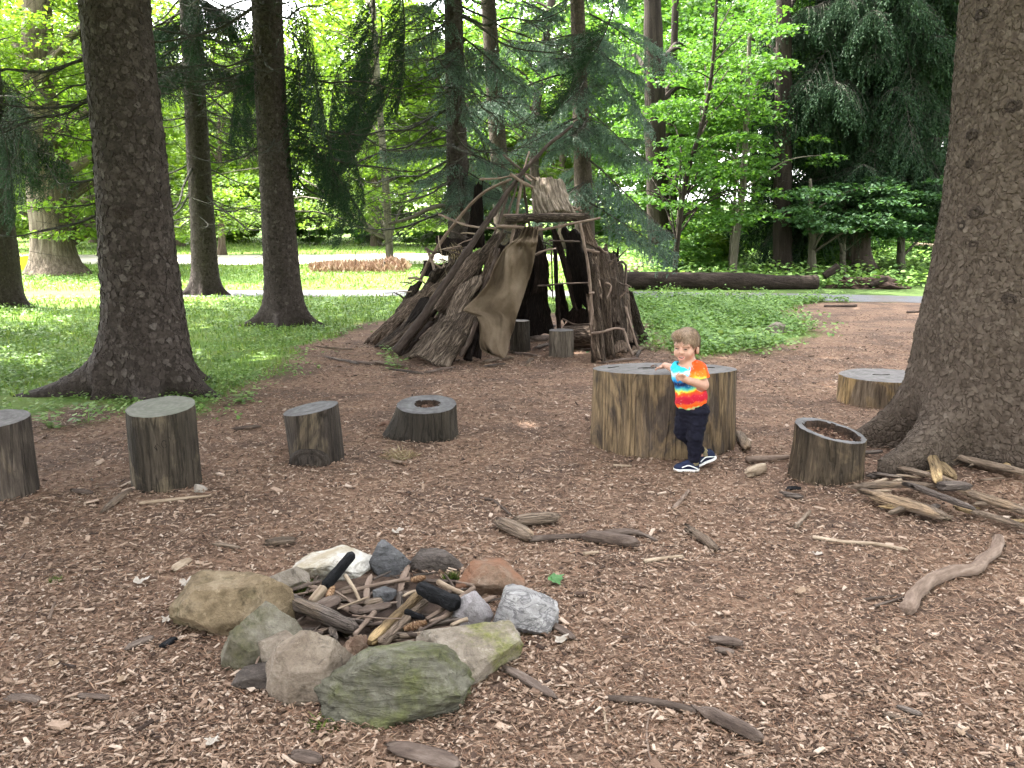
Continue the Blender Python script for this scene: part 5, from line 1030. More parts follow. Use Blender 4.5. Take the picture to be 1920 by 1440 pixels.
# splintered wood heaped at the foot of the huge spruce
for i, (lab, a, b, w_, z, m) in enumerate((
    ('long torn board lowest in the heap of split wood', (1630, 946), (1758, 985), 30, 0.02, 'split'), ('thin split stick on top of the torn boards', (1600, 930), (1740, 936), 15, 0.05, 'split'),
    ('grey split board crossing the heap', (1690, 935), (1812, 982), 16, 0.09, 'split_grey'), ('dark grey short block in the heap of split wood', (1758, 945), (1814, 948), 22, 0.08, 'split_grey'),
    ('long split board running out of the right edge', (1800, 950), (1925, 988), 20, 0.05, 'split'), ('upper split board leaning on the right root', (1775, 892), (1925, 930), 20, 0.05, 'split'),
    ('thin brown split stick behind the torn boards', (1680, 905), (1790, 940), 13, 0.08, 'split'), ('bright tan splinter standing in the heap', (1735, 890), (1752, 935), 18, 0.10, 'split_yellow'), ('orange-tan chunk near the bright splinter', (1755, 908), (1782, 930), 20, 0.07, 'split_yellow'),
    ('whitish shredded splinter near the root hollow', (1718, 862), (1752, 895), 13, 0.05, 'stick_pale'), ('white shredded sliver next to the whitish one', (1730, 858), (1762, 892), 9, 0.06, 'stick_pale'), ('pale flat stick in the root hollow', (1770, 856), (1822, 858), 10, 0.06, 'stick_pale'),
    ('slender lower split stick at the right edge', (1815, 975), (1930, 1010), 14, 0.03, 'split'), ('short brown splinter left of the heap', (1640, 905), (1690, 916), 10, 0.03, 'split_grey'), ('thin twig sticking up in the root hollow', (1815, 870), (1858, 838), 5, 0.06, 'stick_pale'))):
    splinter(lab, a, b, w_, None, m, lift=z * 0.6, seed=i * 7, group='split wood heaped at the huge spruce')
rs2 = random.Random(21)
for i in range(34):
    px, py = rs2.uniform(1630, 1915), rs2.uniform(858, 1000); a = rs2.uniform(-0.7, 0.5); L = rs2.uniform(18, 58)
    if py < 880 + (px - 1800) * 0.2 and px > 1830: continue
    splinter('short split splinter scattered over the heap of split wood', (px - L / 2 * math.cos(a), py - L / 4 * math.sin(a)), (px + L / 2 * math.cos(a), py + L / 4 * math.sin(a)), rs2.uniform(4, 11), None, rs2.choice(('split', 'stick_pale', 'split_grey', 'split_yellow', 'split')), lift=rs2.uniform(0, 0.03), seed=600 + i, group='small splinters at the huge spruce')
# fallen leaves lying on the chips
def leaf_geo(size, seed, lobes=5):
    rng = np.random.RandomState(seed); k = lobes * 4; a = np.arange(k) / k * 2 * PI; r = size * (0.62 + 0.38 * np.abs(np.cos(a * lobes / 2)) ** 1.5) * (0.6 + 0.5 * rng.rand(k)) / 2 * (1 + 0.35 * np.cos(a + seed))
    z = 0.35 * r * rng.rand(k) + 0.22 * size * np.cos(a + seed) ** 2; V = np.concatenate([v3(r * np.cos(a), r * np.sin(a), z), [[0, 0, 0.0]]]); j = np.arange(k)
    return V, None, np.stack([j, (j + 1) % k, np.full(k, k)], -1)
M['leaf_pale'] = leaf_mat('bleached_leaf', [(0, (0.34, 0.29, 0.24)), (1, (0.40, 0.36, 0.32))], 0.2, None); M['leaf_tan'] = leaf_mat('tan_dead_leaf', [(0, (0.23, 0.155, 0.10)), (1, (0.31, 0.23, 0.165))], 0.2, None); M['leaf_green'] = leaf_mat('fresh_green_leaf', [(0, (0.08, 0.19, 0.07)), (1, (0.12, 0.25, 0.10))], 0.3, None)
for i, (lab, px, py, s_, m) in enumerate((('white curled leaf on the chips left of the ring', 262, 1100, 34, 'leaf_pale'), ('pale oak leaf just behind the tan boulder', 348, 1104, 36, 'leaf_pale'), ('tan lobed leaf on the chips at lower left', 230, 1281, 38, 'leaf_tan'), ('white crumpled leaf right of the mossy slab', 1046, 1211, 36, 'leaf_pale'), ('fresh green maple leaf right of the ring', 1037, 1096, 42, 'leaf_green'), ('pale leaf at the back of the ring', 742, 1007, 28, 'leaf_pale'), ('dry curled leaf in the back of the fire pit', 752, 1099, 26, 'leaf_tan'),
                                          ('pale feather-like leaf on the open ground', 1529, 1042, 24, 'leaf_pale'), ('brown curled leaf on the open ground', 1494, 1114, 30, 'leaf_tan'), ('small tan leaf at the right bottom', 1798, 1378, 28, 'leaf_tan'), ('pinkish leaf sliver at the bottom left', 604, 1402, 34, 'leaf_tan'), ('tan leaf scrap above the lobed leaf', 100, 1256, 30, 'leaf_tan'), ('white leaf scrap at the bottom left', 395, 1398, 36, 'leaf_pale'), ('bright chip-like leaf near the tan boulder', 312, 1174, 30, 'leaf_pale'), ('grey curled leaf on the right of the open ground', 1640, 1222, 26, 'leaf_tan'), ('small green leaf in the shelter doorway', 1100, 663, 9, 'leaf_green'))):
    p = gp(px, py, 0.018); mb = MB(); mb.add(*leaf_geo(s_ * mpp(p[1], 0), i)); tag(obj('fallen_leaf', mb.mesh('fallen_leaf', M[m], False), None, p, (R.uniform(-.2, .2), R.uniform(-.2, .2), i)), lab, 'leaf')

# ------------------------------------------------------------------ the bark shelter
def slab_mat(name, dark, mid, light, sx=34.0, al=0.16, bd=0.03):
    s = N(name); co = s.coord((1, 1, al), 'fib', rnd=True); c1 = s.coord((1, 1, 1), 'fib', rnd=True)
    n = s.noise(co, sx, 4, 0.55, 1.2); f = s.noise(c1, 90, 5, 0.7); b = s.noise(c1, 5, 4)
    rg = s.math('MULTIPLY', s.math('ABSOLUTE', s.math('SUBTRACT', n, 0.5)), 5.0, True)          # 0 in a furrow
    h = s.math('ADD', rg, s.math('MULTIPLY', f, 0.35))
    c = s.ramp(s.math('ADD', s.math('MULTIPLY', rg, 0.75), s.math('MULTIPLY', f, 0.3)), [(0.16, dark), (0.42, mid), (0.95, light)])
    c = s.mix(s.math('MULTIPLY', b, 0.35), c, mid)
    rnd = s.n('ObjectInfo').outputs['Random']; c = s.mix(1.0, c, s.ramp(rnd, [(0.0, (0.42, 0.41, 0.40)), (0.35, (0.75, 0.73, 0.70)), (0.7, (1.15, 1.1, 1.05)), (1.0, (1.6, 1.5, 1.42))]), 'MULTIPLY')      # every slab weathered differently
    return s.done(c, 0.92, s.bump(h, 1.0, bd), 0.12)
M['slab'] = slab_mat('grey_ridged_bark_slab', (0.020, 0.015, 0.012), (0.100, 0.077, 0.062), (0.27, 0.215, 0.175))
M['slab_pale'] = slab_mat('pale_ridged_bark_slab', (0.024, 0.018, 0.014), (0.15, 0.118, 0.094), (0.40, 0.33, 0.27), 26.0, 0.13, 0.04)
M['pole_dark'] = ridge_mat('dark_pole_bark', (0.018, 0.013, 0.011), (0.042, 0.031, 0.026), (0.085, 0.066, 0.056), 24, 4, True, 0.01)
M['slab_roof'] = ridge_mat('pale_furrowed_roof_bark', (0.022, 0.017, 0.013), (0.17, 0.135, 0.105), (0.42, 0.35, 0.285), 42, 5, False, 0.04)
M['slab_brown'] = slab_mat('brown_ragged_bark_slab', (0.026, 0.018, 0.013), (0.12, 0.088, 0.068), (0.27, 0.21, 0.165), 46.0, 0.10)
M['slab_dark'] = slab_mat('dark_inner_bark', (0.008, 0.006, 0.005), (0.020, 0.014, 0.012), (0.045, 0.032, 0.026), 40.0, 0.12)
SH = np.array([P(960, 600, 11.0).x, 11.0, 0.0])
sh = thing('bark_shelter', 'conical play shelter of poles and bark slabs with an open doorway', 'shelter', SH)
def slab(bl, br, tr, tl, mat='slab', name='bark_slab', ridge=0.014, nr=7.0, th=0.034, bulge=0.035, rag=0.07, seed=None, nu=15, nv=26, par=None, twist=0.0, edge=0.14):
    seed = seed if seed is not None else R.randint(0, 9999); rng = np.random.RandomState(seed)
    rl = rng.uniform(-0.055, 0.055) if mat != 'slab_dark' else 0.0; bl, br, tr, tl = (*bl[:2], bl[2] + rl), (*br[:2], br[2] - rl), (*tr[:2], tr[2] - rl), (*tl[:2], tl[2] + rl)
    c = [np.array(P(*q)) - SH for q in (bl, br, tr, tl)]
    u = np.linspace(0, 1, nu)[None, :, None]; v = np.linspace(0, 1, nv)[:, None, None]
    uu = np.linspace(0, 1, nu); vv = np.linspace(0, 1, nv)
    L = np.linalg.norm((c[3] + c[2]) / 2 - (c[0] + c[1]) / 2); W = np.linalg.norm((c[1] + c[2]) / 2 - (c[0] + c[3]) / 2)
    vr = v + (rag * 1.0 * (fbm(v3(uu * 5, seed, 1), 3, seed) * (vv[:, None] - 0.5) * 2 * (np.abs(vv[:, None] - 0.5) * 2) ** 2))[..., None]
    ur = u + (edge * (fbm(v3(vv * 5, seed, 7), 3, seed)[:, None] * (uu[None] - 0.5) * 2) + 0.05 * fbm(v3(vv * 2.5, seed, 3), 2, seed)[:, None])[..., None]
    p = (c[0] * (1 - ur) + c[1] * ur) * (1 - vr) + (c[3] * (1 - ur) + c[2] * ur) * vr
    nrm = unit(np.cross(c[1] - c[0] + c[2] - c[3], c[3] - c[0] + c[2] - c[1]))
    if nrm[1] > 0: nrm = -nrm
    U = uu[None] * nr * max(0.5, W / 0.25); Vv = vv[:, None] * 3.0 * max(0.6, L / 0.8)
    rd = 1 - np.abs(fbm(v3(U + twist * 3 * np.sin(vv[:, None] * 7), Vv, seed * 0.37), 3, seed)) * 2.2
    h = bulge * W / 0.25 * (1 - (2 * uu[None] - 1) ** 2) + ridge * rd + 0.02 * L * fbm(v3(uu[None] * 0.7, vv[:, None] * 1.5, seed), 2, seed + 1)
    f = p + nrm * h[..., None]; bk = p + nrm * (bulge * W / 0.25 * (1 - (2 * uu[None] - 1) ** 2) - th)[..., None]
    n = nu * nv; Q1 = grid_faces(nv, nu); Q2 = Q1[:, ::-1] + n
    loop = np.concatenate([np.arange(nu), np.arange(1, nv) * nu + nu - 1, (nv - 1) * nu + np.arange(nu - 2, -1, -1), np.arange(nv - 2, 0, -1) * nu]); l2 = np.roll(loop, -1)
    Q3 = np.stack([loop + n, l2 + n, l2, loop], -1)
    fb = v3(uu[None] * W + seed * 0.73, 0.0, vv[:, None] * L + seed * 0.31).reshape(-1, 3); fb2 = fb + [0, 0.03, 0]
    return obj(name, mesh(name, np.concatenate([f.reshape(-1, 3), bk.reshape(-1, 3)]), Q1, Q2, Q3, mats=[M[mat]], fib=np.concatenate([fb, fb2])), par or sh)
def pole(pts, w0, w1, mat='stick', name='pole', rough=0.12, seg=8, n=None, par=None, knots=2):
    q = np.array([P(*p) for p in pts]) - SH; k = mpp(pts[0][2], 1.0); n = n or max(10, int(np.linalg.norm(q[-1] - q[0]) / 0.05)); c = resample(q, n); sd = R.randint(0, 999)
    c[1:-1] += (0.006 * np.c_[fbm(v3(np.arange(n) * 0.35, sd, 0), 2, sd), fbm(v3(np.arange(n) * 0.35, sd, 4), 2, sd), fbm(v3(np.arange(n) * 0.35, sd, 8), 2, sd)])[1:-1]
    rr = np.linspace(w0, w1, n) * k / 2
    for _ in range(knots): j = R.randint(1, n - 2); rr[j] *= 1.35
    mb = MB(); mb.add(*tube(c, rr, seg, rough, sd)); return obj(name, mb.mesh(name, M[mat]), par or sh)
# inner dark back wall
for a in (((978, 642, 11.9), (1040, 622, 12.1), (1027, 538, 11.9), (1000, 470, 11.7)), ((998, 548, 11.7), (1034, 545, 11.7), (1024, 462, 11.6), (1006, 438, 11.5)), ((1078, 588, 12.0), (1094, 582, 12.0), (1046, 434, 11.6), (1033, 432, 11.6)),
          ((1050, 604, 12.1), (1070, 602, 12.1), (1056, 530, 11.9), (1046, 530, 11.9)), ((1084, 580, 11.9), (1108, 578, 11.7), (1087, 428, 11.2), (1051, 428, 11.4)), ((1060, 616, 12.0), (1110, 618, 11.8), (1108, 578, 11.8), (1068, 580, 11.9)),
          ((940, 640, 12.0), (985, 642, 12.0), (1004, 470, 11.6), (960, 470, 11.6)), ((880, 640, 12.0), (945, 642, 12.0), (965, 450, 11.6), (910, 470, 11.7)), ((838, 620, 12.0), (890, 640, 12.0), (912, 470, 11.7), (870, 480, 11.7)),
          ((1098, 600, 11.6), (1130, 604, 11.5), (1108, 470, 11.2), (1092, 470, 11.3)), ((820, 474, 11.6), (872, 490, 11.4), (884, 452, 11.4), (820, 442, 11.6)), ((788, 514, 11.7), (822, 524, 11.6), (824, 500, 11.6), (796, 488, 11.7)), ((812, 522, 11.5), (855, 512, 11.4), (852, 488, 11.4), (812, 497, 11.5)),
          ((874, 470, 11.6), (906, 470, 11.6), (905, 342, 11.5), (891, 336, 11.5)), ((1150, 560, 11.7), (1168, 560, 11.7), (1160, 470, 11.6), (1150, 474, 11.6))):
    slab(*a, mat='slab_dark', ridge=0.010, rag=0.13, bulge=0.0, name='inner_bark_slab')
pole([(1039, 430, 11.8), (1043, 520, 11.9), (1048, 616, 12.0)], 8, 9, 'slab_dark'); pole([(1008, 536, 11.2), (1060, 532, 11.2), (1114, 530, 11.0)], 3, 3, 'stick_dark', 'crossbar'); pole([(1030, 451, 11.4), (1087, 453, 11.2)], 3.5, 3, 'stick_dark', 'crossbar'); pole([(1004, 478, 11.1), (1020, 470, 11.1), (1042, 466, 11.2)], 4, 3, 'stick', 'crossbar'); pole([(1056, 598, 11.8), (1080, 608, 11.6), (1110, 606, 11.4)], 3, 2, 'stick', 'crossbar')
pole([(1034, 470, 11.6), (1037, 560, 11.6)], 3, 2.5, 'stick_dark')
# left flank
slab((686, 642, 11.9), (704, 645, 11.7), (832, 530, 10.9), (797, 541, 11.3), 'slab', seed=3, nr=9)
slab((700, 652, 11.4), (724, 655, 11.2), (806, 586, 10.9), (768, 606, 11.1), 'slab', seed=4)
slab((718, 650, 11.0), (742, 657, 10.8), (815, 597, 10.6), (790, 592, 10.8), 'slab_brown', seed=5)
slab((740, 598, 11.7), (756, 600, 11.7), (790, 526, 11.5), (767, 540, 11.6), 'slab', seed=6); slab((752, 612, 11.5), (775, 606, 11.4), (836, 500, 11.1), (812, 506, 11.2), 'slab', seed=7); slab((765, 625, 11.2), (800, 604, 11.0), (856, 520, 10.9), (826, 524, 11.0), 'slab_brown', seed=8)
slab((700, 640, 11.8), (730, 632, 11.6), (790, 556, 11.3), (762, 560, 11.5), 'slab', seed=81, nr=9); slab((736, 640, 11.2), (768, 632, 11.0), (822, 560, 10.8), (790, 560, 11.0), 'slab_dark', seed=82)
slab((806, 588, 10.5), (836, 580, 10.4), (934, 456, 10.85), (872, 486, 10.95), 'slab', seed=9, nr=9); slab((828, 604, 10.4), (862, 600, 10.25), (905, 516, 10.55), (850, 548, 10.6), 'slab_pale', seed=10, twist=0.9); slab((862, 520, 10.75), (892, 520, 10.7), (950, 436, 10.9), (925, 440, 10.95), 'slab', seed=11); slab((884, 560, 10.6), (906, 560, 10.55), (940, 470, 10.8), (915, 476, 10.85), 'slab_brown', seed=12)
slab((758, 669, 10.1), (840, 693, 9.75), (897, 592, 10.2), (829, 603, 10.45), 'slab_pale', seed=13, ridge=0.028, nr=6, nu=25, nv=34); slab((742, 664, 10.4), (775, 668, 10.3), (822, 612, 10.5), (800, 604, 10.6), 'slab_dark', seed=14); slab((786, 636, 10.35), (806, 632, 10.3), (832, 612, 10.4), (818, 606, 10.4), 'slab', seed=15)
slab((868, 672, 10.0), (884, 676, 9.98), (896, 625, 10.2), (874, 630, 10.2), 'slab_dark', seed=16); slab((884, 668, 10.1), (902, 668, 10.1), (912, 590, 10.4), (895, 590, 10.4), 'slab_dark', seed=17); slab((955, 470, 10.9), (985, 470, 10.9), (985, 420, 10.95), (960, 424, 10.95), 'slab', seed=18)
pole([(740, 660, 10.05), (780, 612, 10.12), (834, 532, 10.25), (910, 421, 10.6), (969, 338, 10.85), (1018, 282, 11.05), (1073, 236, 11.25)], 17, 6, 'pole_dark', 'ridge_pole', 0.1, 10)
slab((748, 652, 10.25), (762, 657, 10.22), (812, 586, 10.35), (800, 578, 10.4), 'slab', seed=19, bulge=0.05)
pole([(786, 530, 11.6), (816, 470, 11.4), (868, 400, 11.2), (910, 359, 11.1), (959, 336, 11.0)], 7, 5, 'stick'); pole([(900, 336, 11.4), (932, 335, 11.2), (960, 330, 11.0)], 4, 3, 'stick'); pole([(956, 326, 10.8), (978, 341, 10.8), (1000, 352, 10.8)], 6, 5, 'stick'); pole([(944, 290, 11.2), (960, 304, 11.15), (978, 318, 11.1)], 4, 4, 'stick_dark'); pole([(992, 284, 11.2), (986, 306, 11.1), (980, 326, 11.0)], 3, 4, 'stick')
pole([(978, 338, 10.9), (970, 394, 10.75), (957, 462, 10.6)], 6, 5.5, 'stick'); pole([(955, 352, 11.2), (930, 430, 11.0), (890, 520, 10.9)], 5, 4, 'stick_dark'); pole([(985, 330, 11.0), (1010, 350, 10.95), (1042, 372, 10.9), (1090, 396, 10.8)], 5, 4, 'stick'); pole([(980, 334, 11.0), (992, 420, 11.5), (1010, 520, 12.1)], 5, 5, 'stick_dark'); pole([(970, 345, 10.9), (950, 410, 10.7), (925, 480, 10.6)], 4, 4, 'stick_dark'); pole([(960, 330, 11.0), (985, 326, 10.9), (1006, 338, 10.85)], 3, 3, 'stick')
pole([(823, 402, 11.4), (850, 414, 11.2), (880, 424, 11.0), (930, 429, 10.7)], 4, 4, 'stick'); pole([(798, 466, 11.5), (815, 474, 11.4), (826, 470, 11.4)], 6, 4, 'stick_dark', 'stub'); pole([(802, 470, 11.5), (812, 496, 11.4), (816, 525, 11.3)], 6, 5, 'stick'); pole([(766, 522, 11.6), (784, 522, 11.5), (797, 532, 11.4)], 5, 3, 'stick', 'stub'); pole([(822, 442, 11.4), (832, 495, 11.2), (840, 520, 11.1)], 2, 1.5, 'stick_pale', 'twig')
pole([(894, 602, 9.98), (880, 640, 9.95), (863, 668, 9.9)], 9, 8, 'stick_dark', 'prop'); pole([(936, 466, 10.7), (910, 530, 10.55), (885, 590, 10.45)], 5, 5, 'stick_dark')
# the doorway
pole([(950, 412, 10.5), (1000, 408, 10.45), (1055, 408, 10.4), (1102, 406, 10.4)], 16, 14, 'slab', 'lintel_log', 0.25, 14, 30); pole([(944, 404, 10.6), (1010, 402, 10.5), (1100, 402, 10.45)], 5, 4, 'stick', 'crossbar'); pole([(930, 424, 10.4), (975, 426, 10.35), (1014, 430, 10.3), (1070, 420, 10.3), (1126, 408, 10.35)], 6, 4, 'stick', 'lintel_stick')
slab((1006, 403, 10.72), (1076, 401, 10.72), (1058, 341, 10.95), (996, 337, 10.95), 'slab_roof', 'roof_bark', ridge=0.040, nr=5.0, seed=22, nu=41, nv=30, rag=0.03, edge=0.04)
pole([(1072, 396, 10.8), (1082, 392, 10.8), (1088, 388, 10.8)], 4, 3, 'stick', 'stub'); pole([(1088, 418, 10.25), (1101, 489, 10.15), (1108, 561, 10.1), (1110, 620, 10.08), (1115, 682, 10.05)], 5, 6.5, 'stick', 'door_post', 0.15, 8, None, None, 6)
slab((1111, 681, 10.0), (1134, 677, 10.0), (1116, 500, 10.25), (1104, 470, 10.3), 'slab_brown', seed=24); slab((1134, 669, 10.15), (1152, 665, 10.15), (1139, 526, 10.35), (1120, 518, 10.35), 'slab_brown', seed=25); slab((1150, 646, 10.45), (1173, 643, 10.5), (1166, 510, 10.75), (1132, 512, 10.6), 'slab_brown', seed=26); slab((1124, 560, 10.35), (1160, 566, 10.6), (1138, 462, 10.55), (1112, 470, 10.4), 'slab_brown', seed=27, rag=0.12); slab((1097, 455, 10.35), (1124, 470, 10.45), (1104, 418, 10.5), (1087, 424, 10.45), 'slab_brown', seed=28)
slab((1112, 560, 10.15), (1130, 562, 10.2), (1118, 480, 10.4), (1106, 482, 10.35), 'slab', seed=29); slab((1140, 600, 10.3), (1166, 606, 10.4), (1158, 480, 10.7), (1140, 478, 10.6), 'slab_brown', seed=30, rag=0.14); slab((1168, 640, 10.7), (1186, 640, 10.8), (1178, 540, 10.9), (1160, 530, 10.8), 'slab', seed=31); slab((1196, 646, 11.4), (1217, 637, 11.5), (1185, 548, 11.2), (1170, 540, 11.1), 'slab', seed=32); slab((1150, 664, 10.2), (1178, 660, 10.3), (1172, 640, 10.5), (1152, 642, 10.4), 'slab_brown', seed=33); slab((1160, 560, 10.7), (1178, 566, 10.9), (1166, 500, 10.9), (1152, 492, 10.8), 'slab', seed=34)
slab((1134, 530, 10.4), (1150, 540, 10.5), (1142, 470, 10.7), (1130, 470, 10.65), 'slab', seed=35, rag=0.16)
pole([(1108, 625, 9.98), (1130, 622, 9.98), (1153, 615, 10.0), (1170, 618, 10.1)], 5, 4, 'stick', 'crossbar', 0.15); pole([(1174, 496, 10.8), (1173, 530, 10.75), (1170, 570, 10.7)], 5, 5, 'stick_dark', 'post'); pole([(1168, 616, 10.3), (1177, 642, 10.25), (1187, 667, 10.2)], 5, 5, 'stick', 'post'); pole([(1172, 575, 10.6), (1184, 615, 10.55), (1197, 655, 10.5)], 5, 5, 'stick', 'post'); pole([(1096, 468, 10.3), (1110, 470, 10.3), (1124, 474, 10.3)], 6, 5, 'stick', 'crossbar', 0.2); pole([(1148, 504, 10.7), (1164, 490, 10.7), (1173, 497, 10.8)], 4, 4, 'stick_dark', 'stub'); pole([(1122, 462, 10.4), (1132, 472, 10.4), (1140, 474, 10.4)], 4, 3, 'stick', 'stub'); pole([(1104, 550, 10.05), (1114, 549, 10.05)], 5, 4, 'stick', 'stub'); pole([(1135, 530, 10.25), (1146, 536, 10.25), (1138, 560, 10.2)], 4, 3, 'stick', 'stub')
st = np.random.RandomState(3); n = 60
o = np.array(P(850, 462, 11.2)) - SH + st.randn(n, 3) * [0.05, 0.02, 0.03]; V, Q = cards(o, unit(v3(0.3 + 0.3 * st.randn(n), -0.2 + 0.2 * st.randn(n), -1.0 + 0 * st.rand(n))), unit(st.randn(n, 3)), (0.16 * (0.5 + st.rand(n)))[:, None], 0.008 * np.ones((n, 1)))
obj('straw', mesh('straw', V, Q, smooth=False, mats=[M['straw']]), sh)

rs = random.Random(4)
for i in range(26):                                       # narrow strips leaning on the left flank
    t0 = rs.random(); bx = 700 + 150 * t0 + rs.uniform(-8, 8); by = 640 + 46 * t0; Yb = 11.75 - 1.8 * t0; ln = rs.uniform(0.35, 0.85); tx = bx + (960 - bx) * ln * 0.62; ty = by - (by - 345) * ln * 0.62; Yt = Yb + (10.95 - Yb) * ln * 0.62 - 0.06; hw = rs.uniform(3, 9)
    slab((bx - hw, by - hw * 0.4, Yb + 0.02), (bx + hw, by + hw * 0.3, Yb), (tx + hw * 0.8, ty + hw * 0.5, Yt + 0.12), (tx - hw * 0.7, ty - hw * 0.5, Yt + 0.14), rs.choice(('slab', 'slab_brown', 'slab', 'slab_dark', 'slab_pale')), seed=400 + i, nu=7, nv=18, rag=0.12)
for i in range(16):                                       # and on the right flank
    t0 = rs.random(); bx = 1120 + 80 * t0 + rs.uniform(-4, 4); by = 676 - 34 * t0; Yb = 9.95 + 1.2 * t0; ln = rs.uniform(0.3, 0.8); tx = bx + (1085 - bx) * ln * 0.8; ty = by - (by - 420) * ln * 0.8; Yt = Yb + (10.45 - Yb) * ln * 0.8; hw = rs.uniform(2.5, 6)
    slab((bx - hw, by, Yb), (bx + hw, by - 1, Yb), (tx + hw * 0.7, ty, Yt), (tx - hw * 0.6, ty, Yt), rs.choice(('slab', 'slab_brown', 'slab_brown', 'slab_dark')), seed=440 + i, nu=7, nv=18, rag=0.12)
for i in range(14):
    t0 = rs.random(); bx = 745 + 150 * t0; by = 560 - 120 * t0 + rs.uniform(-10, 10); a = rs.uniform(-0.5, 0.9); L = rs.uniform(14, 40); Yb = 11.4 - 0.7 * t0
    pole([(bx, by, Yb), (bx - L * 0.5 * math.cos(a), by - L * 0.5 * math.sin(a), Yb - 0.05), (bx - L * math.cos(a), by - L * math.sin(a) + 2, Yb - 0.1)], rs.uniform(2, 4.5), 1.5, rs.choice(('stick', 'stick_dark', 'stick_pale')), 'twig', knots=0)
for i in range(9):
    bx = rs.uniform(1125, 1180); by = rs.uniform(470, 560); a = rs.uniform(-0.9, 0.7); L = rs.uniform(10, 26); pole([(bx, by, 10.5), (bx + L * math.cos(a), by + L * math.sin(a), 10.45)], rs.uniform(2, 4), 1.5, rs.choice(('stick', 'stick_dark')), 'twig', n=10, knots=0)
# burlap curtain tied at the doorway
rowsz = [(590, 930, 1003), (615, 915, 1006), (645, 903, 1005), (680, 852, 1000), (705, 826, 995), (760, 795, 985), (830, 762, 968), (890, 738, 950), (950, 690, 932), (1005, 632, 914), (1042, 600, 901), (1062, 640, 894), (1080, 676, 888), (1150, 688, 868), (1215, 690, 850), (1258, 705, 843), (1285, 770, 836), (1292, 802, 830)]
rz = resample(np.array([(a, b, c) for a, b, c in rowsz], float), 90); nu = 60; pts = []
for i, (yy, l, r) in enumerate(rz):
    u = np.linspace(0, 1, nu); px = 660 + (l + (r - l) * u) / 2.88; py = 220 + (yy + (8 * np.sin(u * 3) if i > 80 else 0)) / 2.88; t = (yy - 590) / 700
    Yd = 10.28 - 0.42 * t - 0.10 * np.sin(u * PI) * (0.4 + t)
    gath = max(0.0, 1 - t / 0.16); d = 0.035 * gath * np.sin(u * 26 + 2 * np.sin(i * 0.3)) + (1 - gath) * (0.16 * fbm(v3(u * 2.3 - t * 1.7, t * 3.4, 0.3 + 0 * u), 2, 13) + 0.06 * np.sin(u * 9 - t * 11 + 0.7 + 2 * fbm(v3(u * 2, t * 2, 2 + 0 * u), 2, 3)) * np.sin(0.3 + t * 2.6) + 0.04 * fbm(v3(u * 6 - t * 3, t * 6, 1 + 0 * u), 3, 15)) + 0.05 * np.exp(-((t - 0.12) / 0.025) ** 2)
    pts.append([P(a, b, c) for a, b, c in zip(px, np.broadcast_to(py, px.shape), Yd - d * 1.7)])
V = np.array(pts) - SH
bm_ = mesh('burlap_curtain', V, grid_faces(len(rz), nu)[:, ::-1])
s = N('burlap'); co = s.coord(); wv = s.math('ADD', s.math('SINE', s.math('MULTIPLY', s.n('SeparateXYZ', co).outputs[0], 700.0)), s.math('SINE', s.math('MULTIPLY', s.n('SeparateXYZ', co).outputs[2], 700.0)))
nb = s.noise(co, 3.2, 6, 0.65); nf = s.noise(co, 120, 3)
c = s.ramp(nb, [(0.3, (0.070, 0.050, 0.033)), (0.5, (0.118, 0.088, 0.060)), (0.75, (0.165, 0.128, 0.092))]); c = s.mix(0.35, c, s.ramp(nf, [(0.3, (0.5, 0.5, 0.5)), (0.7, (1, 1, 1))]), 'MULTIPLY')
bm_.materials.append(s.done(c, 0.95, s.bump(s.math('ADD', s.math('MULTIPLY', wv, 0.3), nf), 0.5, 0.004), 0.05))
bo = tag(obj('burlap_curtain', bm_, None, SH), 'brown burlap sheet hanging gathered from the shelter lintel', 'cloth'); sm = bo.modifiers.new('thickness', 'SOLIDIFY'); sm.thickness = 0.008
# log seat and wood litter inside
lg = P(1085, 664, 11.2); a, b = np.array(P(1058, 640, 11.25)), np.array(P(1122, 640, 11.1)); mb = MB(); mb.add(*tube(resample([a, (a + b) / 2, b], 26), 0.155, 28, 0.10, 5)); V0 = mb.V[0] - a
tag(obj('bark_log', mesh('bark_log', V0, mb.Q[0], mb.Tr[0], mats=[M['slab']], fib=mb.F[0]), None, (a[0], a[1], 0.15)), 'bark-covered log lying inside the shelter behind the pale seat', 'log')
IL = (('splintered wood on the shelter floor left of the pale seat', (1000, 622), (1040, 614), 9), ('bark chunk on the shelter floor between the two seats', (996, 642), (1030, 636), 13), ('pale splinter in front of the shelter doorway', (990, 690), (1000, 674), 7), ('flat bark at the doorway threshold', (1005, 655), (1030, 648), 8), ('stick lying in front of the dark seat', (955, 662), (1005, 668), 6), ('bark strip in front of the burlap hem', (905, 682), (960, 672), 8), ('short bark strip under the burlap', (910, 692), (945, 686), 5), ('long pale stick behind the wide stump', (1130, 683), (1195, 676), 5), ('wood splinters at the right corner of the shelter', (1185, 668), (1210, 655), 8), ('second splinter at the right corner of the shelter', (1195, 672), (1206, 656), 5),
      ('dark bark lying left of the shelter front', (800, 700), (850, 694), 6), ('brown bark strip left of the shelter front', (700, 682), (755, 688), 8), ('thin bark strip before the shelter left flank', (735, 694), (790, 702), 5), ('bark strip far left before the shelter', (660, 680), (700, 684), 6), ('thin dark stick before the shelter', (600, 652), (660, 656), 5), ('bark strip on bare ground by the spruce root', (610, 672), (668, 684), 6))
for i, (lab, a, b, w_) in enumerate(IL): splinter(lab, a, b, w_, None, ('split_grey', 'bark_piece', 'split')[i % 3], group='bark litter around the shelter', seed=i + 50)
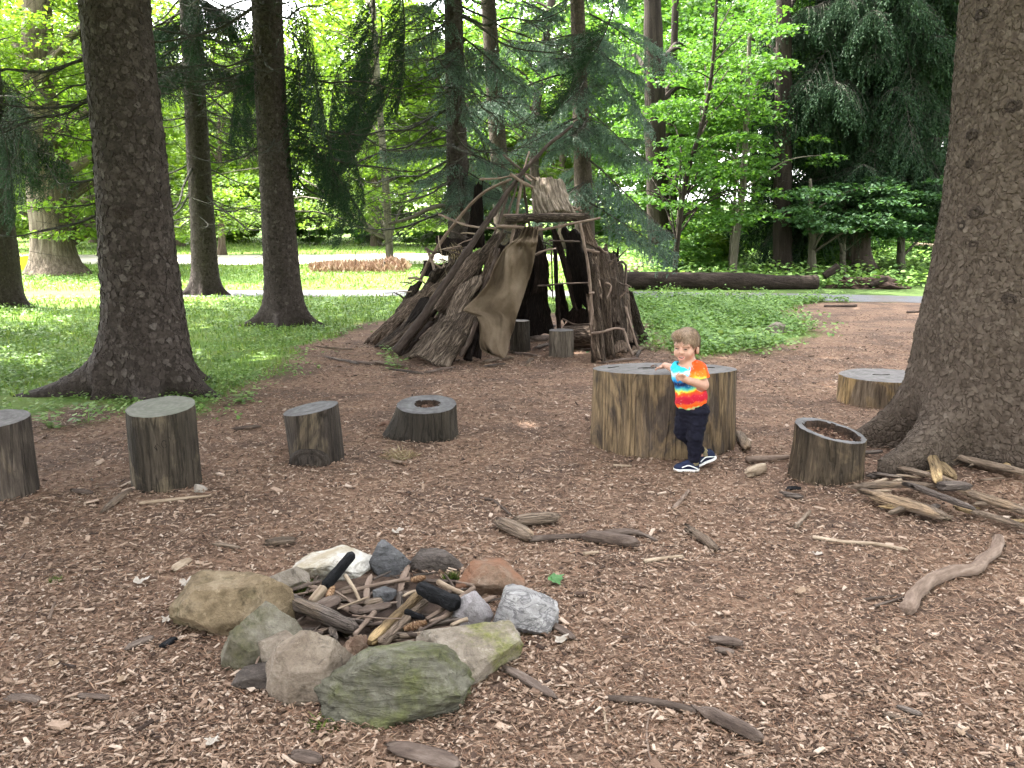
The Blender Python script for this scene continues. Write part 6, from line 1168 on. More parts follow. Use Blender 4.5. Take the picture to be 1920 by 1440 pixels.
p = P(740, 590, 11.9); mb = MB(); mb.add(*splinter_geo(0.24, 0.09, 0.05, 8)); tag(obj('wood_splinter', mb.mesh('wood_splinter', M['stick_pale']), None, (p.x, p.y, 0.3), (0, 1.2, 2.9)), 'pale pinkish splinter standing against the left edge of the shelter', 'wood')

# ------------------------------------------------------------------ fallen log, root mound and other things behind
M['rot'] = ridge_mat('rotting_log', (0.010, 0.0075, 0.006), (0.026, 0.019, 0.0155), (0.055, 0.042, 0.034), 7, 2, True, 0.06)
Yl = 21.6; c = resample([P(1120, 531, Yl), P(1230, 529, Yl), P(1350, 527, Yl), P(1450, 530, Yl + 0.1), P(1530, 534, Yl + 0.2)], 60); c[:, 2] = 0.2 + 0.03 * np.sin(np.linspace(0, 5, 60)); o = c[0].copy(); mb = MB(); mb.add(*tube(c - o, 0.235 * np.linspace(1, 0.8, 60) * (1 + 0.12 * fbm(v3(np.linspace(0, 9, 60), 0, 0), 2, 4)), 30, 0.22, 6))
tag(obj('fallen_log', mb.mesh('fallen_log', M['rot']), None, o), 'long dark rotting log lying behind the path', 'log')
M['r_mound'] = rock_mat('rotten_red_earth', (0.022, 0.014, 0.010), (0.053, 0.032, 0.024), (0.099, 0.065, 0.048), 5); V, T = rock_geo(77, (2.4, 1.4, 0.62), (), 0, 0.5, 5); p = P(1625, 540, 22.2); tag(obj('root_mound', mesh('root_mound', V, T, mats=[M['r_mound']]), None, (p.x, p.y, 0.02)), 'mound of reddish rotten wood at the right end of the fallen log', 'mound')
for i, (lab, a, b, Yd, w_, m) in enumerate((('short dark log stub on the root mound', (1545, 518), (1572, 500), 22.5, 15, 'rot'), ('dark root snag on the right of the mound', (1630, 536), (1662, 522), 21.8, 12, 'rot'), ('pale fallen rail seen left of the huge spruce', (1700, 456), (1790, 464), 34, 6, 'stick_pale'), ('grey cut log left of the twin-stemmed tree', (1160, 512), (1196, 506), 24, 14, 'stick'), ('pale cut log behind the grey cut one', (1178, 500), (1206, 496), 26, 10, 'stick_pale'), ('thin log lying on bare ground before the path', (1545, 578), (1606, 577), 17.0, 5, 'stick_dark'), ('thin dark branch on bare ground near the huge spruce', (1700, 590), (1756, 586), 15.8, 5, 'stick_dark'))):
    q = np.array(P(*a, Yd)); r = np.array(P(*b, Yd)); k = mpp(Yd, 0.3); mb = MB(); mb.add(*tube(resample([q * 0, (r - q) / 2, r - q], 14), w_ * k / 2, 10, 0.2, i)); q[2] = max(q[2], w_ * k / 2 * 0.7)
    tag(obj('log', mb.mesh('log', M[m]), None, q), lab, 'log')
# dead brown ferns and cut wood on the meadow edge
rng = np.random.RandomState(9); n = 2600; px = rng.uniform(585, 765, n); Yd = rng.uniform(28.5, 32, n); base = np.array([P(a, 515, b) for a, b in zip(px, Yd)]); base[:, 2] = 0; tall = (0.25 + 0.22 * fbm(v3(px * 0.05, Yd, 0), 3, 3)) * (1 + np.exp(-((px - 735) / 30) ** 2) * 1.1)
o0 = base.mean(0); V, Q = cards(base - o0 + v3(0, 0, rng.rand(n) * tall * 0.6), unit(v3(0.5 * rng.randn(n), 0.4 * rng.randn(n), 0.6 + 0.4 * rng.rand(n))), unit(rng.randn(n, 3)), (0.18 + 0.15 * rng.rand(n))[:, None], (0.05 + 0.03 * rng.rand(n))[:, None])
tag(obj('dead_ferns', mesh('dead_ferns', V, Q, smooth=False, mats=[M['dry_fern']]), None, o0), 'patch of rust-brown dead ferns on the meadow beside the shelter', 'ferns')['kind'] = 'stuff'
for i, (lab, a, b, w_) in enumerate((('pale broken stake leaning in the dead ferns', (693, 520), (704, 500), 5), ('grey stake left in the dead ferns', (683, 522), (680, 505), 6), ('dark snag standing in the dead ferns', (717, 515), (722, 490), 7))):
    q = np.array(P(*a, 29.5)); r = np.array(P(*b, 29.5)); q[2] = -0.02; mb = MB(); mb.add(*tube(resample([q * 0, (r - q) / 2, r - q], 10), w_ * mpp(29.5) / 2, 8, 0.25, i)); tag(obj('stake', mb.mesh('stake', M[('stick_pale', 'stick', 'stick_dark')[i]]), None, q), lab, 'stake')
s = N('yellow_plastic'); yel = s.done((0.80, 0.58, 0.02), 0.5); s = N('white_paint'); wht = s.done((0.8, 0.8, 0.78), 0.5)
bm = bmesh.new(); bmesh.ops.create_cube(bm, size=1.0); bmesh.ops.bevel(bm, geom=bm.edges[:], offset=0.03, segments=2, affect='EDGES'); me = bpy.data.meshes.new('panel'); bm.to_mesh(me); bm.free(); me.materials.append(yel)
p = P(44, 493, 30.5); t = thing('yellow_panel', 'yellow panel on short legs at the edge of the sunlit drive', 'sign', (p.x, p.y, 0)); obj('panel', me, t, (0, 0, p.z), (0, -0.12, 0.1), (0.42, 0.04, 0.46))
for dx in (-0.14, 0.14): mb = MB(); mb.add(*tube([(dx, 0.03, -0.05), (dx, 0.03, p.z)], 0.015, 8)); obj('leg', mb.mesh('leg', wht), t)
p = P(351, 458, 60); mb = MB(); zz = P(351, 452, 60).z; mb.add(*tube([(0, 0, -0.1), (0, 0, zz - p.z + 0.1), (0, 0, zz - p.z + 0.25)], [0.09, 0.11, 0.1], 10)); tag(obj('marker_post', mb.mesh('marker_post', wht), None, (p.x, p.y, Hs(p.x, p.y))), 'small white marker post far out on the meadow', 'post')

# ------------------------------------------------------------------ the child
class SDF:
    """A small distance field whose pieces melt together; .net() skins it as one closed surface."""
    def __init__(s, lo, hi, h):
        s.lo = np.array(lo, float); s.h = h; s.n = np.ceil((np.array(hi) - s.lo) / h).astype(int) + 1; s.f = np.full(s.n, 0.25, np.float32)
    def box(s, lo, hi):
        a = np.clip(np.floor((np.asarray(lo) - s.lo) / s.h).astype(int), 0, s.n - 1); b = np.clip(np.ceil((np.asarray(hi) - s.lo) / s.h).astype(int) + 1, 1, s.n)
        sl = tuple(slice(i, j) for i, j in zip(a, b)); ax = [s.lo[k] + s.h * np.arange(a[k], b[k]) for k in range(3)]
        return sl, np.stack(np.meshgrid(*ax, indexing='ij'), -1)
    def mixin(s, sl, d, k, sub=False):
        f = s.f[sl]
        if sub:
            d = -d; hh = np.clip(0.5 - 0.5 * (d - f) / k, 0, 1) if k else None; s.f[sl] = np.maximum(f, d) if not k else f * hh + d * (1 - hh) + k * hh * (1 - hh)
        else:
            hh = np.clip(0.5 + 0.5 * (d - f) / k, 0, 1); s.f[sl] = d * (1 - hh) + f * hh - k * hh * (1 - hh)
    def cap(s, a, b, ra, rb, k=0.015, sub=False):
        a = np.asarray(a, float); b = np.asarray(b, float); m = max(ra, rb) + 2.5 * k + 2 * s.h
        sl, p = s.box(np.minimum(a, b) - m, np.maximum(a, b) + m); e = b - a; t = np.clip(((p - a) @ e) / (e @ e + 1e-12), 0, 1)
        s.mixin(sl, np.linalg.norm(p - a - t[..., None] * e, axis=-1) - (ra + (rb - ra) * t), k, sub)
    def ell(s, c, r, Rm=None, k=0.015, sub=False):
        c = np.asarray(c, float); r = np.asarray(r, float); Rm = np.eye(3) if Rm is None else Rm; m = r.max() + 2.5 * k + 2 * s.h
        sl, p = s.box(c - m, c + m); q = (p - c) @ Rm.T; k0 = np.linalg.norm(q / r, axis=-1); k1 = np.linalg.norm(q / r ** 2, axis=-1) + 1e-9
        s.mixin(sl, k0 * (k0 - 1) / k1, k, sub)
    def cut(s, c, nrm, k=0.004):                          # take away the side nrm points to
        sl, p = s.box(s.lo, s.lo + s.h * s.n); s.f = np.maximum(s.f, ((p - np.asarray(c)) @ unit(nrm)).astype(np.float32))
    def net(s):
        f = s.f; n = s.n; pos = []; cel = []; quads = []
        for ax in range(3):
            u, v = [(1, 2), (2, 0), (0, 1)][ax]; sa = [slice(None)] * 3; sb = [slice(None)] * 3; sa[ax] = slice(0, -1); sb[ax] = slice(1, None)
            A_, B2 = f[tuple(sa)], f[tuple(sb)]; idx = np.argwhere((A_ < 0) != (B2 < 0)); idx = idx[(idx[:, u] > 0) & (idx[:, v] > 0) & (idx[:, u] < n[u] - 1) & (idx[:, v] < n[v] - 1)]
            if not len(idx): continue
            fa = A_[tuple(idx.T)]; fb = B2[tuple(idx.T)]; t = fa / (fa - fb); q = idx.astype(float); q[:, ax] += t
            cs = []
            for du, dv in ((1, 1), (0, 1), (0, 0), (1, 0)):
                c = idx.copy(); c[:, u] -= du; c[:, v] -= dv; fl = (c[:, 0] * n[1] + c[:, 1]) * n[2] + c[:, 2]; cs.append(fl); cel.append(fl); pos.append(q)
            qd = np.stack(cs, -1); qd[fa > 0] = qd[fa > 0][:, ::-1]; quads.append(qd)
        cel = np.concatenate(cel); pos = np.concatenate(pos); uq, inv = np.unique(cel, return_inverse=True); cnt = np.bincount(inv)
        V = np.stack([np.bincount(inv, pos[:, k]) / cnt for k in range(3)], -1)
        return s.lo + V * s.h, np.searchsorted(uq, np.concatenate(quads))
KY = G(1290, 881).y
def K(x, y, dy=0.0): return np.array(P(1220 + x / 4.8, 600 + y / 4.8, KY + dy))
ku = mpp(KY, 0.4) / 4.8                                  # metres per step of the child's own grid
O = np.array([P(1290, 880, KY).x, KY, 0.0]); kid = thing('person', 'small child in a tie-dye shirt and navy trousers leaning on the wide stump', 'person', O)
lo, hi = K(60, 60, 0)[[0, 1, 2]] + [-0.02, -0.22, 0], K(590, 60, 0) + [0.0, 0.40, 0.02]; lo[2] = -0.02
s = N('child_skin'); nz = s.noise(s.coord(), 30, 4); skin = s.done(s.ramp(nz, [(0.3, (0.42, 0.225, 0.160)), (0.7, (0.49, 0.285, 0.21))]), 0.5, None, 0.35)
# head frame: forward, his left, up
yaw = D(36); fw = unit(np.array([-math.sin(yaw), -math.cos(yaw), -0.10])); lf = unit(np.cross(np.array([0, 0, 1.0]), fw)); lf = lf if lf[0] > 0 else -lf; up = unit(np.cross(fw, lf)); up = up if up[2] > 0 else -up
HR = np.stack([fw, lf, up]); HC = K(322, 212, 0.0)
def hd(f, l, u): return HC + fw * f + lf * l + up * u
b = SDF(lo, hi, 0.0038)
b.ell(hd(-0.006, 0, 0.014), (0.088, 0.074, 0.080), HR); b.ell(hd(0.026, 0, -0.046), (0.057, 0.060, 0.068), HR, 0.02)
for sd in (-1, 1):
    b.cap(hd(0.050, sd * 0.034, -0.052), hd(0.046, sd * 0.038, -0.048), 0.030, 0.026, 0.018); b.ell(hd(-0.004, sd * 0.077, -0.040), (0.016, 0.009, 0.026), HR, 0.008)
    b.cap(hd(0.078, sd * 0.02, 0.004), hd(0.070, sd * 0.045, 0.002), 0.010, 0.010, 0.012)
    b.ell(hd(0.092, sd * 0.031, -0.016), (0.012, 0.017, 0.009), HR, 0.008, True)
b.cap(hd(0.066, 0, -0.094), hd(0.062, 0, -0.100), 0.020, 0.020, 0.02); b.cap(hd(0.083, 0, -0.020), hd(0.092, 0, -0.040), 0.008, 0.0125, 0.008)
for sd in (-1, 1): b.cap(hd(0.086, sd * 0.010, -0.043), hd(0.086, sd * 0.011, -0.043), 0.0085, 0.0085, 0.006)
b.ell(hd(0.088, 0.002, -0.076), (0.012, 0.021, 0.0085), HR, 0.005, True); b.cap(hd(0.079, -0.012, -0.089), hd(0.079, 0.012, -0.089), 0.006, 0.006, 0.008)
b.cap(hd(-0.03, 0, -0.06), K(338, 420), 0.040, 0.044, 0.02); b.cap(K(335, 450), K(380, 780), 0.075, 0.078, 0.03)
sL, eL, wL = K(438, 455, -0.03), K(474, 585, -0.05), K(345, 548, -0.125)
b.cap(sL, eL, 0.038, 0.033, 0.02); b.cap(eL, wL, 0.034, 0.023, 0.015); pal = K(302, 530, -0.135); b.cap(wL, pal, 0.021, 0.022, 0.01); b.cap(K(300, 515, -0.138), K(296, 542, -0.134), 0.015, 0.014, 0.008)
for i, (x0, y0, x1, y1, x2, y2) in enumerate(((288, 500, 250, 487, 231, 503), (282, 512, 244, 503, 229, 521), (280, 526, 247, 520, 236, 538), (282, 540, 254, 536, 245, 551))):
    r = 0.0076 - 0.0006 * i; m = K(x1, y1, -0.150); b.cap(K(x0, y0, -0.140), m, r + 0.001, r, 0.003); b.cap(m, K(x2, y2, -0.135), r, r * 0.85, 0.003)
b.cap(K(305, 505, -0.15), K(280, 492, -0.166), 0.009, 0.008, 0.004); b.cap(K(280, 492, -0.166), K(258, 497, -0.165), 0.008, 0.0065, 0.003)
hz = s5.h + 0.012; hnd = np.array(P(1244, 688, KY + 0.40)); sR = K(236, 428, 0.06); eR = K(205, 440, 0.20)
b.cap(sR, eR, 0.034, 0.028, 0.02); b.cap(eR, hnd + [0.01, -0.01, 0.014], 0.028, 0.019, 0.012); pd = unit(np.array([-0.85, 0.45, -0.42])); b.cap(hnd + [0.008, -0.008, 0.012], hnd + pd * 0.02 + [0, 0, 0.006], 0.018, 0.015, 0.008)
for i in range(4):
    sdv = np.array([-pd[1], pd[0], 0]) * (i - 1.5) * 0.013; a0 = hnd + pd * 0.022 + sdv + [0, 0, 0.006]; m = a0 + pd * (0.020 + 0.004 * (i in (1, 2))) + sdv * 0.25 + [0, 0, 0.002]; b.cap(a0, m, 0.0078, 0.007, 0.003); b.cap(m, m + pd * 0.014 + [0, 0, -0.007], 0.007, 0.006, 0.003)
sdv = np.array([-pd[1], pd[0], 0]); b.cap(hnd + sdv * 0.010 + [0, 0, 0.008], hnd + sdv * 0.034 + pd * 0.012 + [0, 0, 0.003], 0.0085, 0.007, 0.004)
b.cap(K(420, 830, -0.03), K(398, 1040, -0.035), 0.055, 0.042, 0.02); b.cap(K(398, 1040, -0.035), K(392, 1270, -0.02), 0.042, 0.030, 0.01); b.cap(K(305, 850, 0.04), K(285, 1010, 0.05), 0.050, 0.040, 0.02); b.cap(K(285, 1010, 0.05), K(468, 1205, 0.10), 0.040, 0.026, 0.01)
V, Q = b.net(); obj('body', mesh('body', V - O, Q, mats=[skin]), kid)
# hair
h = SDF(HC - 0.13, HC + 0.13, 0.0032); h.ell(hd(-0.010, 0, 0.018), (0.096, 0.083, 0.089), HR, 0.01); h.ell(hd(0.04, -0.02, 0.062), (0.055, 0.06, 0.034), HR, 0.015); h.ell(hd(-0.05, 0, -0.03), (0.05, 0.07, 0.06), HR, 0.02)
sl, p = h.box(h.lo, h.lo + h.h * h.n); q = (p - HC) @ HR.T; ang = np.arctan2(q[..., 1], q[..., 0]); wob = 0.010 * np.sin(ang * 9 + 1) + 0.006 * np.sin(ang * 23)
line = -0.030 + 0.74 * q[..., 0] + 0.05 * np.clip(-q[..., 1] / 0.08, -1, 1) * np.clip(q[..., 0] / 0.08, 0, 1) * 0.25 + wob
line = np.where((np.abs(q[..., 1]) > 0.055) & (q[..., 0] > -0.035) & (q[..., 0] < 0.03), np.maximum(line, -0.012), line)
h.f = np.maximum(h.f, (line - q[..., 2]) * 0.7).astype(np.float32)
q2 = q * [16, 34, 34]; h.f = (h.f + 0.0042 * fbm(v3(ang * 10, q[..., 2] * 14, q[..., 0] * 8), 3, 6)).astype(np.float32)
V, Q = h.net(); s = N('light_brown_hair'); nn = s.noise(s.n('Mapping', Vector=s.coord(), Scale=(1.0, 1.0, 0.35)).outputs[0], 140, 4); bb = s.noise(s.coord(), 16, 3)
c = s.mix(s.ramp(bb, [(0.4, (0, 0, 0)), (0.62, (0.75, 0.75, 0.75))]), s.ramp(nn, [(0.3, (0.09, 0.054, 0.032)), (0.7, (0.22, 0.14, 0.085))]), (0.30, 0.20, 0.125)); obj('hair', mesh('hair', V - O, Q, mats=[s.done(c, 0.45, s.bump(nn, 0.6, 0.004), 0.4)]), kid)
hr = np.random.RandomState(8); Vw = V; ii = hr.choice(len(Vw), 5200); pp = Vw[ii]; cr = hd(-0.035, 0.012, 0.105); rad = unit(pp - HC)
dr = pp - cr; dr = dr - rad * np.sum(dr * rad, 1)[:, None]; dr = unit(unit(dr) + 0.13 * hr.randn(len(pp), 3)); dr = unit(dr + rad * 0.10); sd_ = unit(np.cross(dr, rad))
L_ = (0.016 + 0.020 * hr.rand(len(pp)))[:, None]; Vh, Qh = cards(pp - dr * L_ * 0.4 + rad * 0.001 - O, dr, sd_, L_, 0.0022 * np.ones((len(pp), 1)))
obj('hair_strands', mesh('hair_strands', Vh, Qh, smooth=False, mats=[island_mat('hair_strand', [(0.0, (0.07, 0.040, 0.022)), (0.5, (0.19, 0.118, 0.070)), (1.0, (0.40, 0.275, 0.175))], 0.45, 0.4, 0.1)]), kid)['kind'] = 'stuff'
# eyes, brows, mouth
def blob(name, c, r, mat, Rm=HR, par=kid, sub=4):
    V, T = ICO[sub]; return obj(name, mesh(name, (V * np.array(r)) @ Rm + c - O, T, mats=[mat]), par)
s = N('dark_eye'); eyem = s.done((0.03, 0.02, 0.016), 0.15, None, 0.6); s = N('mouth_inside'); mouthm = s.done((0.10, 0.022, 0.022), 0.5); s = N('eyebrow'); browm = s.done((0.26, 0.17, 0.115), 0.7); s = N('lip'); lipm = s.done((0.50, 0.21, 0.17), 0.45, None, 0.35); s = N('teeth'); teem = s.done((0.75, 0.72, 0.66), 0.3)
for sd in (-1, 1):
    blob('eye', hd(0.0795, sd * 0.031, -0.017), (0.0075, 0.0125, 0.0058), eyem)
    mb = MB(); mb.add(*tube(resample([hd(0.088, sd * 0.016, 0.006), hd(0.084, sd * 0.032, 0.012), hd(0.072, sd * 0.047, 0.008)], 8) - O, [0.0016, 0.0024, 0.0026, 0.0026, 0.0024, 0.0022, 0.002, 0.0012], 6)); obj('eyebrow', mb.mesh('eyebrow', browm), kid)
    mb = MB(); mb.add(*tube(resample([hd(0.084, sd * 0.019, -0.015), hd(0.087, sd * 0.031, -0.0105), hd(0.079, sd * 0.044, -0.016)], 8) - O, 0.0022, 6)); obj('eyelid', mb.mesh('eyelid', skin), kid)
mo = blob('mouth', hd(0.0795, 0.002, -0.0765), (0.006, 0.019, 0.0075), mouthm); blob('teeth', hd(0.0835, 0.002, -0.0725), (0.004, 0.012, 0.0024), teem, par=mo)
mb = MB(); mb.add(*tube(resample([hd(0.077, -0.021, -0.073), hd(0.0865, -0.008, -0.0865), hd(0.0865, 0.010, -0.0865), hd(0.077, 0.024, -0.072)], 12) - O, 0.0034, 7)); obj('lower_lip', mb.mesh('lower_lip', lipm), kid); mb = MB(); mb.add(*tube(resample([hd(0.077, -0.021, -0.073), hd(0.088, -0.004, -0.0685), hd(0.077, 0.024, -0.072)], 12) - O, 0.0026, 7)); obj('upper_lip', mb.mesh('upper_lip', lipm), kid)
# tie-dye shirt
t_ = SDF(lo, hi, 0.0042); t_.ell(K(328, 470, 0.01), (0.098, 0.082, 0.095), None, 0.03); t_.cap(K(325, 500, 0.005), K(362, 690, 0.005), 0.088, 0.098, 0.03); t_.ell(K(362, 700, 0.005), (0.101, 0.092, 0.11), None, 0.03)
t_.cap(K(330, 425, 0.0), K(420, 445, -0.02), 0.050, 0.048, 0.02); t_.cap(sL, sL * 0.42 + eL * 0.58, 0.053, 0.056, 0.02); t_.cap(K(310, 440, 0.02), K(238, 432, 0.05), 0.050, 0.040, 0.02); t_.cap(K(238, 432, 0.05), sR * 0.75 + eR * 0.25, 0.040, 0.040, 0.015)
hem = unit(np.array([0.16, 0, -1.0])); t_.cut(K(370, 778), hem)
sl, p = t_.box(t_.lo, t_.lo + t_.h * t_.n); mk = np.abs(t_.f) < 0.03; pm = p[mk]; t_.f[mk] += (0.009 * fbm(v3((pm[:, 0] - O[0]) * 22 + pm[:, 2] * 9, pm[:, 1] * 16, pm[:, 2] * 16), 3, 12)).astype(np.float32)
arm = eL - sL; e2 = sL + arm * 0.60; near = ((p - sL) @ unit(arm) > 0) & (np.linalg.norm(p - e2, axis=-1) < 0.085) & (p[..., 0] > K(415, 0)[0]); t_.f = np.where(near, np.maximum(t_.f, ((p - e2) @ unit(arm))), t_.f).astype(np.float32)
t_.ell(hd(0.02, 0, -0.13), (0.052, 0.056, 0.05), HR, 0.006, True)
V, Q = t_.net(); s = N('tie_dye'); co = s.coord(); wn_ = s.n('TexNoise', Vector=co, Scale=16.0, Detail=5).outputs[1]; w2 = s.n('VectorMath', co, s.n('VectorMath', s.n('VectorMath', wn_, (0.5, 0.5, 0.5), operation='SUBTRACT'), (0.075, 0.075, 0.075), operation='MULTIPLY'), operation='ADD'); sx = s.n('SeparateXYZ', w2)
zc = K(330, 540)[2]; kk = 1 / 0.30
fz = s.math('MULTIPLY', s.math('ADD', s.math('SUBTRACT', sx.outputs[2], float(K(0, 800)[2])), s.math('MULTIPLY', sx.outputs[0], -0.22)), kk)
low = s.ramp(fz, [(0.0, (0.85, 0.8, 0.55)), (0.05, (0.35, 0.75, 0.30)), (0.09, (0.85, 0.10, 0.01)), (0.16, (0.85, 0.12, 0.02)), (0.21, (0.42, 0.012, 0.03)), (0.36, (0.45, 0.015, 0.035)), (0.43, (0.8, 0.10, 0.01)), (0.475, (0.62, 0.68, 0.06)), (0.525, (0.10, 0.50, 0.40)), (0.565, (0.015, 0.16, 0.33)), (0.62, (0.010, 0.016, 0.06)), (0.73, (0.012, 0.02, 0.09))])
hi1 = s.ramp(fz, [(0.66, (0.010, 0.016, 0.06)), (0.72, (0.02, 0.25, 0.62)), (0.80, (0.05, 0.50, 0.80)), (0.88, (0.75, 0.85, 0.85)), (0.95, (0.03, 0.45, 0.70))])
hi2 = s.ramp(fz, [(0.62, (0.010, 0.016, 0.06)), (0.67, (0.08, 0.45, 0.35)), (0.72, (0.65, 0.75, 0.10)), (0.78, (0.88, 0.22, 0.02)), (0.93, (0.90, 0.07, 0.01))])
mx = s.ramp(s.math('ADD', s.math('MULTIPLY', sx.outputs[0], 12.0), 0.84), [(0.42, (0, 0, 0)), (0.58, (1, 1, 1))])
top_ = s.mix(mx, hi1, hi2); sel = s.ramp(s.math('ADD', fz, s.math('MULTIPLY', mx, 0.05)), [(0.655, (0, 0, 0)), (0.68, (1, 1, 1))]); c = s.mix(sel, low, top_)
# the right sleeve (towards the viewer) is plain orange with a yellow edge
slv = s.ramp(s.math('ADD', s.math('MULTIPLY', sx.outputs[0], 14.0), -0.55), [(0.40, (0, 0, 0)), (0.52, (1, 1, 1))])
c = s.mix(s.math('MULTIPLY', slv, s.ramp(fz, [(0.55, (0, 0, 0)), (0.58, (1, 1, 1))])), c, s.ramp(fz, [(0.55, (0.80, 0.62, 0.05)), (0.62, (0.86, 0.35, 0.02)), (0.68, (0.88, 0.10, 0.01)), (0.95, (0.9, 0.06, 0.01))]))
sp = s.noise(co, 60, 3); c = s.mix(s.ramp(sp, [(0.6, (0, 0, 0)), (0.75, (0.35, 0.35, 0.35))]), c, (0.9, 0.75, 0.6))
obj('shirt', mesh('shirt', V - O, Q, mats=[s.done(c, 0.85, s.bump(s.noise(co, 300, 2), 0.2, 0.002), 0.15)]), kid)
# trousers
t_ = SDF(lo, hi, 0.0042); t_.ell(K(383, 800, 0.01), (0.097, 0.088, 0.075), None, 0.03); t_.cap(K(428, 820, -0.02), K(400, 1040, -0.035), 0.071, 0.056, 0.03); t_.cap(K(400, 1040, -0.035), K(393, 1250, -0.022), 0.056, 0.040, 0.015); t_.cap(K(312, 835, 0.03), K(290, 1000, 0.05), 0.066, 0.056, 0.03); t_.cap(K(290, 1000, 0.05), K(430, 1165, 0.085), 0.055, 0.040, 0.015)
t_.cut(K(390, 1268), np.array([0.1, 0, -1.0]))
sl, p = t_.box(t_.lo, t_.lo + t_.h * t_.n); mk = np.abs(t_.f) < 0.03; pm = p[mk]; t_.f[mk] += (0.010 * fbm(v3(pm[:, 0] * 14, pm[:, 1] * 14, pm[:, 2] * 34), 3, 22) + 0.004 * fbm(pm * 60, 2, 23)).astype(np.float32)
V, Q = t_.net(); s = N('navy_cotton'); obj('trousers', mesh('trousers', V - O, Q, mats=[s.done(s.ramp(s.noise(s.coord(), 40, 4), [(0.3, (0.004, 0.004, 0.009)), (0.7, (0.009, 0.009, 0.018))]), 0.9, None, 0.15)]), kid)
# shoes
s = N('navy_suede'); suede = s.done((0.012, 0.017, 0.042), 0.8); s = N('white_rubber'); rub = s.done((0.72, 0.70, 0.68), 0.5); s = N('white_stripe'); strp = s.done((0.78, 0.78, 0.78), 0.5)
def shoe(c, fwd, upv, stripe):
    f = unit(fwd); u_ = unit(np.asarray(upv) - f * (np.asarray(upv) @ f)); sd = np.cross(u_, f); Rm = np.stack([f, sd, u_])
    def L(a, b_, c_): return c + f * a + sd * b_ + u_ * c_
    q = SDF(c - 0.14, c + 0.14, 0.0034); q.cap(L(-0.050, 0, 0.040), L(0.05, 0, 0.028), 0.032, 0.024, 0.02); q.ell(L(0.045, 0, 0.022), (0.040, 0.034, 0.022), Rm, 0.012); q.cap(L(-0.048, 0, 0.030), L(-0.040, 0, 0.062), 0.033, 0.032, 0.012); q.cap(L(-0.02, 0, 0.055), L(0.02, 0, 0.045), 0.026, 0.020, 0.012); q.cut(L(0, 0, 0.010), -u_); q.cut(L(-0.03, 0, 0.078), u_)
    V, Q = q.net(); o = obj('shoe', mesh('shoe', V - O, Q, mats=[suede]), kid)
    q = SDF(c - 0.14, c + 0.14, 0.0034); q.ell(L(0.040, 0, 0.010), (0.047, 0.038, 0.06), Rm, 0.01); q.ell(L(-0.045, 0, 0.010), (0.042, 0.036, 0.06), Rm, 0.01); q.cap(L(-0.045, 0, 0.01), L(0.04, 0, 0.01), 0.034, 0.034, 0.01); q.cut(L(0, 0, 0.0), -u_); q.cut(L(0, 0, 0.017), u_)
    V, Q = q.net(); obj('sole', mesh('sole', V - O, Q, mats=[rub]), o)
    if stripe:
        for ss in (-1, 1):
            mb = MB(); mb.add(*tube(resample([L(-0.072, ss * 0.028, 0.022), L(-0.045, ss * 0.0355, 0.036), L(-0.012, ss * 0.0345, 0.046), L(0.010, ss * 0.0325, 0.040), L(0.034, ss * 0.0335, 0.030)], 20) - O, 0.0038, 6, flat=1.0)); obj('side_stripe', mb.mesh('side_stripe', strp), o)
    for i in range(4):
        a = -0.002 + 0.012 * i; zz = 0.070 - 0.0062 * i - 0.001 * i * i; mb = MB(); mb.add(*tube(resample([L(a, -0.018, zz - 0.009), L(a, 0, zz), L(a, 0.018, zz - 0.009)], 8) - O, 0.0026, 5)); obj('lace', mb.mesh('lace', suede), o)
    return o
fc = K(322, 1347, -0.01); fc[2] = Hs(fc[0], fc[1]) + 0.004; shoe(fc, np.array([-0.97, 0.10, 0.0]), np.array([0, 0, 1.0]), True)
fc2 = K(490, 1288, 0.10); shoe(fc2 + [0, 0, 0.002], np.array([-0.88, -0.10, -0.36]), np.array([-0.36, 0, 0.9]), True)
mb = MB(); mb.add(*tube(resample([K(500, 1215, 0.10), K(478, 1192, 0.098), K(455, 1170, 0.095)], 14) - O, 0.030, 16)); s = N('striped_sock'); st_ = s.math('SINE', s.math('MULTIPLY', s.n('SeparateXYZ', s.coord()).outputs[2], 700.0)); obj('sock', mb.mesh('sock', s.done(s.ramp(st_, [(0.45, (0.10, 0.10, 0.10)), (0.55, (0.38, 0.28, 0.08))]), 0.9)), kid)
mb = MB(); mb.add(*tube(resample([K(393, 1300, -0.02), K(393, 1265, -0.02), K(393, 1240, -0.022)], 8) - O, 0.030, 14)); obj('sock', mb.mesh('sock', s.m), kid)

# ------------------------------------------------------------------ wood chips, needles, weeds and grass
def field(n, y0, y1, rng, half=0.66, pad=0.8):
    y = y0 * (y1 / y0) ** rng.rand(n); x = (rng.rand(n) * 2 - 1) * (half * y + pad); return x, y
M['chip'] = island_mat('wood_chip', [(0.0, (0.032, 0.019, 0.014)), (0.2, (0.090, 0.055, 0.038)), (0.5, (0.196, 0.128, 0.091)), (0.75, (0.302, 0.212, 0.157)), (0.93, (0.39, 0.295, 0.230)), (1.0, (0.46, 0.365, 0.295))], 0.85, 0.2, 0.35, 90)
M['needle_dry'] = island_mat('dry_needles', [(0.0, (0.095, 0.050, 0.032)), (0.5, (0.212, 0.120, 0.077)), (1.0, (0.382, 0.260, 0.182))], 0.85, 0.2, 0.2, 90)
def keep_dirt(x, y, rng, soft=0.5):
    d = dirt(x, y); k = rng.rand(len(x)) < np.clip((d - 0.25) / soft, 0, 1); k &= np.hypot((x - PIT.x) / 0.5, (y - PIT.y) / 0.42) > 1
    return x[k], y[k]
rng = np.random.RandomState(77); Vs = []; Qs = []; nv = 0
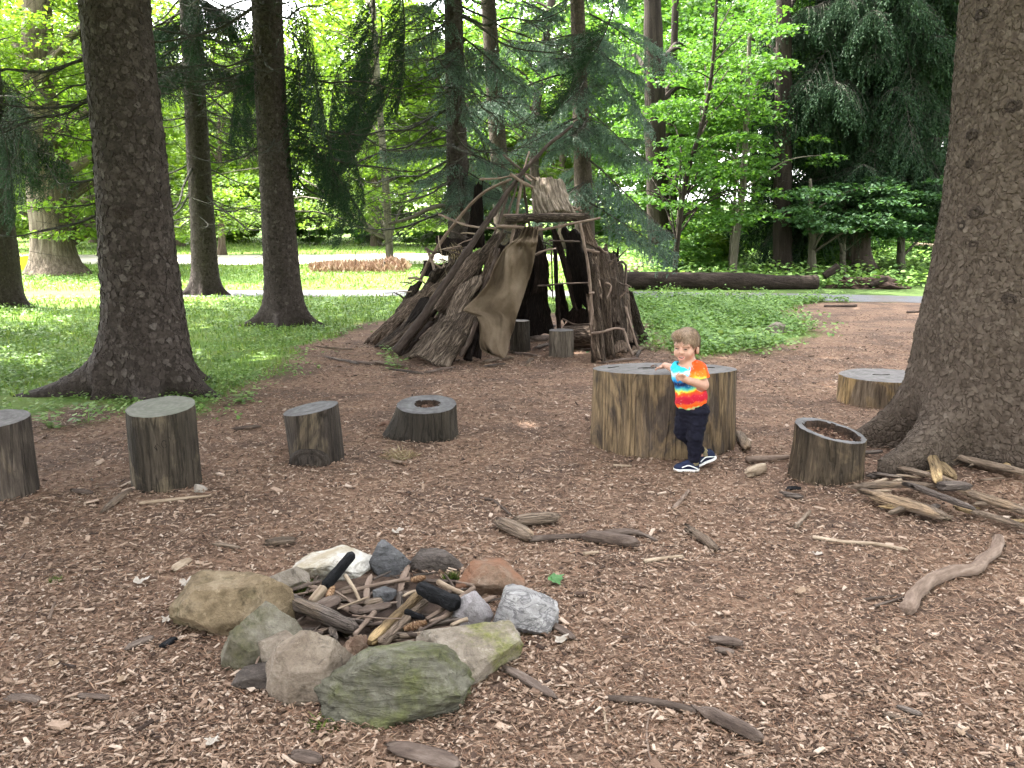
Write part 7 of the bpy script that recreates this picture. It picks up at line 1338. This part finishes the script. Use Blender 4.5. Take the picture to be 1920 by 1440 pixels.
for n, size, y0, y1, th in ((100000, 0.0165, 1.7, 16, 0.14), (26000, 0.030, 1.7, 13, 0.10), (900, 0.055, 1.8, 11, 0.10)):
    x, y = field(n, y0, y1, rng); x, y = keep_dirt(x, y, rng); cl = fbm(v3(x * 0.9, y * 0.9, 2), 3, 31); k = rng.rand(len(x)) < np.clip(0.85 + 1.3 * cl, 0.35, 1); x, y = x[k], y[k]
    sz = size * (0.4 + 1.0 * rng.rand(len(x)) ** 1.6) * np.clip(0.95 + 0.03 * y, 0.9, 1.3)
    V, Q = chips_geo(v3(x, y, H(x, y) + 0.006 + 0.012 * rng.rand(len(x))), rng, sz, (0.18, 0.62), th, 0.26); Vs.append(V); Qs.append(Q + nv); nv += len(V)
stuff('wood_chips', mesh('wood_chips', np.concatenate(Vs), np.concatenate(Qs), smooth=False, mats=[M['chip']]), 'brown and tan wood chips covering the floor of the clearing', 'wood chips')
x, y = field(90000, 1.7, 13, rng); x, y = keep_dirt(x, y, rng); n = len(x); a = rng.rand(n) * 2 * PI      # small flat flakes
V, Q = cards(v3(x, y, H(x, y) + 0.005 + 0.010 * rng.rand(n)), unit(v3(np.cos(a), np.sin(a), 0.25 * rng.randn(n))), unit(v3(-np.sin(a), np.cos(a), 0.4 * rng.randn(n))), (0.009 + 0.016 * rng.rand(n))[:, None], (0.006 + 0.010 * rng.rand(n))[:, None])
stuff('bark_flakes', mesh('bark_flakes', V, Q, smooth=False, mats=[M['chip']]), 'small flat bark flakes trodden into the floor of the clearing', 'bark flakes')
x, y = field(130000, 1.7, 12, rng); x, y = keep_dirt(x, y, rng); n = len(x); a = rng.rand(n) * 2 * PI
V, Q = cards(v3(x, y, H(x, y) + 0.004 + 0.012 * rng.rand(n)), unit(v3(np.cos(a), np.sin(a), 0.12 * rng.randn(n))), unit(v3(-np.sin(a), np.cos(a), 0.3 * rng.randn(n))), (np.clip(0.55 + y * 0.12, 0.7, 1.5) * (0.03 + 0.07 * rng.rand(n) ** 2))[:, None], (np.clip(0.5 + y * 0.14, 0.7, 2) * (0.0022 + 0.0022 * rng.rand(n)))[:, None])
stuff('needle_litter', mesh('needle_litter', V, Q, smooth=False, mats=[M['needle_dry']]), 'fine reddish needles and twig bits between the wood chips', 'needles')
pth = np.array([[*G(a, b)[:2]] for a, b in ((-200, 556), (200, 552), (560, 550), (800, 550), (1000, 551), (1200, 553), (1450, 556), (1650, 560), (1850, 565), (2400, 572))]); drv = np.array([[*G(a, b)[:2]] for a, b in ((-900, 487), (-300, 487), (100, 486), (400, 486), (650, 485), (850, 483), (1050, 480))])
def off_road(x, y):
    return (np.abs(y - np.interp(x, pth[:, 0], pth[:, 1])) > 1.0) & ~((np.abs(y - np.interp(x, drv[:, 0], drv[:, 1])) < 5.3) & (x < drv[-1, 0]))
def plants(x, y, hgt, lsz, nl, rng, mat, name, label, cat, spread=0.6, flat=0.35):
    n = len(x); i = np.repeat(np.arange(n), nl); m = len(i); a = rng.rand(m) * 2 * PI; u = rng.rand(m); hh = hgt[i]; r = spread * hh * (0.3 + 0.7 * u)
    p = v3(x[i] + r * np.cos(a), y[i] + r * np.sin(a), H(x[i], y[i]) + hh * (0.25 + 0.75 * rng.rand(m))); d = unit(v3(np.cos(a), np.sin(a), flat * rng.randn(m) - 0.1)); sd = unit(np.cross(d, v3(0.3 * rng.randn(m), 0.3 * rng.randn(m), 1 + 0 * a))); L = (lsz[i] * (0.6 + 0.7 * rng.rand(m)))[:, None]
    V, Q = cards(p, d, sd, L, L * 0.75); return stuff(name, mesh(name, V, Q, smooth=False, mats=[M[mat]]), label, cat)
x, y = field(46000, 6.0, 32, rng, 0.72, 1.5); k = (dirt(x, y) < 0.35 + 0.4 * rng.rand(len(x)) ** 3) & off_road(x, y) & (x < 0.14 * y) & (rng.rand(len(x)) < np.clip(0.6 + 1.1 * fbm(v3(x * 0.7, y * 0.7, 4), 3, 41), 0.12, 1)); x, y = x[k], y[k]
plants(x, y, 0.05 + 0.09 * rng.rand(len(x)) * np.clip(0.5 + fbm(v3(x * 0.5, y * 0.5, 1), 2, 6), 0.2, 1.4), 0.028 + 0.0016 * y, 6, rng, 'weed', 'ground_weeds', 'low bright green weeds around the spruces left of the clearing', 'weeds', 0.8)
x = rng.uniform(1.0, 7.2, 16000); y = rng.uniform(9.0, 18.5, 16000); k = (dirt(x, y) < 0.3 + 0.4 * rng.rand(len(x)) ** 3) & off_road(x, y) & (x > 0.16 * y - 0.4) & (rng.rand(len(x)) < np.clip(0.7 + 1.6 * fbm(v3(x * 0.9, y * 0.9, 7), 3, 51), 0.08, 1)); x, y = x[k], y[k]
plants(x, y, 0.08 + 0.24 * rng.rand(len(x)) ** 1.4 * np.clip(0.8 + 1.2 * fbm(v3(x * 1.5, y * 1.5, 3), 2, 9), 0.3, 1.6), 0.045 + 0.03 * rng.rand(len(x)), 7, rng, 'weed_tall', 'tall_weeds', 'tall light green weeds between the shelter and the path', 'weeds', 0.45)
x, y = field(26000, 21.8, 60, rng, 0.66, 0); k = off_road(x, y) & (x > 1.0 + 0.06 * y) & (rng.rand(len(x)) < np.clip(0.7 + 1.3 * fbm(v3(x * 0.3, y * 0.3, 4), 3, 43), 0.1, 1)); x, y = x[k], y[k]
plants(x, y, 0.12 + 0.5 * rng.rand(len(x)) ** 2, 0.10 + 0.002 * y, 6, rng, 'weed_tall', 'forest_undergrowth', 'leafy undergrowth covering the floor of the shady wood', 'undergrowth', 0.6)
x, y = field(60000, 8.0, 70, rng, 0.66, 1.0); k = (dirt(x, y) < 0.4) & off_road(x, y) & (x < 0.18 * y + 1); x, y = x[k], y[k]; n = len(x)
V, Q = cards(v3(x, y, H(x, y) - 0.01), unit(v3(0.35 * rng.randn(n), 0.35 * rng.randn(n), 1 + 0 * x)), unit(v3(rng.randn(n), rng.randn(n), 0 * x)), (np.clip(y / 14, 0.45, 1) * (0.05 + 0.08 * rng.rand(n)) + 0.0015 * y)[:, None], (0.005 + 0.0010 * y)[:, None])
stuff('grass', mesh('grass', V, Q, smooth=False, mats=[M['grass']]), 'short green grass of the meadow and under the left trees', 'grass')
for i, (px, py, hh, lab) in enumerate(((163, 790, 0.16, 'small leafy weed in front of the big spruce root'), (735, 668, 0.20, 'young green weed before the left flank of the shelter'), (745, 690, 0.16, 'low green weed by the pale bark slab'), (1215, 655, 0.2, 'leafy weed at the right corner of the shelter'), (95, 800, 0.13, 'weed clump at the edge of the chips left of the big spruce'), (455, 755, 0.10, 'weed clump right of the big spruce root'))):
    p = gp(px, py); rg = np.random.RandomState(i + 5); m = 46; a = rg.rand(m) * 2 * PI; r = hh * 0.7 * np.sqrt(rg.rand(m)); q = v3(r * np.cos(a), r * np.sin(a), hh * rg.rand(m)); d = unit(v3(np.cos(a), np.sin(a), 0.2 * rg.randn(m))); L = (0.05 + 0.03 * rg.rand(m))[:, None]
    V, Q = cards(q, d, unit(np.cross(d, v3(0.2 * rg.randn(m), 0.2 * rg.randn(m), 1 + 0 * a))), L, L * 0.7); t = thing('leafy_weed', lab, 'plant', p); obj('leaves', mesh('leaves', V, Q, smooth=False, mats=[M['weed']]), t)
    mb = MB(); [mb.add(*tube([(0, 0, -0.02), tuple(q[j] * 0.5 + [0, 0, 0.01]), tuple(q[j])], 0.002, 4)) for j in range(0, m, 5)]; obj('stem', mb.mesh('stem', M['weed']), t)
